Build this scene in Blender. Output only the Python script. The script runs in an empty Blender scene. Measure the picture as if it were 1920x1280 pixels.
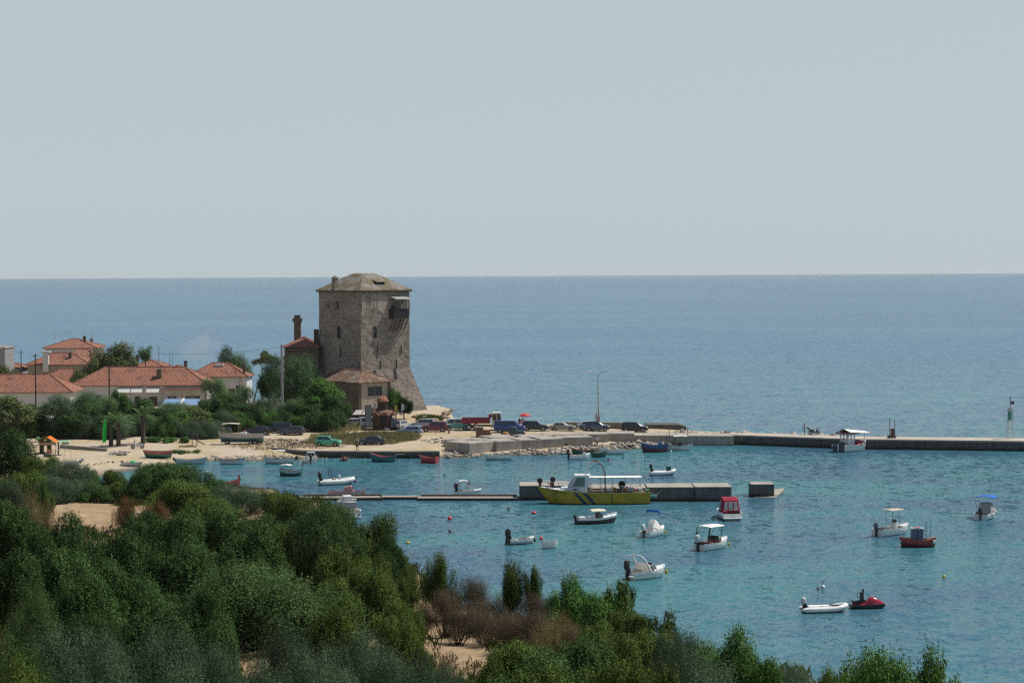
import bpy, math, random
import numpy as np
from mathutils import Vector, Matrix
S = bpy.context.scene
C = S.collection
R = math.radians
# ---------------------------------------------------------------- camera, sky, sun, exposure
CAM_Z = 28.0
FPX = 70.0 / 36.0 * 1920
cam_d = bpy.data.cameras.new('camera'); cam_d.lens = 70; cam_d.sensor_width = 36
cam_d.clip_start = 0.5; cam_d.clip_end = 60000
cam = bpy.data.objects.new('camera', cam_d); C.objects.link(cam)
CM = Matrix.Rotation(R(90 - 1.964), 4, 'X') @ Matrix.Rotation(R(-0.315), 4, 'Z')
cam.matrix_world = Matrix.Translation((0, 0, CAM_Z)) @ CM
S.camera = cam
SUN_AZ, SUN_EL = 66.0, 58.0          # azimuth from +Y towards +X
W = bpy.data.worlds.new('World'); S.world = W; W.use_nodes = True
nt = W.node_tree; nt.nodes.clear()
sky = nt.nodes.new('ShaderNodeTexSky'); sky.sky_type = 'NISHITA'; sky.sun_disc = False
sky.sun_elevation = R(SUN_EL); sky.sun_rotation = R(SUN_AZ)
sky.altitude = 0; sky.air_density = 1.0; sky.dust_density = 0.8; sky.ozone_density = 2.0
tc = nt.nodes.new('ShaderNodeTexCoord'); sp = nt.nodes.new('ShaderNodeSeparateXYZ'); nt.links.new(tc.outputs['Generated'], sp.inputs[0])
mr = nt.nodes.new('ShaderNodeMapRange'); mr.inputs[1].default_value = 0.14; mr.inputs[2].default_value = 0.42; mr.inputs[3].default_value = 0.93; mr.inputs[4].default_value = 0.04
nt.links.new(sp.outputs['Z'], mr.inputs[0])          # hazy summer air: the sky whitens towards the horizon
mx = nt.nodes.new('ShaderNodeMix'); mx.data_type = 'RGBA'; mx.inputs[7].default_value = (5.85, 6.85, 7.20, 1)
bg = nt.nodes.new('ShaderNodeBackground'); bg.inputs[1].default_value = 0.085
wo = nt.nodes.new('ShaderNodeOutputWorld')
nt.links.new(mr.outputs[0], mx.inputs[0]); nt.links.new(sky.outputs[0], mx.inputs[6]); nt.links.new(mx.outputs[2], bg.inputs[0]); nt.links.new(bg.outputs[0], wo.inputs[0])
sd = bpy.data.lights.new('sun', 'SUN'); sd.energy = 5.0; sd.angle = R(0.53); sd.color = (1.0, 0.95, 0.87)
sun = bpy.data.objects.new('sun', sd); C.objects.link(sun)
sv = Vector((math.sin(R(SUN_AZ)) * math.cos(R(SUN_EL)), math.cos(R(SUN_AZ)) * math.cos(R(SUN_EL)), math.sin(R(SUN_EL))))
sun.rotation_euler = sv.to_track_quat('Z', 'Y').to_euler(); sun.location = sv * 200
S.view_settings.view_transform = 'Standard'; S.view_settings.look = 'None'
S.view_settings.exposure = 0.0; S.view_settings.gamma = 1.0
try:
    S.cycles.use_denoising = False; S.cycles.filter_width = 1.3
    S.cycles.max_bounces = 6; S.cycles.diffuse_bounces = 3; S.cycles.glossy_bounces = 3
    S.cycles.transmission_bounces = 4; S.cycles.transparent_max_bounces = 8; S.cycles.volume_bounces = 0
    S.cycles.sample_clamp_indirect = 6.0
except Exception: pass
# ---------------------------------------------------------------- plan helpers: where a sight line meets the ground
M3 = CM.to_3x3()
def ray(px, py): return (M3 @ Vector(((px - 960) / FPX, -(py - 640) / FPX, -1.0)))
def G(px, py, z=0.0):
    d = ray(px, py); t = (z - CAM_Z) / d.z
    return Vector((d.x * t, d.y * t, z))
def D(px, py, Y):
    d = ray(px, py); t = Y / d.y
    return Vector((d.x * t, Y, CAM_Z + d.z * t))
# ---------------------------------------------------------------- naming
def tag(o, label=None, cat=None, group=None, kind=None):
    if label: o['label'] = label
    if cat: o['category'] = cat
    if group: o['group'] = group
    if kind: o['kind'] = kind
    return o
def thing(name, label, cat, loc=(0, 0, 0), rz=0.0, group=None):
    o = bpy.data.objects.new(name, None); C.objects.link(o)
    o.empty_display_size = 0.3
    o.location = loc; o.rotation_euler = (0, 0, R(rz))
    return tag(o, label, cat, group)
KIDS = {}
def setp(o, parent):
    if parent is not None:
        o.parent = parent; KIDS.setdefault(parent.name, []).append(o)
def copy_tree(o, parent=None):
    c = o.copy(); C.objects.link(c); setp(c, parent)
    for k in KIDS.get(o.name, []): copy_tree(k, c)
    return c
# ---------------------------------------------------------------- mesh builder
class MB:
    def __init__(s): s.v = []; s.f = []; s.m = []
    def add(s, vs, fs, mi=0):
        n = len(s.v); s.v += [tuple(p) for p in vs]
        for f in fs: s.f.append(tuple(i + n for i in f)); s.m.append(mi)
        return s
    def box(s, x0, x1, y0, y1, z0, z1, mi=0, tx=0, ty=0):
        vs = [(x0, y0, z0), (x1, y0, z0), (x1, y1, z0), (x0, y1, z0), (x0 + tx, y0 + ty, z1), (x1 - tx, y0 + ty, z1), (x1 - tx, y1 - ty, z1), (x0 + tx, y1 - ty, z1)]
        return s.add(vs, [(3, 2, 1, 0), (4, 5, 6, 7), (0, 1, 5, 4), (1, 2, 6, 5), (2, 3, 7, 6), (3, 0, 4, 7)], mi)
    def beam(s, a, b, w, h=None, mi=0, up=(0, 0, 1)):
        a = Vector(a); b = Vector(b); h = h or w; d = (b - a).normalized(); u = Vector(up)
        if abs(d.dot(u)) > 0.98: u = Vector((1, 0, 0))
        r = d.cross(u).normalized() * (w / 2); u = r.cross(d).normalized() * (h / 2)
        vs = [a - r - u, a + r - u, a + r + u, a - r + u, b - r - u, b + r - u, b + r + u, b - r + u]
        return s.add(vs, [(0, 1, 2, 3), (7, 6, 5, 4), (0, 4, 5, 1), (1, 5, 6, 2), (2, 6, 7, 3), (3, 7, 4, 0)], mi)
    def tube(s, pts, r, n=8, mi=0, closed=False, cap=True):
        pts = [Vector(p) for p in pts]; k = len(pts); rs = r if isinstance(r, (list, tuple)) else [r] * k
        base = len(s.v); pu = None
        for i, p in enumerate(pts):
            a = pts[(i - 1) % k] if (closed or i > 0) else p; b = pts[(i + 1) % k] if (closed or i < k - 1) else p
            d = (b - a); d = d.normalized() if d.length > 1e-9 else Vector((0, 0, 1))
            u = pu - d * pu.dot(d) if pu is not None else (Vector((0, 0, 1)) if abs(d.z) < 0.9 else Vector((1, 0, 0)))
            u = u - d * u.dot(d)
            if u.length < 1e-6: u = d.orthogonal()
            u.normalize(); pu = u; w = d.cross(u)
            for j in range(n):
                t = 2 * math.pi * j / n; s.v.append(tuple(p + (u * math.cos(t) + w * math.sin(t)) * rs[i]))
        for i in range(k if closed else k - 1):
            i2 = (i + 1) % k
            for j in range(n):
                j2 = (j + 1) % n
                s.f.append((base + i * n + j, base + i * n + j2, base + i2 * n + j2, base + i2 * n + j)); s.m.append(mi)
        if cap and not closed:
            s.f.append(tuple(base + j for j in range(n - 1, -1, -1))); s.m.append(mi)
            s.f.append(tuple(base + (k - 1) * n + j for j in range(n))); s.m.append(mi)
        return s
    def loft(s, rings, mi=0, ring_closed=True, caps=True, mis=None):
        base = len(s.v); n = len(rings[0])
        for r in rings: s.v += [tuple(p) for p in r]
        for i in range(len(rings) - 1):
            for j in range(n if ring_closed else n - 1):
                j2 = (j + 1) % n
                s.f.append((base + i * n + j, base + i * n + j2, base + (i + 1) * n + j2, base + (i + 1) * n + j)); s.m.append(mis[j] if mis else mi)
        if caps:
            s.f.append(tuple(base + j for j in range(n - 1, -1, -1))); s.m.append(mi)
            s.f.append(tuple(base + (len(rings) - 1) * n + j for j in range(n))); s.m.append(mi)
        return s
    def prism(s, poly, d0, d1, plane='xz', mi=0):
        def P(a, b, d): return (a, d, b) if plane == 'xz' else ((a, b, d) if plane == 'xy' else (d, a, b))
        n = len(poly); vs = [P(a, b, d0) for a, b in poly] + [P(a, b, d1) for a, b in poly]
        fs = [tuple(range(n)), tuple(range(2 * n - 1, n - 1, -1))] + [(i, i + n, (i + 1) % n + n, (i + 1) % n) for i in range(n)]
        return s.add(vs, fs, mi)
    def ell(s, c, r, nu=12, nv=8, mi=0, z0=-1.0):
        r = r if isinstance(r, (tuple, list)) else (r, r, r); rings = []
        for i in range(nv + 1):
            zz = max(math.cos(math.pi * i / nv), z0); q = math.sqrt(max(0, 1 - zz * zz)) if i < nv or z0 > -1 else 0
            q = max(q, 1e-3)
            rings.append([(c[0] + r[0] * q * math.cos(2 * math.pi * j / nu), c[1] + r[1] * q * math.sin(2 * math.pi * j / nu), c[2] + r[2] * zz) for j in range(nu)])
        return s.loft(rings[::-1], mi)
    def cyl(s, a, b, r, n=16, mi=0, r2=None): return s.tube([a, b], [r, r if r2 is None else r2], n, mi)
    def build(s, name, mats, parent=None, smooth=False, bevel=0.0, loc=None, rz=None):
        me = bpy.data.meshes.new(name); me.from_pydata(s.v, [], s.f)
        mats = mats if isinstance(mats, (list, tuple)) else [mats]
        for m in mats: me.materials.append(m)
        me.polygons.foreach_set('material_index', s.m)
        import bmesh
        bm = bmesh.new(); bm.from_mesh(me); bmesh.ops.recalc_face_normals(bm, faces=bm.faces)
        uv = bm.loops.layers.uv.new('UVMap'); Z = Vector((0, 0, 1))
        for f in bm.faces:
            nn = f.normal; t = Z.cross(nn)
            t = t.normalized() if t.length > 0.03 else Vector((1, 0, 0)); b = nn.cross(t)
            for l in f.loops: l[uv].uv = (l.vert.co.dot(t), l.vert.co.dot(b))
            f.smooth = bool(smooth)
        bm.to_mesh(me); bm.free()
        if smooth and not isinstance(smooth, bool):
            try: me.set_sharp_from_angle(angle=R(smooth))
            except Exception: pass
        o = bpy.data.objects.new(name, me); C.objects.link(o)
        if bevel:
            b = o.modifiers.new('bevel', 'BEVEL'); b.width = bevel; b.segments = 2; b.limit_method = 'ANGLE'
        if loc is not None: o.location = loc
        if rz is not None: o.rotation_euler = (0, 0, R(rz))
        setp(o, parent)
        return o
# ---------------------------------------------------------------- materials
MATS = {}
def nodes_of(name):
    m = bpy.data.materials.new(name); m.use_nodes = True; t = m.node_tree
    p = t.nodes['Principled BSDF']
    return m, t, p
def N(t, kind, **kw):
    n = t.nodes.new('ShaderNode' + kind)
    for k, v in kw.items():
        if k in n.inputs: n.inputs[k].default_value = v
        else: setattr(n, k, v)
    return n
def mix(t, fac, a, b, mode='MIX'):
    m = t.nodes.new('ShaderNodeMix'); m.data_type = 'RGBA'; m.blend_type = mode
    for s_, v in ((0, fac), (6, a), (7, b)):
        if isinstance(v, (int, float)): m.inputs[s_].default_value = v
        elif isinstance(v, (tuple, list)): m.inputs[s_].default_value = (*v[:3], 1)
        else: t.links.new(v, m.inputs[s_])
    return m.outputs[2]
def ramp(t, src, a, b, ca=(0, 0, 0), cb=(1, 1, 1)):
    r = t.nodes.new('ShaderNodeValToRGB'); e = r.color_ramp.elements
    e[0].position = a; e[1].position = b; e[0].color = (*ca, 1); e[1].color = (*cb, 1)
    t.links.new(src, r.inputs[0]); return r.outputs[0]
def coords(t, kind='Object', scale=(1, 1, 1)):
    c = t.nodes.new('ShaderNodeTexCoord'); m = t.nodes.new('ShaderNodeMapping')
    m.inputs['Scale'].default_value = scale; t.links.new(c.outputs[kind], m.inputs[0]); return m.outputs[0]
def noise(t, vec, scale, detail=4, rough=0.6, dim='3D'):
    n = N(t, 'TexNoise', Scale=scale, Detail=detail, Roughness=rough); t.links.new(vec, n.inputs['Vector']); return n
def bump(t, p, height, strength=0.4, dist=0.05):
    b = N(t, 'Bump', Strength=strength, Distance=dist); t.links.new(height, b.inputs['Height']); t.links.new(b.outputs[0], p.inputs['Normal'])
def plain(name, col, rough=0.5, metal=0.0, var=0.12, scale=3.0, spec=0.5, coat=0.0, dirt=None):
    """a colour with slight uneven wear"""
    key = (name, col, rough, metal)
    if key in MATS: return MATS[key]
    m, t, p = nodes_of(name); v = coords(t)
    n = noise(t, v, scale, 5, 0.65)
    lo = tuple(c * (1 - var) for c in col); hi = tuple(min(1, c * (1 + var)) for c in col)
    c = ramp(t, n.outputs['Fac'], 0.3, 0.7, lo, hi)
    if dirt:
        n2 = noise(t, v, scale * 0.6, 6, 0.7); f = ramp(t, n2.outputs['Fac'], 0.52, 0.7); c = mix(t, f, c, dirt)
    t.links.new(c, p.inputs['Base Color']); p.inputs['Roughness'].default_value = rough; p.inputs['Metallic'].default_value = metal
    p.inputs['Specular IOR Level'].default_value = spec; p.inputs['Coat Weight'].default_value = coat
    MATS[key] = m; return m
def paint(col, name='paint'): return plain(name, col, 0.32, 0.0, 0.06, 1.5, coat=0.5)
def worn(col, name='worn_paint', dirt=None): return plain(name, col, 0.6, 0.0, 0.2, 4.0, dirt=dirt or tuple(c * 0.55 for c in col))
def cloth(col, name='cloth'): return plain(name, col, 0.85, 0.0, 0.1, 6.0, spec=0.2)
# ---------------------------------------------------------------- setting: terrain
def sstep(a, b, x): t = np.clip((x - a) / (b - a), 0, 1); return t * t * (3 - 2 * t)
rng = np.random.default_rng(7)
def vnoise(x, y, s, seed=0):
    """smooth value noise on numpy arrays"""
    r = np.random.default_rng(seed); T = r.random((64, 64)); x = np.asarray(x) / s; y = np.asarray(y) / s
    i = np.floor(x).astype(int); j = np.floor(y).astype(int); fx = x - i; fy = y - j
    fx = fx * fx * (3 - 2 * fx); fy = fy * fy * (3 - 2 * fy)
    g = lambda a, b: T[a % 64, b % 64]
    return (g(i, j) * (1 - fx) + g(i + 1, j) * fx) * (1 - fy) + (g(i, j + 1) * (1 - fx) + g(i + 1, j + 1) * fx) * fy
SHORE_PX = [(150, 900), (225, 886), (330, 871), (400, 864), (470, 864), (560, 863), (600, 859), (820, 858), (850, 859), (905, 856), (1000, 853), (1065, 852),
            (1120, 848), (1165, 843), (1205, 841), (1260, 835), (1330, 833), (1385, 832)]
shore = [(-30, 150), (-33, 200), (-41, 240)] + [tuple(G(a, b, 0).xy) for a, b in SHORE_PX]
BACK = [(1420, 815), (1290, 806), (1200, 799), (1060, 797), (900, 795), (850, 789), (822, 783)]
shore += [tuple(G(a, b, 0.0).xy) for a, b in BACK]
shore += [(-16, 386), (-30, 396), (-49, 400), (-56, 425), (-66, 470), (-100, 540), (-330, 560), (-330, 150)]
SH = np.array(shore)
def sdf(x, y, P):
    d = np.full(x.shape, 1e9); inside = np.zeros(x.shape, bool); n = len(P)
    for i in range(n):
        ax, ay = P[i]; bx, by = P[(i + 1) % n]; ex, ey = bx - ax, by - ay
        t = np.clip(((x - ax) * ex + (y - ay) * ey) / (ex * ex + ey * ey), 0, 1)
        d = np.minimum(d, np.hypot(x - ax - t * ex, y - ay - t * ey))
        c = (ay > y) != (by > y)
        xi = ax + (y - ay) / (ey if abs(ey) > 1e-9 else 1e-9) * ex
        inside ^= c & (x < xi)
    return np.where(inside, d, -d)
WALL_PX = [(352, 846), (470, 848), (560, 857), (620, 858.5), (760, 859), (824, 858.5)]   # foot of the low quay wall
WALL = np.array([tuple(G(a, b, 0.0).xy) for a, b in WALL_PX])
def plateau(y): return 0.95 + 0.75 * sstep(300, 348, y) + 1.0 * sstep(352, 400, y)
HY = [-20, 0, 20, 40, 60, 80, 100, 140, 165, 200, 235, 260]
HZ = [27, 26, 21.2, 17.3, 15.0, 13.2, 12.0, 11.6, 10.4, 5.4, 1.4, -3.0]
EY = [-20, 0, 30, 50, 60, 75, 100, 130, 165, 200, 240]
EX = [40, 34, 22, 13.5, 10.8, 6.6, -3.2, -11, -20, -33, -44]
def land_z(x, y, detail=True):
    x = np.asarray(x, float); y = np.asarray(y, float)
    d = sdf(x, y, SH)
    zb = np.where(d > 0, np.minimum(d * 0.085, 2.2), np.maximum(d * 0.25, -3.0))
    zp = plateau(y)
    # behind the quay wall the ground is level with its top
    wx0, wx1 = WALL[0, 0], WALL[-1, 0]
    yw = np.interp(x, WALL[:, 0], WALL[:, 1])
    behind = (x > wx0 - 6) & (x < wx1 - 0.2) & (y > yw + 0.5)
    s = np.where(behind, sstep(wx0 - 6, wx0 + 2, x), 0)
    z = np.minimum(zb, zp); z = z * (1 - s) + np.maximum(z, np.where(d > 0, zp, z)) * s
    hz = np.interp(y, HY, HZ); ex = np.interp(y, EY, EX)
    hz = hz + (vnoise(x, y, 14, 3) - 0.5) * 1.4 * sstep(250, 180, y) + (vnoise(x, y, 4, 4) - 0.5) * 0.5 * sstep(250, 180, y)
    drop = np.maximum(0, x - ex)
    hz = hz - drop * 0.95 - 0.3
    hz = np.where(hz < 0.6, np.maximum(-3, hz), hz)
    z = np.maximum(z, hz)
    if detail: z = z + (vnoise(x, y, 2.3, 9) - 0.5) * 0.10 + (vnoise(x, y, 6, 10) - 0.5) * 0.12 * (z > 0.2)
    return z
def gz(x, y): return float(land_z(np.array([x]), np.array([y]))[0])
def GG(px, py):
    """the spot where a sight line first meets the land"""
    d = ray(px, py); y = np.arange(40.0, 520.0, 0.5); t = y / d.y; x = d.x * t; z = CAM_Z + d.z * t
    L = land_z(x, y); k = np.nonzero((z < L) & (L > -0.6))[0]
    if not len(k): p = G(px, py, 0.0); return p
    i = max(1, k[0]); a, b = z[i - 1] - L[i - 1], z[i] - L[i]; f = a / (a - b) if a != b else 0
    yy = y[i - 1] + f * 0.5; t = yy / d.y; return Vector((d.x * t, yy, gz(d.x * t, yy)))
def land_patch(x0, x1, y0, y1, st):
    xs = np.arange(x0, x1 + st / 2, st); ys = np.arange(y0, y1 + st / 2, st)
    X, Y = np.meshgrid(xs, ys); Z = land_z(X, Y)
    nx, ny = len(xs), len(ys); i = np.arange(nx * ny).reshape(ny, nx)
    F = np.stack([i[:-1, :-1], i[:-1, 1:], i[1:, 1:], i[1:, :-1]], -1).reshape(-1, 4)
    return np.stack([X, Y, Z], -1).reshape(-1, 3), F
def np_mesh(name, V, F, mat, uvs=None):
    me = bpy.data.meshes.new(name); V = np.ascontiguousarray(V, np.float32); F = np.ascontiguousarray(F, np.int32); k = F.shape[1]
    me.vertices.add(len(V)); me.vertices.foreach_set('co', V.ravel())
    me.loops.add(F.size); me.loops.foreach_set('vertex_index', F.ravel())
    me.polygons.add(len(F)); me.polygons.foreach_set('loop_start', np.arange(0, F.size, k, dtype=np.int32)); me.polygons.foreach_set('loop_total', np.full(len(F), k, np.int32))
    for m in (mat if isinstance(mat, (list, tuple)) else [mat]): me.materials.append(m)
    me.update(calc_edges=True); me.validate()
    return me
def m_land():
    m, t, p = nodes_of('sand_and_soil'); v = coords(t)
    a = noise(t, v, 0.09, 6, 0.6); b = noise(t, v, 0.9, 6, 0.7); c = noise(t, v, 6.0, 4, 0.7)
    sand = ramp(t, b.outputs['Fac'], 0.3, 0.75, (0.34, 0.275, 0.20), (0.52, 0.44, 0.335))
    dry = ramp(t, b.outputs['Fac'], 0.3, 0.7, (0.27, 0.215, 0.12), (0.46, 0.37, 0.22))
    col = mix(t, ramp(t, a.outputs['Fac'], 0.46, 0.58), sand, dry)
    col = mix(t, ramp(t, c.outputs['Fac'], 0.55, 0.75), col, (0.22, 0.17, 0.11))
    # hill soil is browner
    geo = N(t, 'NewGeometry'); sx = N(t, 'SeparateXYZ'); t.links.new(geo.outputs['Position'], sx.inputs[0])
    mr = N(t, 'MapRange'); mr.inputs[1].default_value = 3.0; mr.inputs[2].default_value = 7.0; t.links.new(sx.outputs['Z'], mr.inputs[0])
    hill = ramp(t, b.outputs['Fac'], 0.3, 0.75, (0.20, 0.135, 0.075), (0.42, 0.31, 0.19))
    col = mix(t, mr.outputs[0], col, hill)
    # wet edge by the water
    mw = N(t, 'MapRange'); mw.inputs[1].default_value = 0.06; mw.inputs[2].default_value = 0.28; t.links.new(sx.outputs['Z'], mw.inputs[0])
    col = mix(t, mw.outputs[0], (0.12, 0.10, 0.075), col)
    t.links.new(col, p.inputs['Base Color']); p.inputs['Roughness'].default_value = 0.95; p.inputs['Specular IOR Level'].default_value = 0.15
    bump(t, p, c.outputs['Fac'], 0.6, 0.06)
    return m
LAND = m_land()
V, F = land_patch(-330, 60, -20, 560, 1.0)
g = bpy.data.objects.new('ground', np_mesh('ground', V, F, LAND)); C.objects.link(g); tag(g, kind='structure')
for pl in g.data.polygons: pl.use_smooth = True
# ---------------------------------------------------------------- setting: sea
def m_sea():
    m, t, p = nodes_of('sea_water'); v = coords(t)
    geo = N(t, 'NewGeometry'); P = geo.outputs['Position']
    def waves(scale, amp, stretch=(1, 1, 1), detail=2, tail=False):
        mp = N(t, 'Mapping'); mp.inputs['Scale'].default_value = stretch; mp.inputs['Rotation'].default_value = (0, 0, 0.5); t.links.new(P, mp.inputs[0])
        n = noise(t, mp.outputs[0], scale, detail, 0.55)
        sub = N(t, 'VectorMath', operation='SUBTRACT'); sub.inputs[1].default_value = (0.5, 0.5, 0.5); t.links.new(n.outputs['Color'], sub.inputs[0])
        mul = N(t, 'VectorMath', operation='MULTIPLY'); mul.inputs[1].default_value = (amp, amp, 0); t.links.new(sub.outputs[0], mul.inputs[0])
        if not tail: return mul.outputs[0]
        ab = N(t, 'VectorMath', operation='ABSOLUTE'); t.links.new(sub.outputs[0], ab.inputs[0])
        m2 = N(t, 'VectorMath', operation='MULTIPLY'); t.links.new(ab.outputs[0], m2.inputs[0]); t.links.new(mul.outputs[0], m2.inputs[1]); return m2.outputs[0]
    acc = None
    for args in ((0.16, 0.14, (1, 1, 1), 2), (0.8, 0.62, (1, 0.8, 1), 3), (3.2, 9.0, (1, 1, 1), 3, True)):
        w = waves(*args)
        if acc is None: acc = w
        else:
            a = N(t, 'VectorMath', operation='ADD'); t.links.new(acc, a.inputs[0]); t.links.new(w, a.inputs[1]); acc = a.outputs[0]
    a = N(t, 'VectorMath', operation='ADD'); a.inputs[1].default_value = (0, 0, 1); t.links.new(acc, a.inputs[0])
    nz = N(t, 'VectorMath', operation='NORMALIZE'); t.links.new(a.outputs[0], nz.inputs[0])
    t.links.new(nz.outputs[0], p.inputs['Normal'])
    # sandy shallows and darker weed beds under the water
    mp = N(t, 'Mapping'); mp.inputs['Scale'].default_value = (0.6, 1, 1); t.links.new(P, mp.inputs[0])
    a1 = noise(t, mp.outputs[0], 0.045, 5, 0.6); a2 = noise(t, mp.outputs[0], 0.006, 4, 0.55)
    near = mix(t, ramp(t, a1.outputs['Fac'], 0.40, 0.60), (0.041, 0.104, 0.156), (0.041, 0.152, 0.174))
    sx = N(t, 'SeparateXYZ'); t.links.new(P, sx.inputs[0])
    far = mix(t, ramp(t, a2.outputs['Fac'], 0.45, 0.62), (0.006, 0.084, 0.178), (0.008, 0.120, 0.195))
    mr = N(t, 'MapRange'); mr.inputs[1].default_value = 280; mr.inputs[2].default_value = 700; t.links.new(sx.outputs['Y'], mr.inputs[0])
    col = mix(t, mr.outputs[0], near, far)
    t.links.new(col, p.inputs['Base Color'])
    p.inputs['Roughness'].default_value = 0.05; p.inputs['IOR'].default_value = 1.33; p.inputs['Specular Tint'].default_value = (0.78, 0.93, 1.0, 1)
    df = N(t, 'BsdfDiffuse'); t.links.new(col, df.inputs[0]); ms = N(t, 'MixShader'); ms.inputs[0].default_value = 0.40
    t.links.new(p.outputs[0], ms.inputs[1]); t.links.new(df.outputs[0], ms.inputs[2]); t.links.new(ms.outputs[0], t.nodes['Material Output'].inputs['Surface'])
    return m
SEA = m_sea()
mb = MB()
mb.add([(-19000, -200, 0), (19000, -200, 0), (19000, 19000, 0), (-19000, 19000, 0)], [(0, 1, 2, 3)])
o = mb.build('sea', SEA); tag(o, kind='structure')
# ---------------------------------------------------------------- haze
def m_haze():
    m = bpy.data.materials.new('sea_haze'); m.use_nodes = True; t = m.node_tree; t.nodes.clear()
    v = t.nodes.new('ShaderNodeVolumePrincipled'); v.inputs['Color'].default_value = (0.93, 0.96, 1.0, 1); v.inputs['Density'].default_value = 0.3e-4
    v.inputs['Anisotropy'].default_value = 0.2
    o = t.nodes.new('ShaderNodeOutputMaterial'); t.links.new(v.outputs[0], o.inputs['Volume'])
    return m
o = MB().box(-19500, 19500, -400, 19500, -4.5, 34).build('haze', m_haze()); tag(o, kind='stuff')
# ---------------------------------------------------------------- building materials
def m_stone(name, c0, c1, c2, bw=0.55, bh=0.22, patch=None):
    if name in MATS: return MATS[name]
    m, t, p = nodes_of(name); uv = coords(t, 'UV'); ob = coords(t)
    wob = noise(t, uv, 1.3, 2); 
    sub = N(t, 'VectorMath', operation='SUBTRACT'); sub.inputs[1].default_value = (0.5, 0.5, 0.5); t.links.new(wob.outputs['Color'], sub.inputs[0])
    sc = N(t, 'VectorMath', operation='SCALE'); sc.inputs['Scale'].default_value = 0.35; t.links.new(sub.outputs[0], sc.inputs[0])
    ad = N(t, 'VectorMath', operation='ADD'); t.links.new(uv, ad.inputs[0]); t.links.new(sc.outputs[0], ad.inputs[1])
    b = N(t, 'TexBrick', Scale=1.0); b.inputs['Brick Width'].default_value = bw; b.inputs['Row Height'].default_value = bh
    b.inputs['Mortar Size'].default_value = 0.018; b.inputs['Bias'].default_value = -0.1
    b.inputs['Color1'].default_value = (*c0, 1); b.inputs['Color2'].default_value = (*c1, 1); b.inputs['Mortar'].default_value = (*c2, 1)
    t.links.new(ad.outputs[0], b.inputs['Vector'])
    n1 = noise(t, ob, 0.35, 6, 0.65); n2 = noise(t, ob, 2.2, 5, 0.75)
    c = mix(t, 0.75, b.outputs['Color'], ramp(t, n1.outputs['Fac'], 0.3, 0.7, (0.45, 0.43, 0.42), (1.0, 0.98, 0.93)), 'MULTIPLY')
    c = mix(t, ramp(t, n2.outputs['Fac'], 0.6, 0.72), c, c0)
    c = mix(t, 0.8, c, ramp(t, n2.outputs['Fac'], 0.3, 0.55, (0.55, 0.53, 0.52), (1, 1, 1)), 'MULTIPLY')
    if patch:
        n3 = noise(t, ob, 0.5, 3, 0.5); c = mix(t, ramp(t, n3.outputs['Fac'], 0.62, 0.66), c, patch)
    t.links.new(c, p.inputs['Base Color']); p.inputs['Roughness'].default_value = 0.95; p.inputs['Specular IOR Level'].default_value = 0.1
    bump(t, p, mix(t, 0.5, b.outputs['Fac'], n2.outputs['Fac']), 0.8, 0.08)
    MATS[name] = m; return m
def m_tile(name, ca, cb, grime=(0.12, 0.07, 0.05), gr=0.58):
    if name in MATS: return MATS[name]
    m, t, p = nodes_of(name); uv = coords(t, 'UV'); ob = coords(t)
    w = N(t, 'TexWave', Scale=1.0); w.bands_direction = 'X'; w.wave_profile = 'SIN'; w.inputs['Scale'].default_value = 0.95; w.inputs['Distortion'].default_value = 0.4
    t.links.new(uv, w.inputs['Vector'])
    b = N(t, 'TexBrick', Scale=1.0); b.inputs['Brick Width'].default_value = 0.33; b.inputs['Row Height'].default_value = 0.38; b.inputs['Mortar Size'].default_value = 0.02
    b.offset = 0; b.inputs['Color1'].default_value = (*ca, 1); b.inputs['Color2'].default_value = (*cb, 1); b.inputs['Mortar'].default_value = (*[q * 0.4 for q in ca], 1)
    t.links.new(uv, b.inputs['Vector'])
    n1 = noise(t, ob, 0.5, 6, 0.7); n2 = noise(t, ob, 3.0, 4, 0.7)
    c = mix(t, ramp(t, n1.outputs['Fac'], gr, gr + 0.10), b.outputs['Color'], grime)
    c = mix(t, 0.7, c, ramp(t, n2.outputs['Fac'], 0.35, 0.65, (0.42, 0.42, 0.42), (1.15, 1.15, 1.15)), 'MULTIPLY')
    c = mix(t, 0.5, c, ramp(t, w.outputs['Fac'], 0.0, 0.6, (0.45, 0.42, 0.42), (1, 1, 1)), 'MULTIPLY')
    t.links.new(c, p.inputs['Base Color']); p.inputs['Roughness'].default_value = 0.9; p.inputs['Specular IOR Level'].default_value = 0.15
    bump(t, p, w.outputs['Fac'], 0.8, 0.08)
    MATS[name] = m; return m
def m_plaster(name, col, stain=0.5):
    if name in MATS: return MATS[name]
    m, t, p = nodes_of(name); ob = coords(t); st = coords(t, 'Object', (3, 3, 0.35))
    n1 = noise(t, ob, 0.7, 6, 0.65); n2 = noise(t, st, 1.0, 5, 0.7)
    c = mix(t, ramp(t, n1.outputs['Fac'], 0.35, 0.7), col, tuple(q * 0.85 for q in col))
    c = mix(t, ramp(t, n2.outputs['Fac'], 0.52, 0.75, (0, 0, 0), (stain, stain, stain)), c, tuple(q * 0.5 for q in col))
    t.links.new(c, p.inputs['Base Color']); p.inputs['Roughness'].default_value = 0.9; p.inputs['Specular IOR Level'].default_value = 0.2
    MATS[name] = m; return m
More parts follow.
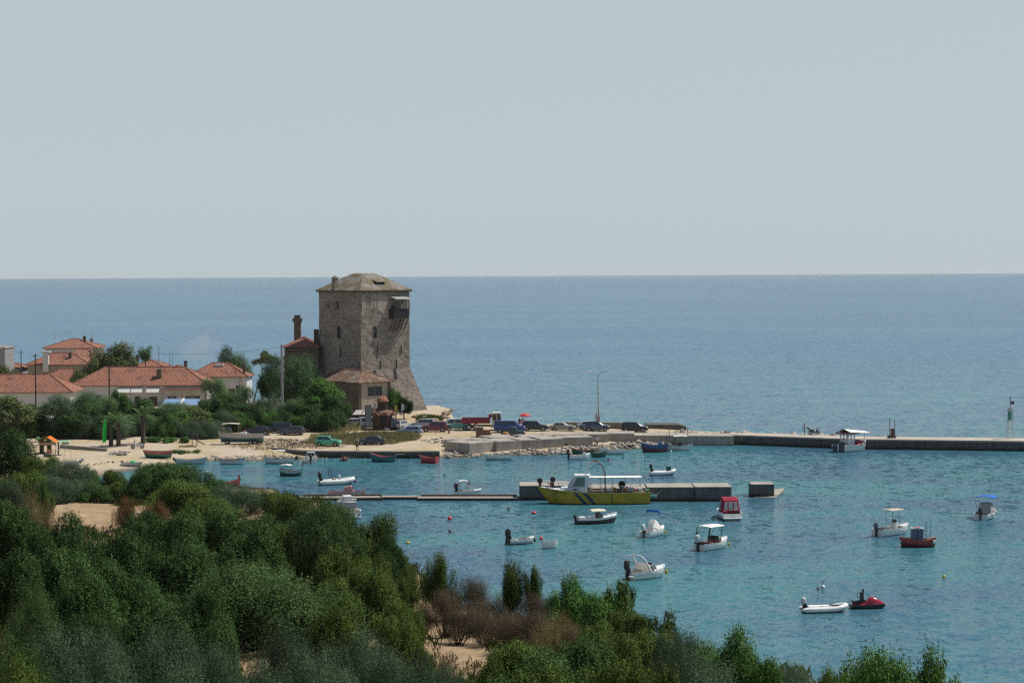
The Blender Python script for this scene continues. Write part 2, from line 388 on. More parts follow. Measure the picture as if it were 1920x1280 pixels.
def m_concrete(name, col, tide=None):
    if name in MATS: return MATS[name]
    m, t, p = nodes_of(name); ob = coords(t); st = coords(t, 'Object', (2.2, 2.2, 0.25))
    n1 = noise(t, ob, 0.5, 6, 0.7); n2 = noise(t, st, 1.2, 5, 0.75); n3 = noise(t, ob, 7, 3, 0.7)
    c = mix(t, ramp(t, n1.outputs['Fac'], 0.35, 0.7), tuple(q * 0.78 for q in col), tuple(min(1, q * 1.1) for q in col))
    geo = N(t, 'NewGeometry'); sx = N(t, 'SeparateXYZ'); t.links.new(geo.outputs['Normal'], sx.inputs[0])
    ab = N(t, 'Math', operation='ABSOLUTE'); t.links.new(sx.outputs['Z'], ab.inputs[0])
    runs = mix(t, ramp(t, n2.outputs['Fac'], 0.5, 0.7), c, tuple(min(1, q * 1.35) for q in col))
    runs = mix(t, ramp(t, n2.outputs['Fac'], 0.30, 0.45, (1, 1, 1), (0, 0, 0)), runs, tuple(q * 0.5 for q in col))
    c = mix(t, ab.outputs[0], runs, c)
    c = mix(t, 0.4, c, ramp(t, n3.outputs['Fac'], 0.3, 0.7, (0.7, 0.7, 0.7), (1.1, 1.1, 1.1)), 'MULTIPLY')
    if tide:                                      # weed and wet band at the waterline
        sp_ = N(t, 'SeparateXYZ'); t.links.new(geo.outputs['Position'], sp_.inputs[0])
        a = N(t, 'Math', operation='MULTIPLY_ADD'); a.inputs[1].default_value = 0.7; t.links.new(n1.outputs['Fac'], a.inputs[0]); t.links.new(sp_.outputs['Z'], a.inputs[2])
        c = mix(t, ramp(t, a.outputs[0], tide, tide + 0.25), (0.035, 0.037, 0.03), c)
    t.links.new(c, p.inputs['Base Color']); p.inputs['Roughness'].default_value = 0.9; p.inputs['Specular IOR Level'].default_value = 0.2
    bump(t, p, n3.outputs['Fac'], 0.3, 0.03)
    MATS[name] = m; return m
GLASS = plain('window_glass', (0.03, 0.04, 0.05), 0.12, 0.0, 0.2, 1.0)
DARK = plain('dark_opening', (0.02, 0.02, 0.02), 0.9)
WOOD = plain('old_wood', (0.09, 0.065, 0.045), 0.85, var=0.35, scale=5)
WOODL = plain('weathered_wood', (0.30, 0.24, 0.17), 0.85, var=0.3, scale=5)
STEEL = plain('steel', (0.35, 0.36, 0.37), 0.45, 0.5, 0.1)
GREY = plain('grey_metal', (0.22, 0.22, 0.22), 0.55, 0.2, 0.2)
BLACK = plain('black_rubber', (0.018, 0.018, 0.02), 0.6)
BLACKP = plain('black_plastic', (0.025, 0.026, 0.03), 0.3)
WHITE = plain('white_gelcoat', (0.78, 0.78, 0.76), 0.28, 0.0, 0.05, 1.5, coat=0.3, dirt=(0.55, 0.53, 0.47))
TOWERS = m_stone('tower_rubble_stone', (0.47, 0.41, 0.35), (0.28, 0.25, 0.225), (0.17, 0.15, 0.13), 0.7, 0.25)
STONE2 = m_stone('brown_rubble_stone', (0.30, 0.235, 0.18), (0.17, 0.14, 0.115), (0.22, 0.19, 0.16), 0.45, 0.2)
BRICK = m_stone('red_brick', (0.19, 0.105, 0.075), (0.13, 0.075, 0.055), (0.17, 0.135, 0.11), 0.25, 0.08)
SLATE = m_tile('lichened_stone_slabs', (0.21, 0.175, 0.12), (0.27, 0.205, 0.115), (0.30, 0.29, 0.265), 0.48)
TILE = m_tile('terracotta_tiles', (0.43, 0.205, 0.14), (0.35, 0.155, 0.105), (0.22, 0.115, 0.085), 0.52)
TILEP = m_tile('pale_terracotta_tiles', (0.42, 0.22, 0.155), (0.36, 0.175, 0.12), (0.26, 0.13, 0.09), 0.6)
TILEO = m_tile('old_brown_tiles', (0.27, 0.165, 0.115), (0.155, 0.10, 0.075), (0.30, 0.25, 0.21), 0.5)
CREAM = m_plaster('cream_plaster', (0.42, 0.36, 0.29))
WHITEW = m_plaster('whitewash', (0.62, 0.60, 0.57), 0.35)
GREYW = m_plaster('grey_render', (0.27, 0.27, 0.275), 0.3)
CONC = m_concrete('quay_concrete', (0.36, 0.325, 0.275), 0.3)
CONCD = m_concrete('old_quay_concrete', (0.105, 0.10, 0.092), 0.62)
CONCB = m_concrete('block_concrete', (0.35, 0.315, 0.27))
# ---------------------------------------------------------------- the tower
def win(parent, mats, c, t, n, w, h, dep=0.25, name='window', frame=True, bars=0):
    """a window: c centre on the wall, t along the wall, n outwards; surround, dark pane"""
    c = Vector(c); t = Vector(t).normalized(); n = Vector(n).normalized(); u = Vector((0, 0, 1))
    fr, gl = mats
    m = MB(); k = 0.07
    def slab(mm, a0, a1, b0, b1, d0, d1):
        ps = [c + t * a + u * b + n * d for d in (d0, d1) for a, b in ((a0, b0), (a1, b0), (a1, b1), (a0, b1))]
        mm.add(ps, [(0, 1, 2, 3), (7, 6, 5, 4), (0, 4, 5, 1), (1, 5, 6, 2), (2, 6, 7, 3), (3, 7, 4, 0)])
    slab(m, -w / 2 - k, -w / 2, -h / 2 - k, h / 2 + k, -0.05, 0.05); slab(m, w / 2, w / 2 + k, -h / 2 - k, h / 2 + k, -0.05, 0.05)
    slab(m, -w / 2, w / 2, h / 2, h / 2 + k, -0.05, 0.05); slab(m, -w / 2, w / 2, -h / 2 - k, -h / 2, -0.05, 0.07)
    for i in range(bars):
        x = -w / 2 + w * (i + 1) / (bars + 1); slab(m, x - 0.025, x + 0.025, -h / 2, h / 2, 0.014, 0.04)
    f = m.build(name, fr, parent)
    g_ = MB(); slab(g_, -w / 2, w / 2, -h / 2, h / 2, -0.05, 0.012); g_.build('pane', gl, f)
    return f
NEAR_T = D(678, 777, 368); NEAR_T.z = 0
TG = 1.8
tower = thing('stone_tower', 'tall square medieval stone tower with hipped slab roof at the water edge', 'tower', (NEAR_T.x, NEAR_T.y, TG))
AL, AR = R(137), R(43)
tl = Vector((math.cos(AL), math.sin(AL), 0)); tr = Vector((math.cos(AR), math.sin(AR), 0)); nl = -tr; nr = -tl
SL, SR = 11.6, 11.7; EAVE = 24.9 - TG
def tp(a, b, z, o=0.0):   # a along the left face, b along the right face
    return tl * a + tr * b + Vector((0, 0, z))
# shaft with slightly uneven faces: courses of vertices
def shaft(z0, z1, o0, o1, nz, seed):
    rr = random.Random(seed); rings = []
    for k in range(nz + 1):
        f = k / nz; z = z0 + (z1 - z0) * f; o = o0 + (o1 - o0) * f
        j = lambda: rr.uniform(-0.035, 0.035)
        ring = []
        cs = [(-o[0], -o[2]), (SL + o[1], -o[2]), (SL + o[1], SR + o[3]), (-o[0], SR + o[3])]
        for i in range(4):
            a, b = cs[i]; a2, b2 = cs[(i + 1) % 4]
            for q in range(10): ring.append(tp(a + (a2 - a) * q / 10 + j(), b + (b2 - b) * q / 10 + j(), z))
        rings.append(ring)
    return rings
class O4(tuple):
    def __add__(s, x): return O4(a + b for a, b in zip(s, x))
    def __sub__(s, x): return O4(a - b for a, b in zip(s, x))
    def __mul__(s, k): return O4(a * k for a in s)
TAL = 10.2 - TG
m = MB(); m.loft(shaft(TAL - 0.2, EAVE, O4((0, 0, 0, 0)), O4((0, 0, 0, 0)), 14, 1)); m.build('wall', TOWERS, tower)
m = MB(); m.loft(shaft(-1.5, TAL, O4((1.9, 0.6, 0.5, 3.6)), O4((0.05, 0.05, 0.05, 0.05)), 7, 2)); m.build('sloping_base', TOWERS, tower)
# plaster remains high on the right face
rr = random.Random(4)
for (b0, b1, z0, z1) in ((0.25, 1.1, 18.2, 22.6), (2.4, 3.7, 19.2, 22.7), (4.0, 5.2, 18.6, 22.7), (5.2, 6.4, 17.6, 22.2), (11.0, 11.8, 18.5, 22.5)):
    n_ = 9; ps = []; m = MB()
    for i in range(n_): ps.append((b0 + (b1 - b0) * i / (n_ - 1), z0 + rr.uniform(0, 0.9)))
    for i in range(n_): ps.append((b1 - (b1 - b0) * i / (n_ - 1), z1 - rr.uniform(0, 0.5)))
    a = [tr * p[0] + nr * -0.02 + Vector((0, 0, p[1])) for p in ps]; b = [tr * p[0] + nr * 0.045 + Vector((0, 0, p[1])) for p in ps]; k = len(ps)
    m.add(a + b, [tuple(range(k))[::-1], tuple(range(k, 2 * k))] + [(i, (i + 1) % k, (i + 1) % k + k, i + k) for i in range(k)])
    m.build('plaster_patch', m_plaster('old_pink_plaster', (0.36, 0.31, 0.26)), tower)
# roof: broken-slope hipped roof with overhang
OV = 0.45; cx = SL / 2; cy = SR / 2; m = MB()
def ringr(h, z, h2=None):
    h2 = h if h2 is None else h2
    return [tp(cx + sx * h, cy + sy * h2, z) for sx, sy in ((-1, -1), (1, -1), (1, 1), (-1, 1))]
rings = [ringr(cx + OV, EAVE - 0.06, cy + OV), ringr(cx + OV, EAVE + 0.10, cy + OV), ringr(3.9, EAVE + 1.62, 3.95), ringr(1.7, EAVE + 3.05, 1.75), ringr(1.1, EAVE + 3.25, 1.2)]
m.loft(rings); roof = m.build('roof', SLATE, tower)
m = MB()
for i in range(4):
    a = ringr(cx + OV - 0.12, EAVE - 0.16, cy + OV - 0.12)
    m.beam(a[i], a[(i + 1) % 4], 0.14, 0.2)
m.build('eaves_board', WOOD, roof)
m = MB(); cb = tp(7.2, 0.15, EAVE + 0.1)
def rbox(mm, c, sa, sb, z0, z1, tap=0, mi=0):
    ps = []
    for z, k in ((z0, 0), (z1, tap)):
        for sx, sy in ((-1, -1), (1, -1), (1, 1), (-1, 1)): ps.append(Vector((c.x, c.y, 0)) + tl * sx * (sa / 2 - k) + tr * sy * (sb / 2 - k) + Vector((0, 0, z)))
    mm.add(ps, [(3, 2, 1, 0), (4, 5, 6, 7), (0, 1, 5, 4), (1, 2, 6, 5), (2, 3, 7, 6), (3, 0, 4, 7)], mi)
rbox(m, cb, 0.95, 0.75, EAVE - 0.1, EAVE + 2.3); rbox(m, cb, 1.12, 0.92, EAVE + 2.3, EAVE + 2.42); rbox(m, cb, 0.9, 0.7, EAVE + 2.42, EAVE + 2.8, 0.3)
m.build('chimney', TOWERS, roof)
# dormer hatch in the roof, right slope
m = MB(); dc = tp(1.9, 5.9, 0)
pa = [tp(1.35, 4.9, EAVE + 1.55), tp(1.35, 6.9, EAVE + 1.55), tp(1.1, 5.2, EAVE + 0.65), tp(1.1, 6.6, EAVE + 0.65)]
m.add([pa[0], pa[1], pa[3], pa[2], tp(3.2, 5.2, EAVE + 1.75), tp(3.2, 6.6, EAVE + 1.75)], [(0, 1, 2, 3), (0, 4, 5, 1), (0, 3, 4), (1, 5, 2)])
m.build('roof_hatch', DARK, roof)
m = MB(); m.loft([[tp(0.9, 4.6, EAVE + 1.55), tp(0.9, 7.2, EAVE + 1.55), tp(0.9, 7.2, EAVE + 1.64), tp(0.9, 4.6, EAVE + 1.64)], [tp(3.2, 4.9, EAVE + 2.1), tp(3.2, 6.9, EAVE + 2.1), tp(3.2, 6.9, EAVE + 2.19), tp(3.2, 4.9, EAVE + 2.19)]])
m.build('hatch_cover', SLATE, roof)
# openings
TW = (m_plaster('window_stone', (0.26, 0.23, 0.2)), DARK)
for b, z, w, h in ((3.3, 15.4, 0.8, 2.1), (3.8, 11.7, 0.28, 2.0), (9.6, 11.9, 0.28, 1.5), (4.55, 7.2 + 2, 0.3, 1.6), (8.4, 7.3 + 2, 0.3, 1.6), (3.0, 20.6, 0.3, 2.2), (11.4, 20.3, 0.6, 1.5), (0.5, 4.6, 0.25, 1.5)):
    win(tower, TW, tp(0, b, z) + nr * (0.03 if z > TAL else 1.0), tr, nr, w, h)
for a, z, w, h in ((6.3, 20.4, 0.6, 1.4), (8.9, 20.2, 0.35, 0.8), (6.0, 15.3, 0.9, 2.2), (5.6, 11.7, 0.3, 2.0), (0.6, 9.3, 0.25, 1.5)):
    win(tower, TW, tp(a, 0, z) + nl * 0.03, tl, nl, w, h)
for b, z in ((3.1, 7.3), (7.9, 7.4)):   # leaning slots in the sloping base
    m = MB(); s0 = (TAL - (z - 1.0)) / (TAL + 1.5) * 1.9; s1 = (TAL - (z + 1.0)) / (TAL + 1.5) * 1.9
    ps = [tp(-s0, b - 0.45, z - 1.0), tp(-s0, b + 0.45, z - 1.0), tp(-s1, b + 0.35, z + 1.0), tp(-s1, b - 0.35, z + 1.0)]
    ps = [p_ + nr * d for d in (-0.1, 0.07) for p_ in ps]
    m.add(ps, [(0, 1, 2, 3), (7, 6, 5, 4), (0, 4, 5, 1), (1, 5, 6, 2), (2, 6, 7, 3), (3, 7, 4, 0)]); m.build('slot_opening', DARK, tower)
# timber balcony
B0, B1, BD, BZ = 6.7, 10.4, 1.35, 17.9
def bp(b, d, z): return tr * b + nr * d + Vector((0, 0, z))
def bslab(mm, b0, b1, d0, d1, z0, z1, dz=0.0, mi=0):
    ps = [bp(b, d, z - (dz if d == d1 else 0)) for z in (z0, z1) for b, d in ((b0, d0), (b1, d0), (b1, d1), (b0, d1))]
    mm.add(ps, [(3, 2, 1, 0), (4, 5, 6, 7), (0, 1, 5, 4), (1, 2, 6, 5), (2, 3, 7, 6), (3, 0, 4, 7)], mi)
m = MB(); bslab(m, B0, B1, 0.0, BD, BZ - 0.16, BZ); bal = m.build('balcony', WOOD, tower)
m = MB(); bslab(m, B0, B1, BD - 0.06, BD, BZ + 0.03, BZ + 1.75); bslab(m, B0, B0 + 0.06, 0.05, BD - 0.08, BZ + 0.03, BZ + 1.75); bslab(m, B1 - 0.06, B1, 0.05, BD - 0.08, BZ + 0.03, BZ + 1.75)
for k in range(16): bslab(m, B0 + 0.05 + k * 0.235, B0 + 0.09 + k * 0.235, BD + 0.002, BD + 0.03, BZ, BZ + 1.78)
m.build('railing', plain('dark_planks', (0.028, 0.026, 0.026), 0.8), bal)
for b in (B0 + 0.05, B0 + 1.2, B0 + 2.4, B1 - 0.05): MB().beam(bp(b, BD - 0.03, BZ + 1.75), bp(b, BD - 0.03, BZ + 3.5), 0.09).build('post', WOOD, bal)
m = MB(); bslab(m, B0 + 0.3, B1 + 0.35, 0.03, BD + 0.45, BZ + 3.98, BZ + 4.06, 0.5); m.build('awning_roof', plain('zinc_sheet', (0.30, 0.30, 0.285), 0.5, 0.1), bal)
for k in range(5):
    b = B0 + 0.15 + k * 0.85; m = MB(); m.beam(bp(b, 0.02, BZ - 2.4), bp(b, BD - 0.1, BZ - 0.14), 0.16); m.build('strut', WOOD, bal)
m = MB(); bslab(m, B0 + 0.6, B0 + 1.5, 0.02, 0.06, BZ + 0.02, BZ + 2.4); m.build('door', DARK, bal)
# ---------------------------------------------------------------- tiled houses (walls, hipped roof, openings)
def hip_roof(mm, x0, x1, y0, y1, z, rise, ov=0.5, gable=False, thick=0.14):
    x0 -= ov; x1 += ov; y0 -= ov; y1 += ov; lx, ly = x1 - x0, y1 - y0; h = min(lx, ly) / 2
    if gable: h = 0.01
    if lx >= ly: r0, r1 = (x0 + h, (y0 + y1) / 2), (x1 - h, (y0 + y1) / 2)
    else: r0, r1 = ((x0 + x1) / 2, y0 + h), ((x0 + x1) / 2, y1 - h)
    vs = [(x0, y0, z), (x1, y0, z), (x1, y1, z), (x0, y1, z), (x0, y0, z - thick), (x1, y0, z - thick), (x1, y1, z - thick), (x0, y1, z - thick), (*r0, z + rise), (*r1, z + rise)]
    if lx >= ly: fs = [(0, 1, 9, 8), (1, 2, 9), (2, 3, 8, 9), (3, 0, 8)]
    else: fs = [(0, 1, 8), (1, 2, 9, 8), (2, 3, 9), (3, 0, 8, 9)]
    fs += [(4, 7, 6, 5), (0, 4, 5, 1), (1, 5, 6, 2), (2, 6, 7, 3), (3, 7, 4, 0)]
    mm.add(vs, fs)
    return r0, r1, (x0, x1, y0, y1)
def ridge_caps(mm, r0, r1, ext, z, rise):
    x0, x1, y0, y1 = ext
    a = Vector((*r0, z + rise + 0.03)); b = Vector((*r1, z + rise + 0.03)); mm.tube([a, b], 0.11, 6)
    lx = x1 - x0 >= y1 - y0
    for c in ((x0, y0), (x1, y0), (x1, y1), (x0, y1)):
        e = (a if c[0] == x0 else b) if lx else (a if c[1] == y0 else b)
        mm.tube([e, Vector((*c, z + 0.04))], 0.1, 6)
def house(name, label, px0, px1, py_eave, rise, Y, depth, gnd, rz, wall, tile, cat='house', chim=(), wins=(), doors=(), gable=False, ant=(), extra=None, ov=0.5):
    """placed by the sight lines of its front corners at distance Y"""
    a = D(px0, py_eave, Y); b = D(px1, py_eave, Y); w = (b.x - a.x) / max(0.5, math.cos(R(rz)))
    zE = (a.z + b.z) / 2 - gnd
    t = thing(name, label, cat, (a.x, Y, gnd), rz)
    m = MB(); m.box(0, w, 0, depth, -0.8, zE); m.build('wall', wall, t)
    m = MB(); r0, r1, ext = hip_roof(m, 0, w, 0, depth, zE, rise, ov, gable); rf = m.build('roof', tile, t)
    m = MB(); ridge_caps(m, r0, r1, ext, zE, rise); m.build('ridge_tiles', tile, rf)
    for cx_, cy_, h_, s_ in chim:
        zc = zE + rise * max(0.15, 1 - abs(cy_ - depth / 2) / (depth / 2 + ov)) ; m = MB()
        m.box(cx_ - s_ / 2, cx_ + s_ / 2, cy_ - s_ / 2, cy_ + s_ / 2, zE + 0.05, zc + h_); m.box(cx_ - s_ / 2 - 0.08, cx_ + s_ / 2 + 0.08, cy_ - s_ / 2 - 0.08, cy_ + s_ / 2 + 0.08, zc + h_, zc + h_ + 0.12)
        m.build('chimney', BRICK if s_ < 0.9 else STONE2, rf)
    for wx, wz, ww, wh in wins: win(t, (WHITEW, GLASS), (wx, -0.02, wz), (1, 0, 0), (0, -1, 0), ww, wh, bars=1)
    for dx, dw, dh in doors:
        m = MB(); m.box(dx - dw / 2, dx + dw / 2, -0.06, -0.003, 0, dh); dd = m.build('door', WOOD, t)
    for ax, ay, ah, kind in ant:
        m = MB(); zb = zE + rise * 0.3
        m.tube([(ax, ay, zb), (ax, ay, zb + ah)], 0.035, 5)
        if kind == 'dish':
            m.ell((ax, ay - 0.15, zb + ah * 0.35), (0.42, 0.12, 0.5), 10, 6)
        else:
            m.tube([(ax - 0.9, ay, zb + ah), (ax + 0.9, ay, zb + ah)], 0.025, 5)
            for q in range(6): m.tube([(ax - 0.8 + q * 0.32, ay - 0.35, zb + ah), (ax - 0.8 + q * 0.32, ay + 0.35, zb + ah)], 0.015, 4)
        m.build('tv_antenna' if kind != 'dish' else 'satellite_dish', GREY, t)
    if extra: extra(t, w, zE)
    return t
# annex beside the tower and its tall chimney
def annex_extra(t, w, zE):
    m = MB(); m.box(1.5, 2.75, 3.2, 4.4, zE + 0.1, zE + 4.6); m.box(1.25, 3.0, 2.95, 4.65, zE + 4.6, zE + 5.3); m.box(1.55, 2.65, 3.3, 4.3, zE + 5.3, zE + 5.9); m.build('tall_chimney', STONE2, t)
    m = MB(); m.box(w - 1.0, w - 0.1, 1.5, 2.6, zE + 0.2, zE + 3.2); m.build('low_chimney', BRICK, t)
    m = MB(); m.box(0.15, w, -0.9, -0.1, zE - 0.65, zE - 0.5); m.build('canopy', TILEO, t)
house('stone_annex', 'low brown stone annex with tiled roof and tall chimney left of the tower', 533, 597, 650, 1.7, 374, 8, 2.2, 0, STONE2, TILE, 'building', wins=(), extra=annex_extra, ov=0.3)
# two-storey house below the tower
sb = thing('stone_house', 'two storey stone house with cream plastered front and brown tiled roof below the tower', 'house', tuple(D(674, 786, 357).xy) + (1.75,))
SA, SBh = 7.0, 13.5; ta = Vector((math.cos(R(40)), math.sin(R(40)), 0)); tb = Vector((math.cos(R(130)), math.sin(R(130)), 0)); zE = 8.55 - 1.75
sb.rotation_euler = (0, 0, R(40))       # local x along the cream front, local y along the stone side
m = MB(); m.box(0, SA, 0, SBh, -1, zE); m.build('wall', STONE2, sb)
m = MB(); m.box(0.45, SA - 0.75, -0.05, 0.1, 2.3, zE - 0.02); m.box(0.45, SA - 0.75, -0.06, 0.1, -0.8, 2.27); pf = m.build('plaster_front', CREAM, sb)
m = MB()
for k in range(1, 4): m.box(0.45 + k * 1.45 - 0.03, 0.45 + k * 1.45 + 0.03, -0.062, -0.05, 2.3, zE - 0.02)
m.build('joint', plain('plaster_joint', (0.25, 0.21, 0.17), 0.9), pf)
m = MB(); r0, r1, ext = hip_roof(m, 0, SA, 0, SBh, zE, 1.9, 0.55); rf = m.build('roof', TILEO, sb)
m = MB(); ridge_caps(m, r0, r1, ext, zE, 1.9); m.build('ridge_tiles', TILEP, rf)
for wx in (2.6, 4.25): win(sb, (WOOD, GLASS), (wx, -0.08, 5.1), (1, 0, 0), (0, -1, 0), 1.35, 1.5, bars=2)
for wx in (2.3, 4.25): win(sb, (WOOD, GLASS), (wx, -0.08, 1.35), (1, 0, 0), (0, -1, 0), 1.4, 1.3, bars=2)
m = MB(); m.box(3.9, 6.1, -0.10, -0.062, -0.3, 0.62); m.build('garage_door', WHITEW, sb)
m = MB(); m.box(3.4, 3.6, -0.2, -0.05, 2.55, 2.75); m.build('wall_lamp', BLACKP, sb)
# village houses
def awnings(t, w, zE):
    for i, (x0, x1) in enumerate(((9.2, 11.8), (12.0, 14.2), (15.0, 17.6))):
        m = MB(); m.loft([[(x0, -0.1, zE - 0.25), (x1, -0.1, zE - 0.25), (x1, -0.1, zE - 0.3), (x0, -0.1, zE - 0.3)], [(x0, -1.5, zE - 1.35), (x1, -1.5, zE - 1.35), (x1, -1.5, zE - 1.4), (x0, -1.5, zE - 1.4)]])
        m.build('awning', cloth((0.55, 0.54, 0.52), 'awning_cloth'), t)
    m = MB(); m.box(18.3, 26.5, -2.2, -0.05, zE - 0.75, zE - 0.6); m.build('porch_roof', TILE, t)
    for k in range(5):
        m = MB(); m.box(18.4 + k * 1.95, 18.55 + k * 1.95, -2.1, -1.95, -0.8, zE - 0.77); m.build('porch_post', WOODL, t)
    m = MB(); m.box(0.4, 8.8, -0.9, -0.72, -0.8, 1.0); m.build('yard_wall', WHITEW, t)
house('long_house', 'long single storey white house with awnings and hipped orange roof, mid village', 135, 388, 722, 3.4, 398, 11, 1.9, 0, WHITEW, TILE,
      chim=((14.5 + 2.6, 2.2, 1.5, 0.95),), wins=((2.2, 1.6, 1.1, 1.2), (5.2, 1.6, 1.1, 1.2), (8.2, 1.5, 1.0, 1.3), (20, 1.2, 1.6, 1.4), (23.5, 1.2, 1.6, 1.4)), doors=((10.6, 1.0, 1.9), (13.1, 1.1, 1.9), (16.2, 1.6, 1.8), (25, 1.2, 1.9)), extra=awnings, ant=((16.9, 7, 3.3, 'yagi'), (21.5, 9, 2.8, 'yagi')))
house('left_cottage', 'low cottage with broad orange hipped roof at the left edge, behind the street trees', -60, 132, 735, 3.1, 372, 10, 1.6, 0, WHITEW, TILE, wins=((8, 1.4, 1.2, 1.1), (14.5, 1.3, 1.2, 1.1), (17.5, 1.4, 0.9, 1.1)), doors=((11, 1.0, 1.9),))
house('corner_cottage', 'white cottage with hipped orange roof and arched dark door behind the bare tree', 352, 462, 706, 2.7, 412, 9, 2.2, 0, WHITEW, TILE, wins=((4.5, 1.9, 0.9, 1.0), (10.4, 2.3, 0.9, 1.2)), doors=((9.0, 1.4, 2.2),), chim=((11.4, 2, 1.0, 0.45),),
      extra=lambda t, w, zE: MB().box(5.2, 7.0, 3.0, 4.2, zE + 1.9, zE + 2.5).build('water_tank', WHITEW, t) and None)
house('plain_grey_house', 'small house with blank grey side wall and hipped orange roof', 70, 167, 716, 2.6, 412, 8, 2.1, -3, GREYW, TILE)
def up_extra(t, w, zE):
    m = MB(); m.box(3.4, 4.6, -0.6, 0.3, zE - 1.5, zE + 2.7); m.box(3.0, 5.0, -0.9, 0.6, zE + 2.7, zE + 2.9); m.build('chimney_stack', WHITEW, t)
house('tan_house', 'two storey tan house with orange roof and white chimney stack', 52, 166, 683, 2.3, 432, 9, 2.4, 0, m_plaster('tan_plaster', (0.34, 0.29, 0.22)), TILE, wins=((2.5, 3.4, 1.1, 1.2), (8, 3.4, 1.1, 1.2)), chim=((8.7, 2.4, 1.0, 0.6),), extra=up_extra)
house('hilltop_house', 'highest white house of the village with orange roof and rooftop aerials', 84, 178, 652, 1.9, 455, 10, 2.6, 0, WHITEW, TILE, wins=((2.2, 6.6, 1.0, 1.2), (6, 6.6, 1.0, 1.2)), chim=((8.2, 4.2, 0.8, 0.55),), ant=((1.5, 3, 2.9, 'yagi'), (3.0, 4.5, 2.4, 'yagi'), (4.9, 4, 3.3, 'yagi'), (10.1, 3, 3.2, 'dish'), (8.0, 6, 1.5, 'yagi')))
house('terrace_house', 'white house with sloping orange roof just below the highest one', 112, 186, 672, 1.9, 444, 7, 2.5, 4, WHITEW, TILEP, wins=((3, 4.4, 1.0, 1.1),))
house('back_cottage', 'cottage roof showing orange behind the broad village tree', 248, 305, 688, 1.5, 436, 8, 2.4, 0, WHITEW, TILE, ant=((1.0, 3, 3.8, 'yagi'), (5.2, 4, 4.2, 'yagi')), chim=((0.6, 3, 1.4, 0.5),))
house('ridge_cottage', 'cottage with patched orange roof behind the long house', 300, 352, 700, 1.6, 424, 8, 2.3, 0, WHITEW, TILE, ant=((2.2, 3, 4.0, 'yagi'),), chim=((5.0, 3, 1.2, 0.6),))
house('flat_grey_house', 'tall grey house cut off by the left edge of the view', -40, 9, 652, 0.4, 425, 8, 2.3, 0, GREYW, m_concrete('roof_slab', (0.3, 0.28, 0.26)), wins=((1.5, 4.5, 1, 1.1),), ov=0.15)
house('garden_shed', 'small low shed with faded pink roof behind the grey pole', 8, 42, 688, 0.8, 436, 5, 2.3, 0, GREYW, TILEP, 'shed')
house('white_shop', 'low white shop wall with flat roof under the trees right of the village', 468, 566, 768, 0.5, 352, 5, 1.7, 0, WHITEW, m_concrete('roof_slab', (0.3, 0.28, 0.26)), 'shop', wins=((2.4, 1.2, 1.4, 1.2), (6.6, 1.2, 1.4, 1.2)), doors=((4.6, 1.0, 2.0),), ov=0.2)
house('beach_hut', 'pale hut with flat white roof half hidden by the left trees', 50, 90, 784, 0.4, 338, 4, 1.3, 0, WHITEW, WHITEW, 'hut', wins=((1.2, 1.3, 0.8, 0.8),), ov=0.2)
# blue-covered greenhouse-like awnings in front of the long house
pv = thing('shade_pavilion', 'white framed shade pavilion with blue roof cloth below the long house', 'pavilion', tuple(D(345, 775, 372).xy) + (1.8,))
m = MB(); m.loft([[(-4.2, 0, 1.9), (2.6, 0, 1.9), (2.6, 0, 1.95), (-4.2, 0, 1.95)], [(-4.2, 4.2, 2.7), (2.6, 4.2, 2.7), (2.6, 4.2, 2.75), (-4.2, 4.2, 2.75)]]); m.build('roof_cloth', cloth((0.16, 0.26, 0.42), 'blue_cloth'), pv)
m = MB(); m.beam((-0.7, -0.1, 2.02), (-0.7, 4.3, 2.86), 0.4, 0.12); m.box(-4.4, 2.8, -0.2, -0.05, 1.75, 2.02); m.box(-4.4, 2.8, 4.22, 4.4, 2.65, 2.85)
for x in (-4.2, -0.7, 2.6): m.box(x - 0.08, x + 0.08, -0.1, 0.06, 0, 1.75)
m.build('frame', WHITEW, pv)
# brick shrine
shx = D(718, 807, 338); sh = thing('brick_shrine', 'small round brick shrine with domed red tiled roof and lantern', 'shrine', (shx.x, 338, plateau(338.0)), 8)
def ngon(r, z, n=8, ph=0.3927): return [(r * math.cos(2 * math.pi * i / n + ph), r * math.sin(2 * math.pi * i / n + ph), z) for i in range(n)]
m = MB(); m.loft([ngon(1.75, -0.3), ngon(1.75, 2.5)]); m.build('wall', BRICK, sh)
m = MB(); m.loft([ngon(2.15, 2.42), ngon(2.15, 2.6), ngon(1.6, 3.1), ngon(0.95, 3.3)]); rf = m.build('roof', TILEO, sh)
m = MB()
for k in range(8):
    a = 2 * math.pi * (k + 0.0) / 8; rr_ = 1.98; p0 = Vector((rr_ * math.cos(a), rr_ * math.sin(a), 2.42)); tt = Vector((-math.sin(a), math.cos(a), 0))
    m.tube([p0 - tt * 0.75, p0 - tt * 0.4 + Vector((0, 0, 0.38)), p0 + Vector((0, 0, 0.55)), p0 + tt * 0.4 + Vector((0, 0, 0.38)), p0 + tt * 0.75], 0.16, 6)
m.build('scalloped_eave', TILE, rf)
m = MB(); m.loft([ngon(0.92, 3.2), ngon(0.92, 4.75)]); la = m.build('lantern', BRICK, sh)
m = MB(); m.loft([ngon(1.12, 4.72), ngon(1.12, 4.85), ngon(0.8, 5.3), ngon(0.4, 5.6), ngon(0.08, 5.7)]); m.build('lantern_roof', TILE, la)
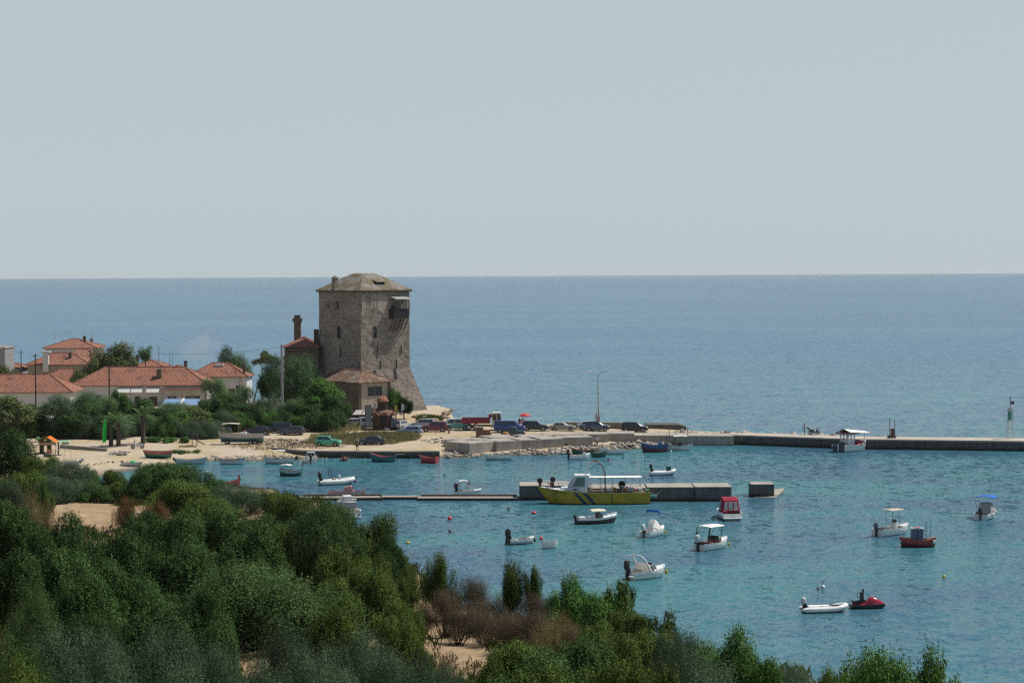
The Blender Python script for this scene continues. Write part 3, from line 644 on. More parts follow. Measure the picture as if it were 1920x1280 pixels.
for k in (4, 5, 6, 7):
    a = 2 * math.pi * k / 8; m = MB(); nn = Vector((math.cos(a), math.sin(a), 0)); tt = Vector((-nn.y, nn.x, 0)); c_ = nn * 0.86
    ps = [c_ + tt * s_ * 0.16 + nn * d + Vector((0, 0, z)) for d in (-0.05, 0.03) for s_, z in ((-1, 3.7), (1, 3.7), (1, 4.4), (-1, 4.4))]
    m.add(ps, [(0, 1, 2, 3), (7, 6, 5, 4), (0, 4, 5, 1), (1, 5, 6, 2), (2, 6, 7, 3), (3, 7, 4, 0)]); m.build('lantern_window', DARK, la)
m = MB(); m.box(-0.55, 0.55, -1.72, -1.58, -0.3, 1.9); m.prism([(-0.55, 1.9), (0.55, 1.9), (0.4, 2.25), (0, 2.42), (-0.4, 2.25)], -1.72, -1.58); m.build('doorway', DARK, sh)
m = MB(); m.box(0.15, 1.0, -2.1, -1.8, -0.3, 0.35); m.build('step', CONCB, sh)
m = MB(); m.tube([(1.5, -1.0, -0.3), (1.5, -1.0, 2.4)], 0.06, 6); m.tube([(1.75, -0.6, -0.3), (1.75, -0.6, 2.4)], 0.05, 6); m.build('downpipe', STEEL, sh)
# dark kiosk with a pale awning, and a tall dark board on two posts
kq = D(678, 800, 345); ki = thing('dark_kiosk', 'dark open kiosk with pale sheet awning beside the notice board', 'kiosk', (kq.x, 345, plateau(345.0)))
m = MB(); m.box(-1.1, 1.5, 0, 2, 0, 2.0); m.build('cabin', plain('dark_boards', (0.03, 0.027, 0.025), 0.9), ki)
m = MB(); m.loft([[(-1.5, -0.9, 1.95), (1.6, -0.9, 1.95), (1.6, -0.9, 2.0), (-1.5, -0.9, 2.0)], [(-1.1, 2.1, 2.55), (1.6, 2.1, 2.55), (1.6, 2.1, 2.6), (-1.1, 2.1, 2.6)]]); m.build('awning', plain('grey_sheet', (0.33, 0.31, 0.29), 0.8), ki)
nq = GG(690.5, 812); nb = thing('notice_board', 'tall narrow dark board raised on two posts in front of the kiosk', 'sign board', tuple(nq), 55)
m = MB(); m.box(-0.75, 0.75, -0.09, 0.09, 1.75, 4.7); m.build('board', plain('dark_board', (0.035, 0.045, 0.05), 0.5), nb)
for x in (-0.5, 0.5):
    m = MB(); m.box(x - 0.07, x + 0.07, 0.1, 0.22, -0.2, 4.4); m.build('post', WOOD, nb)
m = MB(); m.beam((-0.6, 0.3, 3.9), (-1.9, 3.2, -0.1), 0.1); m.build('stay', WOODL, nb)
# ---------------------------------------------------------------- plants
def m_leaf(name, cols, rough=0.5, trans=0.10, spec=0.05):
    m, t, p = nodes_of(name)
    geo = N(t, 'NewGeometry'); ob = coords(t); n1 = noise(t, ob, 2.2, 3, 0.6)
    oi = N(t, 'ObjectInfo')
    r = t.nodes.new('ShaderNodeValToRGB'); el = r.color_ramp.elements
    while len(el) < len(cols): el.new(0.5)
    for i, c in enumerate(cols): el[i].position = i / (len(cols) - 1); el[i].color = (*c, 1)
    a = N(t, 'Math', operation='MULTIPLY_ADD'); a.inputs[1].default_value = 0.55; t.links.new(geo.outputs['Random Per Island'], a.inputs[0])
    b = N(t, 'Math', operation='MULTIPLY_ADD'); b.inputs[1].default_value = 0.9; b.inputs[2].default_value = -0.28; t.links.new(n1.outputs['Fac'], b.inputs[0])
    t.links.new(b.outputs[0], a.inputs[2]); t.links.new(a.outputs[0], r.inputs[0])
    hsv = N(t, 'HueSaturation'); t.links.new(r.outputs[0], hsv.inputs['Color'])
    v = N(t, 'MapRange'); v.inputs[3].default_value = 0.75; v.inputs[4].default_value = 1.3; t.links.new(oi.outputs['Random'], v.inputs[0]); t.links.new(v.outputs[0], hsv.inputs['Value'])
    t.links.new(hsv.outputs[0], p.inputs['Base Color']); p.inputs['Roughness'].default_value = rough; p.inputs['Specular IOR Level'].default_value = spec
    tr = N(t, 'BsdfTranslucent'); mixs = N(t, 'MixShader'); mixs.inputs[0].default_value = trans
    t.links.new(hsv.outputs[0], tr.inputs['Color']); t.links.new(p.outputs[0], mixs.inputs[1]); t.links.new(tr.outputs[0], mixs.inputs[2])
    t.links.new(mixs.outputs[0], t.nodes['Material Output'].inputs['Surface'])
    return m
LEAF = {
    'lentisk': m_leaf('dark_glossy_leaves', [(0.011, 0.030, 0.007), (0.027, 0.062, 0.015), (0.057, 0.110, 0.027), (0.144, 0.187, 0.067)], 0.55),
    'green': m_leaf('green_leaves', [(0.011, 0.023, 0.004), (0.040, 0.073, 0.012), (0.100, 0.146, 0.028), (0.214, 0.202, 0.053)], 0.55),
    'olive': m_leaf('grey_green_leaves', [(0.026, 0.050, 0.024), (0.053, 0.090, 0.046), (0.097, 0.143, 0.079), (0.165, 0.204, 0.127)], 0.55),
    'feather': m_leaf('feathery_green_leaves', [(0.014, 0.030, 0.009), (0.039, 0.076, 0.022), (0.080, 0.135, 0.042), (0.163, 0.210, 0.078)], 0.55),
    'brown': m_leaf('dry_brown_twigs', [(0.035, 0.024, 0.014), (0.071, 0.049, 0.029), (0.112, 0.084, 0.046), (0.150, 0.118, 0.055)], 0.8, 0.1, 0.2),
    'tan': m_leaf('straw_dry_leaves', [(0.099, 0.075, 0.028), (0.187, 0.144, 0.056), (0.264, 0.208, 0.084)], 0.8, 0.15, 0.2),
    'rust': m_leaf('rusty_dry_leaves', [(0.055, 0.030, 0.011), (0.110, 0.058, 0.019), (0.143, 0.098, 0.028)], 0.8, 0.15, 0.2),
    'bright': m_leaf('bright_green_leaves', [(0.017, 0.054, 0.010), (0.043, 0.110, 0.019), (0.090, 0.180, 0.038), (0.168, 0.228, 0.072)], 0.55),
    'bluish': m_leaf('bluish_green_leaves', [(0.044, 0.096, 0.038), (0.093, 0.171, 0.064), (0.178, 0.256, 0.093)], 0.55),
    'weed': m_leaf('weed_blades', [(0.16, 0.16, 0.075), (0.27, 0.25, 0.12), (0.4, 0.35, 0.19)], 0.7, 0.3, 0.2),
    'autumn': m_leaf('brownish_green_leaves', [(0.051, 0.074, 0.026), (0.098, 0.128, 0.044), (0.167, 0.154, 0.060)], 0.55),
}
BARK = plain('bark', (0.07, 0.05, 0.035), 0.9, var=0.3, scale=6)
def unit(a): return a / np.maximum(1e-9, np.linalg.norm(a, axis=-1, keepdims=True))
def leaf_mesh(name, mat, seed, clumps, n_sprig, per, slen, ll, lw, up=0.5, spread=0.7, inner=0.35, droop=0.0):
    """sprigs of small leaves set all over and inside a set of clumps (x, y, z, radius, squash)"""
    r = np.random.default_rng(seed); K = np.array(clumps, float); pr = K[:, 3] ** 2; pr /= pr.sum()
    k = r.choice(len(K), n_sprig, p=pr); c = K[k, :3]; rad = K[k, 3:4]
    d = unit(r.normal(size=(n_sprig, 3)) + np.array([0, 0, 0.25]))
    q = inner + (1 - inner) * r.random((n_sprig, 1)) ** 0.45
    sq = np.concatenate([np.ones((n_sprig, 2)), K[k, 4:5]], 1)
    o = c + d * rad * q * sq
    ax = unit(d * 0.8 + np.array([0, 0, up]) + r.normal(size=(n_sprig, 3)) * 0.35)
    L = slen * (0.5 + r.random((n_sprig, 1)))
    s = (np.arange(per) + 0.5) / per
    P = o[:, None, :] + ax[:, None, :] * (L[:, None, :] * s[None, :, None]) + r.normal(size=(n_sprig, per, 3)) * ll * 0.25
    A = unit(ax[:, None, :] * (1 - spread) + r.normal(size=(n_sprig, per, 3)) * spread * 0.7 + np.array([0, 0, -droop])).reshape(-1, 3)
    P = P.reshape(-1, 3); keep = P[:, 2] > 0.0; P = P[keep]; A = A[keep]; n = len(P)
    dn = np.repeat(d[:, None, :], per, 1).reshape(-1, 3)[keep]
    nv = unit(dn * 1.0 + r.normal(size=(n, 3)) * 0.38 + np.array([0, 0, 0.75]))
    A = unit(A - nv * (A * nv).sum(1, keepdims=True) * 0.8); B = unit(np.cross(A, nv))
    l = ll * (0.6 + 0.8 * r.random((n, 1))); w = lw * (0.7 + 0.6 * r.random((n, 1)))
    nn = np.cross(A, B) * w * 0.18
    V = np.stack([P, P + A * l * 0.5 + B * w * 0.5 + nn, P + A * l, P + A * l * 0.5 - B * w * 0.5 + nn], 1).reshape(-1, 3)
    F = np.arange(4 * n, dtype=np.int32).reshape(-1, 4)
    return np_mesh(name, V, F, mat)
def stem_mesh(name, seed, clumps, base_r=0.05, n=6, mat=None, spread=0.15):
    r = random.Random(seed); m = MB(); cl = sorted(clumps, key=lambda c: -c[3])
    for c in r.sample(cl, min(len(cl), n * 2)):
        b = Vector((r.uniform(-spread, spread), r.uniform(-spread, spread), -0.06)); e = Vector(c[:3]); mid = b.lerp(e, 0.5) + Vector((r.uniform(-.08, .08), r.uniform(-.08, .08), -0.05))
        m.tube([b, mid, e], [base_r, base_r * 0.6, base_r * 0.2], 5)
        for _ in range(3): m.tube([mid.lerp(e, r.uniform(0.2, 0.9)), e + Vector((r.uniform(-1, 1), r.uniform(-1, 1), r.uniform(0, 0.8))) * c[3] * 0.8], [base_r * 0.3, base_r * 0.08], 4)
    me = bpy.data.meshes.new(name); me.from_pydata(m.v, [], m.f); me.materials.append(mat or BARK); return me
def dome_clumps(seed, n, r0=0.24, r1=0.38, flat=0.85, low=True):
    r = random.Random(seed); out = [(0, 0, 0.35, 0.5, 0.8)]
    for i in range(n):
        a = r.uniform(0, 2 * math.pi); e = math.asin(r.uniform(0.0 if low else 0.2, 1.0)); q = r.uniform(0.58, 0.84); R_ = r.uniform(r0, r1)
        out.append((math.cos(a) * math.cos(e) * q, math.sin(a) * math.cos(e) * q, 0.12 + math.sin(e) * q * flat, R_, 0.85))
    return out
PROTO = {}
def shrub_protos(kind, nvar, nsprig, per, slen, ll, lw, up, spread, nclump=22, r0=0.17, r1=0.32, mat=None, inner=0.5):
    L = []
    for i in range(nvar):
        sd = sum(ord(ch) for ch in kind) * 7 + i * 13
        cl = dome_clumps(sd, nclump, r0, r1)
        f = leaf_mesh(kind + '_foliage', LEAF[mat or kind], sd + 1, cl, nsprig, per, slen, ll, lw, up, spread, inner)
        s_ = stem_mesh(kind + '_stems', sd + 2, cl, 0.035, 7)
        L.append((f, s_))
    PROTO[kind] = L
shrub_protos('lentisk', 4, 5600, 7, 0.10, 0.040, 0.022, 0.55, 0.75, 20, 0.2, 0.36, None, 0.72)
shrub_protos('green', 3, 5200, 7, 0.13, 0.042, 0.022, 0.5, 0.75, 20, 0.18, 0.34, None, 0.65)
shrub_protos('olive', 3, 6200, 8, 0.19, 0.042, 0.010, 0.85, 0.5)
shrub_protos('feather', 3, 6800, 8, 0.19, 0.042, 0.012, 0.85, 0.5, 20, 0.2, 0.36, None, 0.65)
shrub_protos('brown', 3, 3600, 8, 0.24, 0.050, 0.0065, 0.9, 0.55, 13, 0.24, 0.38, None, 0.1)
shrub_protos('tan', 1, 2600, 8, 0.26, 0.055, 0.008, 1.0, 0.5, 12)
shrub_protos('rust', 1, 3200, 7, 0.22, 0.050, 0.012, 0.9, 0.5, 12)
shrub_protos('bright', 2, 4600, 7, 0.15, 0.046, 0.026, 0.5, 0.75, 14)
# upright broom-like plant
def broom(seed):
    r = random.Random(seed); cl = []
    for i in range(14):
        a = r.uniform(0, 6.28); q = r.uniform(0, 0.75); h = r.uniform(0.45, 0.95)
        for z in (0.25, 0.5, 0.75, 1.0): cl.append((math.cos(a) * q * (0.5 + z * 0.5), math.sin(a) * q * (0.5 + z * 0.5), z * h, 0.22 * (1.15 - z * 0.45), 1.2))
    return cl
PROTO['broom'] = []
for i in range(2):
    cl = broom(40 + i); PROTO['broom'].append((leaf_mesh('broom_foliage', LEAF['green'], 50 + i, cl, 3400, 7, 0.18, 0.06, 0.016, 1.2, 0.4, 0.3), stem_mesh('broom_stems', 60 + i, cl, 0.025, 12)))
# thin open sapling
PROTO['sapling'] = []
r_ = random.Random(5); cl = [(r_.uniform(-0.7, 0.7), r_.uniform(-0.5, 0.5), r_.uniform(0.45, 0.95), r_.uniform(0.1, 0.2), 0.8) for _ in range(12)]
PROTO['sapling'].append((leaf_mesh('sapling_foliage', LEAF['green'], 71, cl, 520, 6, 0.12, 0.07, 0.04, 0.4, 0.8, 0.1), stem_mesh('sapling_stems', 72, cl, 0.03, 8)))
SHN = [0]
def shrub(px, ptop, Y, wpx, kind, label=None, group=None, hmin=0.7, deep=0.9, name=None, cat='shrub', var=None, wide=1.0):
    top = D(px, ptop, Y); g0 = gz(top.x, Y); h = max(hmin, top.z - g0)
    hm = (0.75 if kind == 'broom' else 1.5) * wpx * Y / FPX + 0.4
    if h > hm: g0 = top.z - hm; h = hm
    w = wpx * Y / FPX / 2 * wide
    i = SHN[0]; SHN[0] += 1; rr = random.Random(i * 31 + 5)
    f, s_ = PROTO[kind][(i if var is None else var) % len(PROTO[kind])]
    kn = name or {'lentisk': 'evergreen_shrub', 'green': 'green_shrub', 'olive': 'olive_shrub', 'feather': 'feathery_shrub', 'brown': 'dry_shrub', 'tan': 'dry_shrub', 'rust': 'dry_shrub', 'bright': 'green_shrub', 'broom': 'broom_shrub', 'sapling': 'sapling'}[kind]
    t = thing(kn, label, cat, (top.x, Y, g0), rr.uniform(0, 360), group)
    t.scale = (w * 1.05, w * deep * 1.05, h * 1.02)
    for nm, me in (('foliage', f), ('stems', s_)):
        o = bpy.data.objects.new(nm, me); C.objects.link(o); setp(o, t)
    return t
GD = 'dark evergreen shrubs massed on the left slope'; LD = 'dark glossy evergreen shrub in the dense mass covering the left slope'
GO = 'grey green olive shrubs along the bottom'; LO = 'grey green olive shrub in the band along the bottom left'
GB = 'dry shrubs beside the hill path'; LB = 'bare brown dry shrub in the thicket above the hill path'
GS = 'shrubs on the far end of the slope'; LS = 'green shrub on the far left end of the slope above the beach'
GR = 'green shrubs on the lower right slope'; LR = 'leafy green shrub on the lower slope right of the path'
SHRUBS = [
 (8, 808, 165, 130, 'lentisk', 'tall dark shrub at the left edge, highest on the slope', None), (75, 856, 160, 100, 'green', LS, GS), (130, 866, 156, 120, 'olive', LS, GS),
 (162, 876, 168, 50, 'bright', 'broad leaved dark green shrub beside the beach sand', None), (205, 882, 166, 64, 'green', LS, GS), (40, 880, 150, 110, 'green', LS, GS), (110, 895, 150, 110, 'olive', LS, GS),
 (180, 905, 150, 90, 'lentisk', LS, GS), (240, 900, 150, 80, 'green', LS, GS),
 (318, 862, 150, 175, 'lentisk', 'big rounded evergreen shrub hiding the edge of the bay', None), (262, 884, 148, 80, 'lentisk', GD and LD, GD), (385, 888, 142, 95, 'lentisk', LD, GD),
 (335, 900, 138, 150, 'green', LD, GD), (455, 912, 135, 130, 'olive', 'pale olive shrub left of the floating pontoons', None), (410, 930, 128, 120, 'green', LD, GD),
 (518, 920, 126, 80, 'green', LD, GD), (545, 932, 122, 120, 'green', 'green shrub growing just below the floating pontoons', None), (620, 944, 116, 110, 'lentisk', LD, GD), (706, 966, 106, 100, 'green', 'dark leaning shrub alone on the cliff edge', None),
 (722, 1003, 103, 60, 'lentisk', 'small dark shrub under the leaning cliff edge shrub', None),
 (605, 958, 104, 150, 'feather', 'large feathery shrub on the crest of the slope', None), (500, 962, 110, 140, 'lentisk', LD, GD), (550, 985, 105, 150, 'green', LD, GD),
 (762, 1056, 96, 60, 'green', 'narrow green shrub at the edge above the water', None), (735, 1015, 99, 70, 'lentisk', LD, GD), (745, 1085, 88, 70, 'green', LD, GD), (690, 1035, 95, 100, 'green', LD, GD), (640, 1030, 92, 130, 'green', LD, GD),
 (232, 930, 132, 46, 'rust', 'rust brown dry shrub right of the bare sand patch', None), (298, 938, 130, 62, 'rust', 'wide rust brown dry shrub between evergreen shrubs', None), (355, 948, 126, 60, 'green', LD, GD),
 (85, 908, 132, 36, 'bright', 'small fresh green bush on the bare sand patch', None), (15, 900, 130, 100, 'olive', 'olive shrub at the left edge beside the sand patch', None),
 (60, 930, 118, 90, 'tan', 'straw dry shrub at the left of the sand patch', None),
 (20, 946, 106, 150, 'lentisk', LD, GD), (120, 968, 104, 150, 'lentisk', LD, GD), (215, 998, 96, 160, 'lentisk', LD, GD), (270, 956, 108, 120, 'lentisk', LD, GD), (330, 965, 102, 160, 'lentisk', LD, GD),
 (420, 955, 106, 150, 'lentisk', LD, GD), (470, 985, 96, 150, 'lentisk', LD, GD), (90, 1020, 84, 190, 'lentisk', LD, GD), (330, 1030, 84, 200, 'lentisk', LD, GD), (220, 1055, 78, 190, 'lentisk', LD, GD),
 (15, 1035, 82, 150, 'lentisk', LD, GD), (440, 1050, 84, 160, 'lentisk', LD, GD), (150, 1085, 70, 170, 'lentisk', LD, GD), (380, 1100, 72, 150, 'lentisk', LD, GD), (280, 1120, 66, 180, 'lentisk', LD, GD),
 (170, 1140, 60, 150, 'lentisk', LD, GD), (400, 1170, 60, 140, 'lentisk', LD, GD),
 (50, 1112, 62, 120, 'feather', 'soft feathery shrub at the left edge in front of dark evergreens', None),
 (150, 1192, 51, 240, 'olive', LO, GO), (320, 1186, 51, 210, 'olive', LO, GO), (30, 1200, 50, 150, 'feather', 'feathery green shrub at the left edge above the bottom corner', None), (240, 1205, 46, 240, 'olive', LO, GO), (400, 1214, 47, 140, 'olive', LO, GO),
 (45, 1240, 42, 150, 'green', 'dark yellowish shrub in the bottom left corner', None), (180, 1250, 41, 200, 'olive', LO, GO), (350, 1245, 42, 200, 'olive', LO, GO),
 (510, 1066, 77, 320, 'feather', 'largest feathery green shrub, wide and rounded, in the middle of the slope', None), (690, 1068, 82, 140, 'green', 'yellowish green leafy shrub right of the largest feathery shrub', None),
 (755, 1120, 78, 90, 'green', 'leafy green shrub hanging over the left side of the path', None), (640, 1120, 74, 140, 'green', LR and 'green shrub tucked below the largest feathery shrub', None), (730, 1160, 70, 120, 'green', 'dark green shrub low on the left side of the path', None),
 (530, 1180, 57, 130, 'olive', 'silvery olive shrub in front of the largest feathery shrub', None), (660, 1195, 57, 170, 'olive', LO, GO), (590, 1230, 49, 190, 'olive', LO, GO), (720, 1225, 52, 160, 'olive', LO, GO),
 (480, 1245, 43, 160, 'olive', LO, GO), (760, 1245, 47, 150, 'olive', LO, GO), (620, 1262, 42, 200, 'olive', LO, GO),
 (822, 1054, 88, 84, 'broom', 'upright feathery green shrub left of the brown thicket', None), (957, 1062, 84, 84, 'broom', 'upright dark green broom standing behind the brown thicket', None), (1002, 1074, 84, 54, 'broom', 'thin grey green broom beside a taller one', None),
 (880, 1094, 88, 120, 'brown', LB, GB), (945, 1108, 85, 130, 'brown', LB, GB), (1010, 1116, 83, 110, 'brown', LB, GB), (835, 1118, 84, 90, 'brown', LB, GB), (915, 1135, 80, 130, 'brown', LB, GB), (985, 1148, 77, 130, 'brown', LB, GB),
 (1050, 1158, 75, 110, 'tan', 'straw coloured dry shrub below the bright green shrub', None), (1090, 1165, 72, 90, 'brown', LB, GB), (860, 1150, 80, 80, 'brown', LB, GB), (790, 1140, 84, 60, 'brown', LB, GB),
 (1082, 1092, 81, 130, 'bright', 'bright green rounded shrub right of the brown thicket', None), (1140, 1116, 78, 140, 'bright', 'bright green shrub sloping down toward the water', None), (1166, 1100, 78, 90, 'sapling', 'spindly open sapling sticking up over the water', None),
 (1180, 1150, 73, 120, 'green', LR, GR), (1236, 1160, 70, 90, 'sapling', 'thin leafy sapling at the right cliff edge', None), (1120, 1170, 70, 120, 'green', LR, GR), (1225, 1183, 66, 130, 'green', LR, GR),
 (970, 1190, 64, 160, 'green', LR, GR), (1070, 1195, 62, 190, 'lentisk', LR, GR), (1170, 1190, 63, 140, 'green', LR, GR), (1030, 1228, 52, 250, 'lentisk', LR, GR), (915, 1240, 53, 110, 'green', LR, GR),
 (835, 1228, 56, 50, 'rust', 'rust brown shrub on the near side of the path', None), (835, 1248, 50, 120, 'olive', 'grey green shrub at the bottom beside the path end', None), (1150, 1238, 50, 210, 'green', LR, GR), (1000, 1255, 46, 200, 'green', LR, GR),
 (1290, 1190, 60, 160, 'olive', 'olive shrub at the cliff foot right of the green shrubs', None), (1260, 1215, 56, 90, 'olive', LR and 'low olive shrub at the bottom in front of the cliff olive', None), (1365, 1194, 57, 170, 'bright', 'green shrub rising over the water at the bottom right', None),
 (1425, 1230, 54, 120, 'bright', 'small green shrub lowest at the right end of the slope', None), (1330, 1235, 50, 180, 'olive', 'wide olive shrub along the bottom right edge', None), (1230, 1250, 46, 150, 'green', LR, GR),
 (1490, 1246, 58, 110, 'olive', 'olive shrub filling the gap left of the bottom right bushes', None), (795, 1212, 64, 60, 'green', 'small green shrub on the left edge of the path', None), (640, 1085, 84, 120, 'green', LD, GD),
 (1635, 1226, 46, 200, 'bright', 'bright bush top alone against the water at the bottom right', None), (1735, 1238, 46, 170, 'bright', 'smaller bush top right of another at the bottom right', None), (1555, 1260, 44, 110, 'green', 'low bush tip left of the two bottom right bushes', None)]
for a in SHRUBS: shrub(*a)
# undergrowth over the hill between the shrubs (not on the bare sand and the path)
def tufts(name, label_kind, pts, mat, seed, h, blades, w, bend=0.35):
    r = np.random.default_rng(seed); P = np.repeat(np.array(pts), blades, 0); n = len(P)
    P = P + np.concatenate([r.normal(size=(n, 2)) * h * 0.35, np.full((n, 1), -0.02)], 1)
    a = r.random((n, 1)) * 6.283; dirn = np.concatenate([np.cos(a), np.sin(a), np.zeros((n, 1))], 1); sd = np.concatenate([-np.sin(a), np.cos(a), np.zeros((n, 1))], 1)
    hh = h * (0.5 + r.random((n, 1))); T = P + np.array([0, 0, 1]) * hh + dirn * hh * bend * (0.4 + r.random((n, 1)))
    Mi = P + np.array([0, 0, 0.6]) * hh + dirn * hh * bend * 0.25
    V = np.stack([P - sd * w / 2, P + sd * w / 2, Mi + sd * w / 3, T, Mi - sd * w / 3], 1).reshape(-1, 3); F = np.arange(5 * n, dtype=np.int32).reshape(-1, 5)
    o = bpy.data.objects.new(name, np_mesh(name, V, F, mat)); C.objects.link(o); tag(o, kind='stuff'); return o
r_ = np.random.default_rng(3)
def inside_view(x, y, m=60):
    px = 960 + x / y * FPX; return (px > -m) & (px < 1920 + m)
N_ = 26000; yy = 38 + r_.random(N_) ** 0.8 * 170; xx = (r_.random(N_) - 0.5) * yy * 0.56
keep = inside_view(xx, yy) & (xx < np.interp(yy, EY, EX) + 13)
zz = land_z(xx, yy); ppx = 960 + xx / yy * FPX; ppy = 512 + (CAM_Z - zz) / yy * FPX
bare = ((ppx > 60) & (ppx < 215) & (ppy > 922) & (ppy < 985) & (yy > 110)) | ((np.abs(ppx - (790 + (ppy - 1165) * 1.5)) < 38) & (ppy > 1155) & (ppy < 1250) & (ppx < 930))
keep &= ~bare & (zz > 1.0) & (yy > 58)
pts = np.stack([xx, yy, zz], 1)[keep]; half = vnoise(pts[:, 0], pts[:, 1], 5, 21) > 0.5
tufts('dry_grass', 'grass', pts[half], LEAF['tan'], 1, 0.24, 10, 0.012)
tufts('undergrowth', 'undergrowth', pts[~half], LEAF['autumn'], 2, 0.45, 12, 0.018, 0.5)
# ---------------------------------------------------------------- village trees
def tree_clumps(seed, n, zlo=0.38, rx=0.36):
    r = random.Random(seed); out = [(0, 0, 0.62, 0.22, 0.9)]
    for i in range(n):
        a = r.uniform(0, 6.283); u = r.uniform(-1, 1); q = r.uniform(0.6, 1.0); ch = math.sqrt(1 - u * u)
        out.append((math.cos(a) * ch * rx * q, math.sin(a) * ch * rx * q, (zlo + 0.92) / 2 + u * (0.92 - zlo) / 2 * q, r.uniform(0.09, 0.17), 0.85))
    return out
def tree_proto(kind, mat, seed, n=22, zlo=0.16, rx=0.40, ns=3000, per=5, slen=0.07, ll=0.035, lw=0.02, up=0.4, spread=0.75):
    cl = tree_clumps(seed, n, zlo, rx); f = leaf_mesh('crown', LEAF[mat], seed + 1, cl, ns, per, slen, ll, lw, up, spread, 0.15)
    r = random.Random(seed); m = MB(); m.tube([(0, 0, -0.05), (0.015, 0.01, 0.2), (0, 0.01, 0.42)], [0.035, 0.026, 0.018], 7)
    for c in cl[1::2]: m.tube([(0, 0.01, r.uniform(0.2, 0.42)), Vector(c[:3]) * 0.6 + Vector((0, 0, 0.16)), c[:3]], [0.016, 0.01, 0.004], 5)
    me = bpy.data.meshes.new('trunk'); me.from_pydata(m.v, [], m.f); me.materials.append(BARK)
    PROTO.setdefault(kind, []).append((f, me))
for i in range(3): tree_proto('round', 'lentisk', 100 + i)
for i in range(2): tree_proto('fresh', 'bright', 200 + i, zlo=0.14, rx=0.42)
for i in range(2): tree_proto('tamarisk', 'bluish', 300 + i, ns=3200, slen=0.11, ll=0.035, lw=0.009, up=0.7, spread=0.5, zlo=0.12, rx=0.42)
for i in range(2): tree_proto('silver', 'olive', 400 + i, ns=2800, slen=0.1, ll=0.035, lw=0.011, up=0.6, spread=0.6, zlo=0.12, rx=0.42)
for i in range(1): tree_proto('brownish', 'autumn', 500 + i, 28, 0.2, 0.42, 3000)
TN = [0]
def tree(px, ptop, Y, wpx, kind, label, group=None, name='leafy_tree', cat='tree', gnd=None, rx=0.42):
    top = D(px, ptop, Y); g0 = gz(top.x, Y) if gnd is None else gnd; h = top.z - g0; w = wpx * Y / FPX / (2 * rx + 0.12)
    i = TN[0]; TN[0] += 1; f, s_ = PROTO[kind][i % len(PROTO[kind])]
    t = thing(name, label, cat, (top.x, Y, g0), (i * 77) % 360, group); t.scale = (w, w, h)
    for nm, me in (('crown', f), ('trunk', s_)):
        o = bpy.data.objects.new(nm, me); C.objects.link(o); setp(o, t)
    return t
GT = 'street trees between the beach and the houses'; LT = 'dense dark street tree in the row behind the beach'; LF = 'feathery green tamarisk in the row behind the beach'; GF = 'tamarisks in the street tree row'
for a in [
 (20, 738, 325, 110, 'brownish', 'large brownish green tree at the left edge behind the beach'), (62, 752, 332, 60, 'round', LT, GT), (108, 742, 330, 85, 'silver', 'silvery round tree behind the orange beach canopy'),
 (160, 734, 333, 84, 'tamarisk', LF, GF), (192, 742, 335, 70, 'tamarisk', LF, GF), (228, 724, 340, 44, 'fresh', 'light green tall narrow tree in front of the long house'), (262, 744, 337, 70, 'round', LT, GT),
 (140, 772, 326, 70, 'round', LT, GT), (205, 778, 329, 80, 'round', LT, GT), (245, 776, 330, 70, 'tamarisk', LF, GF), (300, 760, 335, 84, 'round', LT, GT), (330, 766, 333, 70, 'fresh', LT, GT), (366, 762, 335, 80, 'brownish', 'brownish tree behind the boat on its trailer'),
 (285, 790, 330, 60, 'round', LT, GT), (390, 775, 336, 60, 'fresh', 'light green tree left of the parked dark cars'), (345, 788, 331, 70, 'fresh', LT, GT),
 (404, 706, 378, 60, 'tamarisk', 'feathery tree covering the left of the white corner cottage'), (412, 736, 345, 90, 'round', LT, GT), (452, 722, 360, 60, 'tamarisk', 'tamarisk standing against the white corner cottage'), (445, 750, 345, 70, 'round', LT, GT), (480, 748, 346, 60, 'brownish', 'brownish green tree behind the black parked sedan'),
 (506, 738, 345, 66, 'silver', 'silvery tree in front of the low white shop'), (548, 745, 343, 56, 'tamarisk', LF, GF), (562, 668, 364, 80, 'tamarisk', 'tall feathery tree against the brown annex'), (530, 690, 362, 60, 'tamarisk', 'feathery tree left of the annex behind the concrete pole'), (586, 712, 352, 70, 'fresh', LT, GT),
 (612, 712, 350, 92, 'fresh', 'bright rounded tree hiding the stone house left wall'), (632, 738, 346, 60, 'round', LT, GT), (575, 752, 342, 70, 'round', LT, GT),
 (208, 640, 418, 100, 'brownish', 'broad brownish tree rising behind the long house'), (180, 662, 416, 60, 'brownish', 'smaller brownish tree left of the broad one behind the long house'), (150, 690, 405, 40, 'brownish', 'low tree between the grey house and the long house'),
 (425, 652, 425, 60, 'silver', 'pale tree behind the white corner cottage roof'), (448, 664, 420, 50, 'tamarisk', 'green tree right behind the corner cottage chimney'), (514, 668, 388, 44, 'silver', 'pale airy tree between the bare tree and the concrete pole'), (505, 690, 384, 50, 'round', 'low dark tree at the foot of the bare tree'),
 (15, 682, 397, 50, 'brownish', 'tree top at the left edge above the low cottage roof'), (742, 722, 361, 32, 'fresh', 'climbing bush against the right side of the stone house'), (757, 742, 359, 40, 'round', 'dark bush at the foot of the tower slope')]: tree(*a)
GU = 'garden bushes under the street trees'; LU = 'dark garden bush in the continuous undergrowth below the street trees'
rb = random.Random(77)
for k in range(44):
    px = 6 + k * 15 + rb.uniform(-6, 6)
    if 640 < px: px -= 620
    pb = (819 if px < 400 else 806) + rb.uniform(-6, 3); q_ = GG(px, pb); h_ = rb.uniform(22, 42)
    shrub(px, pb - h_, q_.y, rb.uniform(40, 64), rb.choice(['lentisk', 'green', 'lentisk', 'olive', 'bright']), LU, GU, name='garden_bush', cat='bush')
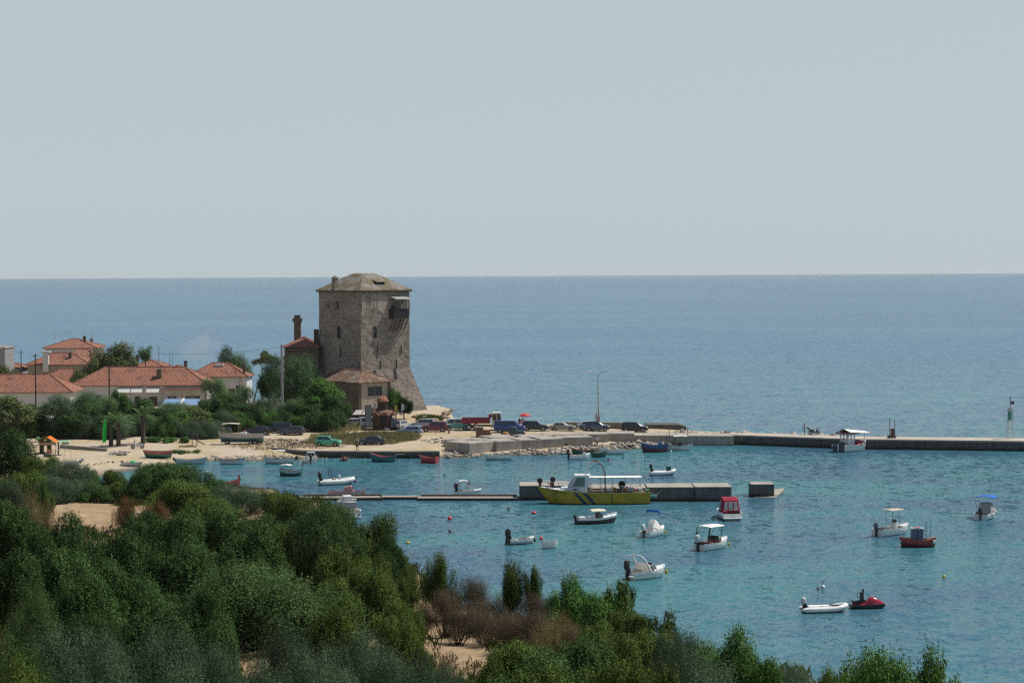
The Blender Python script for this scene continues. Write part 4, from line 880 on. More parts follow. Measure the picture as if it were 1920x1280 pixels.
for k in range(16):
    px = 15 + k * 26 + rb.uniform(-8, 8); tree(px, 760 + rb.uniform(-10, 14), 350 + rb.uniform(-4, 6), rb.uniform(60, 84), rb.choice(['round', 'tamarisk', 'silver', 'fresh']), LT if k < 0 else 'garden tree in the thick belt right in front of the houses', 'garden trees in front of the houses')
# spiky tree behind the long house
t = thing('pine_tree', 'small spiky pine beside a chimney behind the long house', 'tree', tuple(D(273, 690, 425).xy) + (2.3,)); r_ = random.Random(8)
m = MB(); m.tube([(0, 0, 0), (0, 0, 10)], [0.2, 0.08], 6); m.build('trunk', BARK, t); cl = []
for q in range(9):
    a = q * 0.7; e = Vector((math.cos(a) * r_.uniform(0.8, 1.9), math.sin(a) * 1.2, r_.uniform(8.3, 10.6)))
    for f_ in (0.3, 0.6, 0.9): cl.append((e.x * f_, e.y * f_, 7.6 + (e.z - 7.6) * f_, 0.45 * (1.3 - f_), 1.0))
o = bpy.data.objects.new('crown', leaf_mesh('crown', LEAF['bluish'], 9, cl, 900, 6, 0.5, 0.5, 0.06, 0.8, 0.5, 0.1)); C.objects.link(o); setp(o, t)
# bare forked tree with thin leafing
t = thing('bare_tree', 'thin forked half bare tree against the sea right of the cottages', 'tree', tuple(D(474, 735, 398).xy) + (2.1,)); r_ = random.Random(12)
m = MB(); tips = []
def branch(p, d, L, w, k):
    q = p + d * L; mid = p + d * L * 0.5 + Vector((r_.uniform(-.1, .1), r_.uniform(-.1, .1), 0)) * L * 0.5
    m.tube([p, mid, q], [w, w * 0.8, w * 0.62], 5, cap=False)
    if k == 0: tips.append(q); return
    for _ in range(2 if k > 1 else 3):
        nd = (d + Vector((r_.uniform(-1.0, 1.0), r_.uniform(-.6, .6), r_.uniform(-.05, .45)))).normalized(); branch(q, nd, L * r_.uniform(0.66, 0.86), w * 0.62, k - 1)
branch(Vector((0, 0, -0.3)), Vector((0.25, 0, 1)).normalized(), 3.4, 0.2, 5); branch(Vector((-0.4, 0.4, -0.3)), Vector((-0.5, 0, 1)).normalized(), 3.0, 0.14, 5); branch(Vector((0.8, 0.6, -0.3)), Vector((0.7, 0, 1)).normalized(), 3.2, 0.14, 5)
m.build('trunk', BARK, t)
cl = [(p.x, p.y, p.z, 0.42, 0.7) for p in tips if p.x > 0.2 and r_.random() < 0.7]
o = bpy.data.objects.new('crown', leaf_mesh('crown', LEAF['autumn'], 13, cl, 1500, 5, 0.3, 0.24, 0.12, 0.2, 0.8, 0.1)); C.objects.link(o); setp(o, t)
# palms by the beach
def palm(px, pb, hgt, span, label, seed):
    p = GG(px, pb); t = thing('palm_tree', label, 'palm', tuple(p)); r = random.Random(seed)
    m = MB(); m.tube([(0, 0, -0.2), (0.05, 0, hgt * 0.5), (0, 0, hgt)], [0.38, 0.33, 0.36], 9); m.build('trunk', BARK, t)
    m = MB()
    for k in range(26):
        a = k * 2.4; e = r.uniform(-0.1, 1.2); d = Vector((math.cos(a) * math.cos(e), math.sin(a) * math.cos(e), math.sin(e))); p0 = Vector((0, 0, hgt)); pts = []
        for q in range(7): s_ = q / 6 * span; pts.append(p0 + d * s_ + Vector((0, 0, -0.28 * s_ * s_ / span)))
        for q in range(6):
            ax = (pts[q + 1] - pts[q]).normalized(); sd = ax.cross(Vector((0, 0, 1))).normalized()
            for u in range(4):
                b = pts[q].lerp(pts[q + 1], u / 4); ln = span * 0.24 * (1 - abs(q / 6 - 0.45))
                for s2 in (-1, 1):
                    e_ = b + sd * s2 * ln + ax * ln * 0.6 + Vector((0, 0, -ln * 0.3)); m.add([b, b + ax * 0.07, e_], [(0, 1, 2)])
    m.build('crown', LEAF['bluish'], t)
palm(78, 850, 1.5, 1.7, 'small thick trunked palm left of the beach canopy', 1); palm(92, 848, 1.4, 1.5, 'small palm just left of the orange canopy', 2)
palm(222, 836, 3.8, 2.8, 'thick palm trunk beside the green feather flag', 3); palm(268, 832, 4.4, 2.6, 'taller palm behind the parked scooter', 4); palm(208, 836, 3.0, 2.2, 'palm directly behind the green feather flag', 5)
# hedge and grass of the parking ground
for k, (px, w) in enumerate(((290, 34), (318, 34), (346, 30))):
    q = GG(px, 829); t = thing('low_hedge', 'bright green low hedge clump behind the beach sand', 'hedge', tuple(q), k * 50, 'low hedge by the beach'); s_ = w * q.y / FPX / 2; t.scale = (s_ * 1.2, 0.9, 0.9)
    f, st = PROTO['bright'][k % 2]
    for nm, me in (('foliage', f), ('stems', st)): o = bpy.data.objects.new(nm, me); C.objects.link(o); setp(o, t)
def patch(name, poly, n, mat, seed, h, blades, w):
    r = np.random.default_rng(seed); P = np.array([tuple(GG(a, b).xy) for a, b in poly]); lo = P.min(0); hi = P.max(0)
    q = lo + r.random((n, 2)) * (hi - lo); q = q[(sdf(q[:, 0], q[:, 1], P) + (vnoise(q[:, 0], q[:, 1], 2.5, seed) - 0.5) * 3) > 0.0]
    if not len(q): return
    tufts(name, 'grass', np.concatenate([q, land_z(q[:, 0], q[:, 1])[:, None]], 1), mat, seed, h, blades, w)
patch('weed_patch', [(566, 832), (600, 818), (700, 814), (790, 816), (788, 826), (740, 832), (660, 834)], 2600, LEAF['weed'], 5, 0.6, 5, 0.05)
patch('weed_patch', [(570, 830), (640, 818), (760, 815), (788, 822), (740, 829), (660, 831)], 1700, LEAF['weed'], 6, 0.7, 5, 0.05)
patch('weed_patch', [(590, 806), (620, 799), (680, 800), (676, 809), (630, 812)], 260, LEAF['weed'], 7, 0.8, 5, 0.06)
patch('dry_grass', [(420, 838), (520, 822), (580, 828), (660, 838), (560, 842)], 2400, LEAF['tan'], 8, 0.22, 4, 0.03)
patch('weed_patch', [(1040, 836), (1075, 832), (1080, 836), (1045, 840)], 240, LEAF['bright'], 10, 0.5, 5, 0.06)
patch('weed_patch', [(320, 848), (372, 846), (372, 850), (320, 852)], 300, LEAF['bright'], 11, 0.4, 5, 0.05)
patch('weed_patch', [(790, 783), (830, 786), (822, 790), (780, 788)], 500, LEAF['autumn'], 12, 0.6, 5, 0.07)
# ---------------------------------------------------------------- quay walls, pier, blocks, pontoons
def run_box(name, label, cat, pts_front, z0, z1, depth, mat, group=None, bev=0.04):
    """a wall along a line on the plan, extending back from it (towards +Y)"""
    P = [Vector((p[0], p[1], 0)) for p in pts_front]; m = MB(); rings = []
    for p in P:
        rings.append([(p.x, p.y, z0), (p.x, p.y + depth, z0), (p.x, p.y + depth, z1), (p.x, p.y, z1)])
    m.loft(rings); o = m.build(name, mat, None, bevel=bev); tag(o, label, cat, group); return o
def surf_z(px, py_top, Y): return D(px, py_top, Y).z
# low quay wall along the parking ground
m = MB(); rings = []
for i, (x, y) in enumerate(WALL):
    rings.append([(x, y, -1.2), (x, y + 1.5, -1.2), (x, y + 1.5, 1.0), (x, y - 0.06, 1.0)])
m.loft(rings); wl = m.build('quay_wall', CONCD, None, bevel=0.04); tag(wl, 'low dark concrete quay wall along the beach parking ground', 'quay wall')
# pier
A = [G(1372, 833, 0), G(1480, 837, 0), G(1600, 841.5, 0), G(1760, 843.5, 0), G(1990, 846.5, 0)]
PZ = 1.55
m = MB(); rings = []
for p in A: rings.append([(p.x, p.y, -2.5), (p.x, p.y + 5.8, -2.5), (p.x, p.y + 5.8, PZ), (p.x, p.y, PZ)])
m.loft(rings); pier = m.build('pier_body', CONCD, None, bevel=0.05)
pr = thing('stone_pier', 'long straight concrete pier running out to the right edge', 'pier', (0, 0, 0)); setp(pier, pr)
m = MB()
for a, b in zip(A[:-1], A[1:]):
    n_ = int((b - a).length / 6.5)
    for k in range(n_):
        p = a.lerp(b, (k + 0.5) / n_); m.box(p.x - 0.04, p.x + 0.04, p.y - 0.04, p.y + 0.02, -0.4, PZ - 0.25)
m.build('joint', DARK, pr)
m = MB(); rings = []
for p in A: rings.append([(p.x, p.y - 0.05, PZ - 0.22), (p.x, p.y + 0.9, PZ - 0.22), (p.x, p.y + 0.9, PZ + 0.035), (p.x, p.y - 0.05, PZ + 0.035)])
m.loft(rings); m.build('coping', CONC, pr, bevel=0.03)
m = MB(); rings = []
for p in A: rings.append([(p.x, p.y + 0.95, PZ - 0.1), (p.x, p.y + 5.7, PZ - 0.1), (p.x, p.y + 5.7, PZ + 0.02), (p.x, p.y + 0.95, PZ + 0.02)])
m.loft(rings); m.build('deck', m_concrete('sandy_deck', (0.46, 0.40, 0.33)), pr)
# root of the pier: a low retaining wall that climbs out of the beach
B = [G(1188, 822, 1.0), G(1260, 823.5, 0.9), G(1376, 829, 0.5)]
run_box('retaining_wall', 'low tapering retaining wall where the pier leaves the beach', 'retaining wall', [(p.x, p.y) for p in B], 0.0, PZ - 0.02, 6.0, CONC)
# outer slab behind the parked cars
a = G(1212, 805, 0.9); b = G(1287, 806, 0.6)
m = MB(); m.loft([[(a.x, a.y, -1), (a.x, a.y + 5, -1), (a.x, a.y + 5, 1.75), (a.x, a.y, 1.75)], [(b.x - 1.4, b.y, -1), (b.x - 1.4, b.y + 5, -1), (b.x - 1.4, b.y + 5, 1.55), (b.x - 1.4, b.y, 1.55)], [(b.x, b.y, 0.1), (b.x, b.y + 4, 0.1), (b.x, b.y + 4, 1.2), (b.x, b.y, 1.2)]])
tag(m.build('concrete_jetty', CONCD, None, bevel=0.05), 'dark low jetty slab on the open sea side behind the black car', 'jetty')
a = G(1062, 806, 1.55); b = G(1170, 806.5, 1.55)
run_box('parapet_wall', 'low brown parapet wall on the sea side behind the parked cars', 'wall', [(a.x, a.y + 4), (b.x, b.y + 4)], 0.5, 2.55, 0.6, m_concrete('brown_wall', (0.26, 0.21, 0.16)))
# breakwater blocks stored on the shore
GBK = 'concrete blocks lined up on the shore'
blocks = [(868, 838, 6.0, 4.2, 1.55, -14, 'separate concrete block at the left end of the row'), (900, 847.5, 5.6, 5.6, 1.6, 44, 'concrete block turned corner forward at the left front of the row'),
 (952, 843, 4.6, 5.2, 1.6, 30, 'weathered concrete block, second of the front row'), (990, 840.5, 4.4, 5.0, 1.6, 20, 'weathered concrete block, third of the front row'),
 (1030, 838, 4.6, 5.0, 1.6, 24, 'weathered concrete block, fourth of the front row'), (1078, 835, 5.6, 5.2, 1.6, 10, 'concrete block ending the front row beside the standing man'),
 (950, 830, 5.4, 5.2, 1.6, 26, 'concrete block in the back row beside the crates'), (1000, 829, 5.4, 5.2, 1.6, 20, 'flat concrete block in the middle of the back row'), (1060, 827.5, 6.4, 5.0, 1.6, 10, 'concrete block behind the end of the front row'),
 (1115, 827.5, 4.4, 5.0, 1.62, 4, 'concrete block in the back row right behind the standing man'), (1162, 827, 4.7, 5.0, 1.62, -4, 'concrete block at the right end of the row')]
for px, py, sx, sy, h, rz, lb in blocks:
    p = GG(px, py); h = 1.95 - p.z; m = MB(); m.box(-sx / 2, sx / 2, -sy * 0.1, sy * 0.9, -0.6, h)
    t = thing('concrete_block', lb, 'concrete block', (p.x, p.y, p.z), rz, GBK); m.build('block', CONCB, t, bevel=0.07)
    m = MB()
    for qx, qy in ((-0.3, 0.2), (0.3, 0.2), (-0.3, 0.62), (0.3, 0.62)): m.box(qx * sx - 0.28, qx * sx + 0.28, qy * sy - 0.12, qy * sy + 0.12, h - 0.05, h + 0.006)
    m.build('lifting_slot', DARK, t)
# harbour jetty of blocks in the water
GJ = 'jetty blocks in the middle of the harbour'
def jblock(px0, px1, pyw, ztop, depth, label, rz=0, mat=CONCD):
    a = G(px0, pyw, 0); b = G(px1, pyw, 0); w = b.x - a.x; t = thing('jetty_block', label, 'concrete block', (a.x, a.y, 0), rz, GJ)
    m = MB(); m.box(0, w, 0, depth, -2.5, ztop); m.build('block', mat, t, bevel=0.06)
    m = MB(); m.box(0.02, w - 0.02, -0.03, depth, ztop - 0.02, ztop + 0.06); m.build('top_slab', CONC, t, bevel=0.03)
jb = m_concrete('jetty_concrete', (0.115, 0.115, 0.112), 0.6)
jblock(974, 1105, 937.5, 1.75, 4.5, 'long jetty block behind the yellow boat bow', 0, jb)
jblock(1105.5, 1213, 938.5, 1.5, 4.5, 'jetty block hidden behind the yellow boat stern', 0, jb)
jblock(1213.5, 1302, 939.5, 1.68, 4.5, 'jetty block just right of the yellow boat stern', 0, jb)
jblock(1303, 1372, 939.5, 1.72, 4.5, 'outer jetty block behind the red canvas cruiser', 0, jb)
jblock(1408.5, 1452, 931.5, 1.55, 2.8, 'lone square block standing apart right of the jetty', 0, jb)
q = G(1442, 931, 0); m = MB(); m.add([(-1.9, -1.0, 0.05), (0.8, -1.0, 0.05), (2.6, 5.4, 0.5), (-1.9, 5.0, 0.12), (-1.9, -1.0, -0.35), (0.8, -1.0, -0.35), (2.6, 5.4, 0.1), (-1.9, 5.0, -0.3)], [(0, 1, 2, 3), (7, 6, 5, 4), (0, 4, 5, 1), (1, 5, 6, 2), (2, 6, 7, 3), (3, 7, 4, 0)])
tag(m.build('sunken_slab', CONC, None, loc=(q.x, q.y, 0)), 'tilted half sunken slab beside the lone block', 'slab')
# floating pontoons
GP = 'floating pontoons across the harbour'
PONT = plain('pontoon_top', (0.27, 0.235, 0.20), 0.9, var=0.3)
for a, b, y0, dy, lb in ((430, 560, 939, 0, 'left half of the long pontoon behind the olive shrub'), (561, 718, 938.5, -1, 'pontoon behind the white cruiser'), (715, 788, 936.5, 0, 'short low pontoon left of the outboard dinghy'), (782, 972, 938.5, 0, 'pontoon joining the jetty behind the yellow bow')):
    p = G(a, y0, 0); q = G(b, y0 + dy, 0); dep = 2.2 if b - a > 100 else 1.6; t = thing('floating_pontoon', lb, 'pontoon', (p.x, p.y, 0), math.degrees(math.atan2(q.y - p.y, q.x - p.x)), GP); w = (q - p).length
    m = MB(); m.box(0, w, 0, dep, -0.3, 0.30); m.build('float', plain('pontoon_side', (0.05, 0.045, 0.04), 0.9), t)
    m = MB()
    for k in range(int(w / 0.62)): m.box(k * 0.62, k * 0.62 + 0.6, -0.03, dep + 0.03, 0.304, 0.35)
    m.build('decking', PONT, t)
    if w > 6:
        m = MB(); m.box(0.3, w - 0.3, dep - 0.35, dep - 0.1, 0.35, 0.56); m.build('kerb', WOOD, t)
# rubble and stones along the waterline
def stones(name, poly, n, smin, smax, mat, seed, world=None, zfix=None):
    r = np.random.default_rng(seed); P = np.array(world if world else [tuple(GG(a, b).xy) for a, b in poly]); lo = P.min(0); hi = P.max(0)
    q = lo + r.random((n, 2)) * (hi - lo); q = q[sdf(q[:, 0], q[:, 1], P) > -0.2]; z = land_z(q[:, 0], q[:, 1]) if zfix is None else np.full(len(q), zfix)
    base = np.array([(1, 0, 0), (0.5, 0.85, 0.1), (-0.5, 0.8, 0), (-1, 0.1, 0.1), (-0.45, -0.85, 0), (0.5, -0.8, 0.1), (0.1, 0.1, 0.9), (0, 0, -0.5)])
    f = [(i, (i + 1) % 6, 6) for i in range(6)] + [((i + 1) % 6, i, 7) for i in range(6)]
    V = []; F = []
    for i in range(len(q)):
        s_ = smin + (smax - smin) * r.random() ** 2; b = base * (s_ * (0.6 + 0.8 * r.random((8, 3)))); a = r.random() * 6.28
        b = np.stack([b[:, 0] * math.cos(a) - b[:, 1] * math.sin(a), b[:, 0] * math.sin(a) + b[:, 1] * math.cos(a), b[:, 2] * 0.8], 1) + np.array([q[i, 0], q[i, 1], max(z[i], -0.25)])
        F += [tuple(k + len(V) * 8 for k in g_) for g_ in f]; V.append(b)
    if not V: return
    o = bpy.data.objects.new(name, np_mesh(name, np.concatenate(V), np.array(F), mat)); C.objects.link(o); tag(o, kind='stuff')
def m_rock():
    m, t, p = nodes_of('shore_rock'); geo = N(t, 'NewGeometry'); r = t.nodes.new('ShaderNodeValToRGB'); el = r.color_ramp.elements
    el[0].color = (0.07, 0.065, 0.06, 1); el[1].color = (0.42, 0.38, 0.33, 1); e = el.new(0.5); e.color = (0.20, 0.18, 0.155, 1)
    t.links.new(geo.outputs['Random Per Island'], r.inputs[0]); t.links.new(r.outputs[0], p.inputs['Base Color']); p.inputs['Roughness'].default_value = 0.9; return m
ROCK = m_rock()
stones('shore_stones', [(832, 838), (880, 844), (908, 850), (960, 846), (1000, 843), (1050, 840), (1108, 835), (1190, 829), (1200, 838), (1165, 842), (1120, 847), (1060, 851), (1000, 853), (905, 857), (835, 858)], 2600, 0.10, 0.55, ROCK, 1)
stones('shore_stones', [(385, 866), (400, 854), (560, 856), (600, 859), (690, 860), (690, 862), (560, 865)], 700, 0.06, 0.35, ROCK, 2)
stones('shore_stones', [(1188, 842), (1195, 820), (1250, 824), (1262, 836)], 420, 0.12, 0.7, ROCK, 3)
stones('shore_stones', [(1330, 834), (1340, 829), (1400, 832), (1400, 836)], 60, 0.12, 0.5, ROCK, 4)
stones('shore_stones', [(790, 826), (840, 820), (838, 832), (800, 832)], 90, 0.1, 0.35, ROCK, 5)
for k in range(2):
    stones('shore_stones', None, 300, 0.35, 1.0, ROCK, 60 + k, world=[(A[0].x - 12, A[0].y + 5.9), (A[1].x, A[1].y + 5.9), (A[2].x - 1, A[2].y + 5.9), (A[2].x - 1, A[2].y + 8.5), (A[1].x, A[1].y + 8.5), (A[0].x - 12, A[0].y + 8.5)], zfix=1.0 + 0.2 * k)
stones('shore_stones', [(780, 780), (826, 782), (852, 788), (820, 792), (790, 790)], 120, 0.3, 1.1, m_stone('tan_rock', (0.42, 0.33, 0.24), (0.3, 0.24, 0.18), (0.2, 0.17, 0.13)), 7)
stones('beach_wrack', [(130, 872), (262, 862), (262, 864), (135, 876)], 170, 0.08, 0.28, plain('dry_seaweed', (0.06, 0.045, 0.03), 0.95), 8)
stones('rock_pile', [(205, 849), (240, 847), (236, 854), (210, 853)], 90, 0.15, 0.5, ROCK, 9)
# fallen retaining log / low kerb on the beach
p = GG(112, 840); q = GG(200, 846); m = MB(); m.loft([[(p.x, p.y, p.z - .2), (p.x, p.y + .8, p.z - .2), (p.x, p.y + .8, p.z + .55), (p.x, p.y, p.z + .55)], [(q.x, q.y, q.z - .2), (q.x, q.y + .8, q.z - .2), (q.x, q.y + .8, q.z + .45), (q.x, q.y, q.z + .45)]])
tag(m.build('beach_wall', m_concrete('beach_concrete', (0.27, 0.25, 0.22)), None, bevel=0.05), 'low grey concrete kerb wall across the sand beach', 'wall')
# ---------------------------------------------------------------- boats
BC = {}
def bm_(col, rough=0.4): return paint(col, 'boat_paint')
HULLN = 12
def hull(parent, L, B, fb, bow=0.5, stern=0.12, tr=0.82, top=None, side=None, bottom=None, rim=None, floor=None, flr=0.12, double=False, rake=0.10, open_=True, name='hull', flare=0.86, deck_from=None, band=0.62):
    """open boat hull: L along x (bow at +x), sheer rising to bow and stern; painted top strake, side, boot top"""
    m = MB(); rings_o = []; rings_i = []; n = 15
    def prof(t):
        if double: b = math.sin(math.pi * min(max(t * 0.94 + 0.03, 0), 1)) ** 0.62
        else: b = tr + (1 - tr) * math.sin(min(t / 0.45, 1) * math.pi / 2) if t < 0.45 else math.cos((t - 0.45) / 0.55 * math.pi / 2) ** 0.75
        return max(b, 0.02) * B / 2
    for k in range(n):
        t = k / (n - 1); b = prof(t); zs = fb * (1 + bow * max(0, (t - 0.35) / 0.65) ** 2 + stern * max(0, (0.4 - t) / 0.4) ** 2)
        def P(y, z):
            zz = (z + 0.15) / (zs + 0.15); e = (t - 0.5) * 2
            sh = rake * L * (zz - 1) * max(0, e) ** 3 - (rake * 0.5 * L * (zz - 1) * max(0, -e) ** 3 if double else 0)
            return (-L / 2 + L * t + sh, y, z)
        zb = band * zs
        o = [P(b, zs), P(b * 0.985, zb), P(b * flare, 0.09), P(b * 0.45, -0.22), P(0, -0.32), P(-b * 0.45, -0.22), P(-b * flare, 0.09), P(-b * 0.985, zb), P(-b, zs)]
        rings_o.append(o); bi = max(b - 0.07, 0.012)
        zf = min(flr, zs - 0.05)
        rings_i.append([P(b, zs), P(b + 0.015, zs + 0.045), P(bi, zs + 0.045), P(bi * 0.93, zf + 0.02), P(-bi * 0.93, zf + 0.02), P(-bi, zs + 0.045), P(-b - 0.015, zs + 0.045), P(-b, zs)])
    mats = [top, side, bottom, rim, floor]
    m.loft(rings_o, 1, ring_closed=False, caps=False, mis=[0, 1, 2, 2, 2, 2, 1, 0])
    m.loft(rings_i, 3, ring_closed=False, caps=False, mis=[3, 3, 4, 4, 4, 3, 3])
    # transom and stem ends
    for idx in (0, n - 1):
        o = rings_o[idx]; base = len(m.v); m.v += o + [rings_i[idx][3], rings_i[idx][4]]
        m.f.append(tuple(base + j for j in range(9))); m.m.append(1 if idx == 0 else 0)
    h = m.build(name, mats, parent, smooth=50)
    return h, prof, (lambda t: fb * (1 + bow * max(0, (t - 0.35) / 0.65) ** 2 + stern * max(0, (0.4 - t) / 0.4) ** 2))
def outboard(parent, x, y, z, col=BLACKP, s=1.0, tilt=0.0):
    m = MB(); c, s_ = math.cos(tilt), math.sin(tilt)
    def T(px, pz): return (x + px * c - pz * s_, y, z + px * s_ + pz * c)
    m.beam(T(-0.12 * s, 0.2 * s), T(-0.12 * s, -0.75 * s), 0.16 * s, 0.24 * s); m.beam(T(-0.3 * s, -0.72 * s), T(0.1 * s, -0.72 * s), 0.22 * s, 0.12 * s); m.beam(T(-0.05 * s, 0.0), T(0.12 * s, 0.05 * s), 0.3 * s, 0.3 * s)
    o = m.build('outboard_motor', BLACKP, parent)
    m = MB(); rr_ = []
    for k, (dz, w, l) in enumerate(((0.1, 0.30, 0.36), (0.25, 0.40, 0.52), (0.5, 0.40, 0.56), (0.66, 0.34, 0.48), (0.72, 0.2, 0.3))):
        ring = []
        for q in range(10):
            a = 2 * math.pi * q / 10; p = T(-0.16 * s + l * s / 2 * math.cos(a), dz * s); ring.append((p[0], p[1] + w * s / 2 * math.sin(a), p[2]))
        rr_.append(ring)
    m.loft(rr_); m.build('cowl', col, o, smooth=40); return o
def bimini(parent, x0, x1, hw, z0, z1, col, name='canopy', arch=0.12, frame=STEEL, legs=True):
    m = MB(); rings = []
    for k in range(7):
        x = x0 + (x1 - x0) * k / 6; sag = 0.05 * math.sin(math.pi * k / 6)
        top = [(x, hw * math.cos(a), z1 - arch + (arch + sag) * math.sin(a)) for a in [math.pi * q / 8 for q in range(9)]]
        rings.append(top + [(p[0], p[1] * 0.985, p[2] - 0.035) for p in top[::-1]])
    m.loft(rings); c = m.build(name, col, parent, smooth=40)
    if legs:
        m = MB(); xm = (x0 + x1) / 2
        for s_ in (-1, 1):
            for xa, xb in ((x0 + 0.05, xm - 0.25), (x1 - 0.05, xm + 0.25)): m.tube([(xb, s_ * hw * 0.97, z0), (xa, s_ * hw * 0.99, z1 - arch - 0.02)], 0.022, 5)
        m.build('canopy_frame', frame, c)
    return c
def posts_canopy(parent, x0, x1, hw, z0, z1, col, mat=STEEL):
    m = MB(); m.loft([[(x0, -hw, z1), (x0, hw, z1), (x0, hw, z1 + .04), (x0, -hw, z1 + .04)], [((x0 + x1) / 2, -hw, z1 + .08), ((x0 + x1) / 2, hw, z1 + .08), ((x0 + x1) / 2, hw, z1 + .13), ((x0 + x1) / 2, -hw, z1 + .13)], [(x1, -hw, z1), (x1, hw, z1), (x1, hw, z1 + .04), (x1, -hw, z1 + .04)]])
    c = m.build('canopy', col, parent)
    for x in (x0 + 0.08, x1 - 0.08):
        for s_ in (-1, 1): MB().tube([(x, s_ * (hw - 0.06), z0), (x, s_ * (hw - 0.06), z1)], 0.03, 6).build('canopy_post', mat, c)
    return c
def box_part(parent, name, mat, x0, x1, y0, y1, z0, z1, tx=0.0, ty=0.0, bev=0.03):
    m = MB(); m.box(x0, x1, y0, y1, z0, z1, 0, tx, ty); return m.build(name, mat, parent, bevel=bev)
def thwarts(parent, xs, prof, L, z, mat):
    for x in xs:
        b = prof((x + L / 2) / L) - 0.08; box_part(parent, 'thwart', mat, x - 0.13, x + 0.13, -b, b, z - 0.04, z, bev=0)
def screen(parent, x, hw, z0, h, rake=0.35, depth=0.7, frame=STEEL):
    m = MB(); a = [(x - depth, hw, z0), (x, hw * 0.75, z0), (x, -hw * 0.75, z0), (x - depth, -hw, z0)]; t = [(x - depth - 0.05, hw * 0.92, z0 + h * 0.8), (x - rake, hw * 0.68, z0 + h), (x - rake, -hw * 0.68, z0 + h), (x - depth - 0.05, -hw * 0.92, z0 + h * 0.8)]
    k = 0.025
    a2 = [(p[0] - k, p[1] * 0.96, p[2]) for p in a]; t2 = [(p[0] - k, p[1] * 0.96, p[2]) for p in t]
    for i in range(3): m.add([a[i], a[i + 1], t[i + 1], t[i], a2[i], a2[i + 1], t2[i + 1], t2[i]], [(0, 1, 2, 3), (7, 6, 5, 4), (0, 4, 5, 1), (2, 6, 7, 3), (0, 3, 7, 4), (1, 5, 6, 2)])
    w = m.build('windscreen', plain('tinted_screen', (0.10, 0.12, 0.13), 0.1), parent)
    MB().tube(t, 0.022, 5).build('frame', frame, w); return w
def rail(parent, prof, zf, L, t0, t1, h=0.35):
    m = MB()
    for s_ in (1, -1):
        pts = []
        for k in range(9):
            t = t0 + (t1 - t0) * k / 8; pts.append((-L / 2 + L * t, s_ * prof(min(t, 0.985)) * 0.93, zf(t) + h))
        m.tube(pts, 0.018, 5)
        for k in (0, 3, 6): m.tube([pts[k], (pts[k][0], pts[k][1], pts[k][2] - h)], 0.016, 4)
    m.build('rail', STEEL, parent)
def foredeck(parent, prof, zf, L, t0, mat, crown=0.06, name='foredeck', t1=0.985):
    m = MB(); rings = []
    for k in range(8):
        t = t0 + (t1 - t0) * k / 7; b = max(prof(t) - 0.04, 0.015); z = zf(t) + 0.03; x = -L / 2 + L * t
        rings.append([(x, b, z), (x, b * 0.5, z + crown), (x, -b * 0.5, z + crown), (x, -b, z), (x, -b, z - 0.06), (x, b, z - 0.06)])
    m.loft(rings); return m.build(name, mat, parent, smooth=40)
def fender(parent, x, y, z, mat, r=0.13, l=0.3): MB().ell((x, y, z), (r, r, l), 10, 8).build('fender', mat, parent, smooth=True)
def boat(name, label, px, py, rz, cat='boat', group=None):
    p = G(px, py, 0); return thing(name, label, cat, (p.x, p.y, 0), rz, group)
WP = WHITE
def C_(r, g, b): return paint((r, g, b), 'boat_paint')
INNER = plain('boat_inside', (0.42, 0.40, 0.36), 0.7, var=0.2, scale=6)
REDR = C_(0.40, 0.07, 0.05); RED = C_(0.30, 0.022, 0.020); TEAL = C_(0.02, 0.11, 0.12); NAVY = C_(0.015, 0.022, 0.05); DGREEN = C_(0.01, 0.085, 0.05); GREYP = C_(0.40, 0.43, 0.45); BOOT = C_(0.03, 0.03, 0.035); SALMON = C_(0.42, 0.16, 0.12); PALE = C_(0.55, 0.58, 0.57); BLUEP = C_(0.02, 0.06, 0.20)
# -- open wooden and plastic rowing boats along the quay
def rowboat(label, px, py, L, B, rz, top, side, bottom, rim, inner=INNER, fb=0.45, double=True, bow=0.6, stern=0.3, seats=3, name='rowing_boat', cat='boat', clutter=None, z=None):
    fb *= 1.4
    t = boat(name, label, px, py, rz, cat)
    if z is not None: t.location = z
    h, prof, zf = hull(t, L, B, fb, bow, stern, top=top, side=side, bottom=bottom, rim=rim, floor=inner, double=double)
    thwarts(t, [L * (-0.28 + 0.56 * k / max(1, seats - 1)) for k in range(seats)], prof, L, fb * 0.72, WOODL)
    if clutter: clutter(t, prof, zf, L)
    return t
def nets(mat, x=0, s=0.5):
    def f(t, prof, zf, L):
        r = random.Random(int(abs(x) * 100) + 3); m = MB()
        for _ in range(4): m.ell((x + r.uniform(-.4, .4) * s, r.uniform(-.25, .25), zf(0.5) * 0.9), (0.4 * s, 0.3 * s, 0.28 * s), 9, 6)
        m.build('net_heap', mat, t, smooth=True)
    return f
NETD = plain('dark_net', (0.06, 0.07, 0.06), 0.95, var=0.5, scale=12); NETY = plain('ochre_net', (0.33, 0.16, 0.03), 0.95, var=0.4, scale=12); NETR = plain('red_net', (0.22, 0.07, 0.05), 0.95, var=0.4, scale=12); TARPB = cloth((0.05, 0.13, 0.28), 'blue_tarpaulin'); TARPR = cloth((0.36, 0.05, 0.07), 'red_tarpaulin'); CANW = cloth((0.72, 0.70, 0.64), 'white_canvas'); CANB = cloth((0.03, 0.13, 0.42), 'blue_canvas'); CANR = cloth((0.26, 0.02, 0.045), 'red_canvas'); CANG = cloth((0.30, 0.31, 0.32), 'grey_canvas')
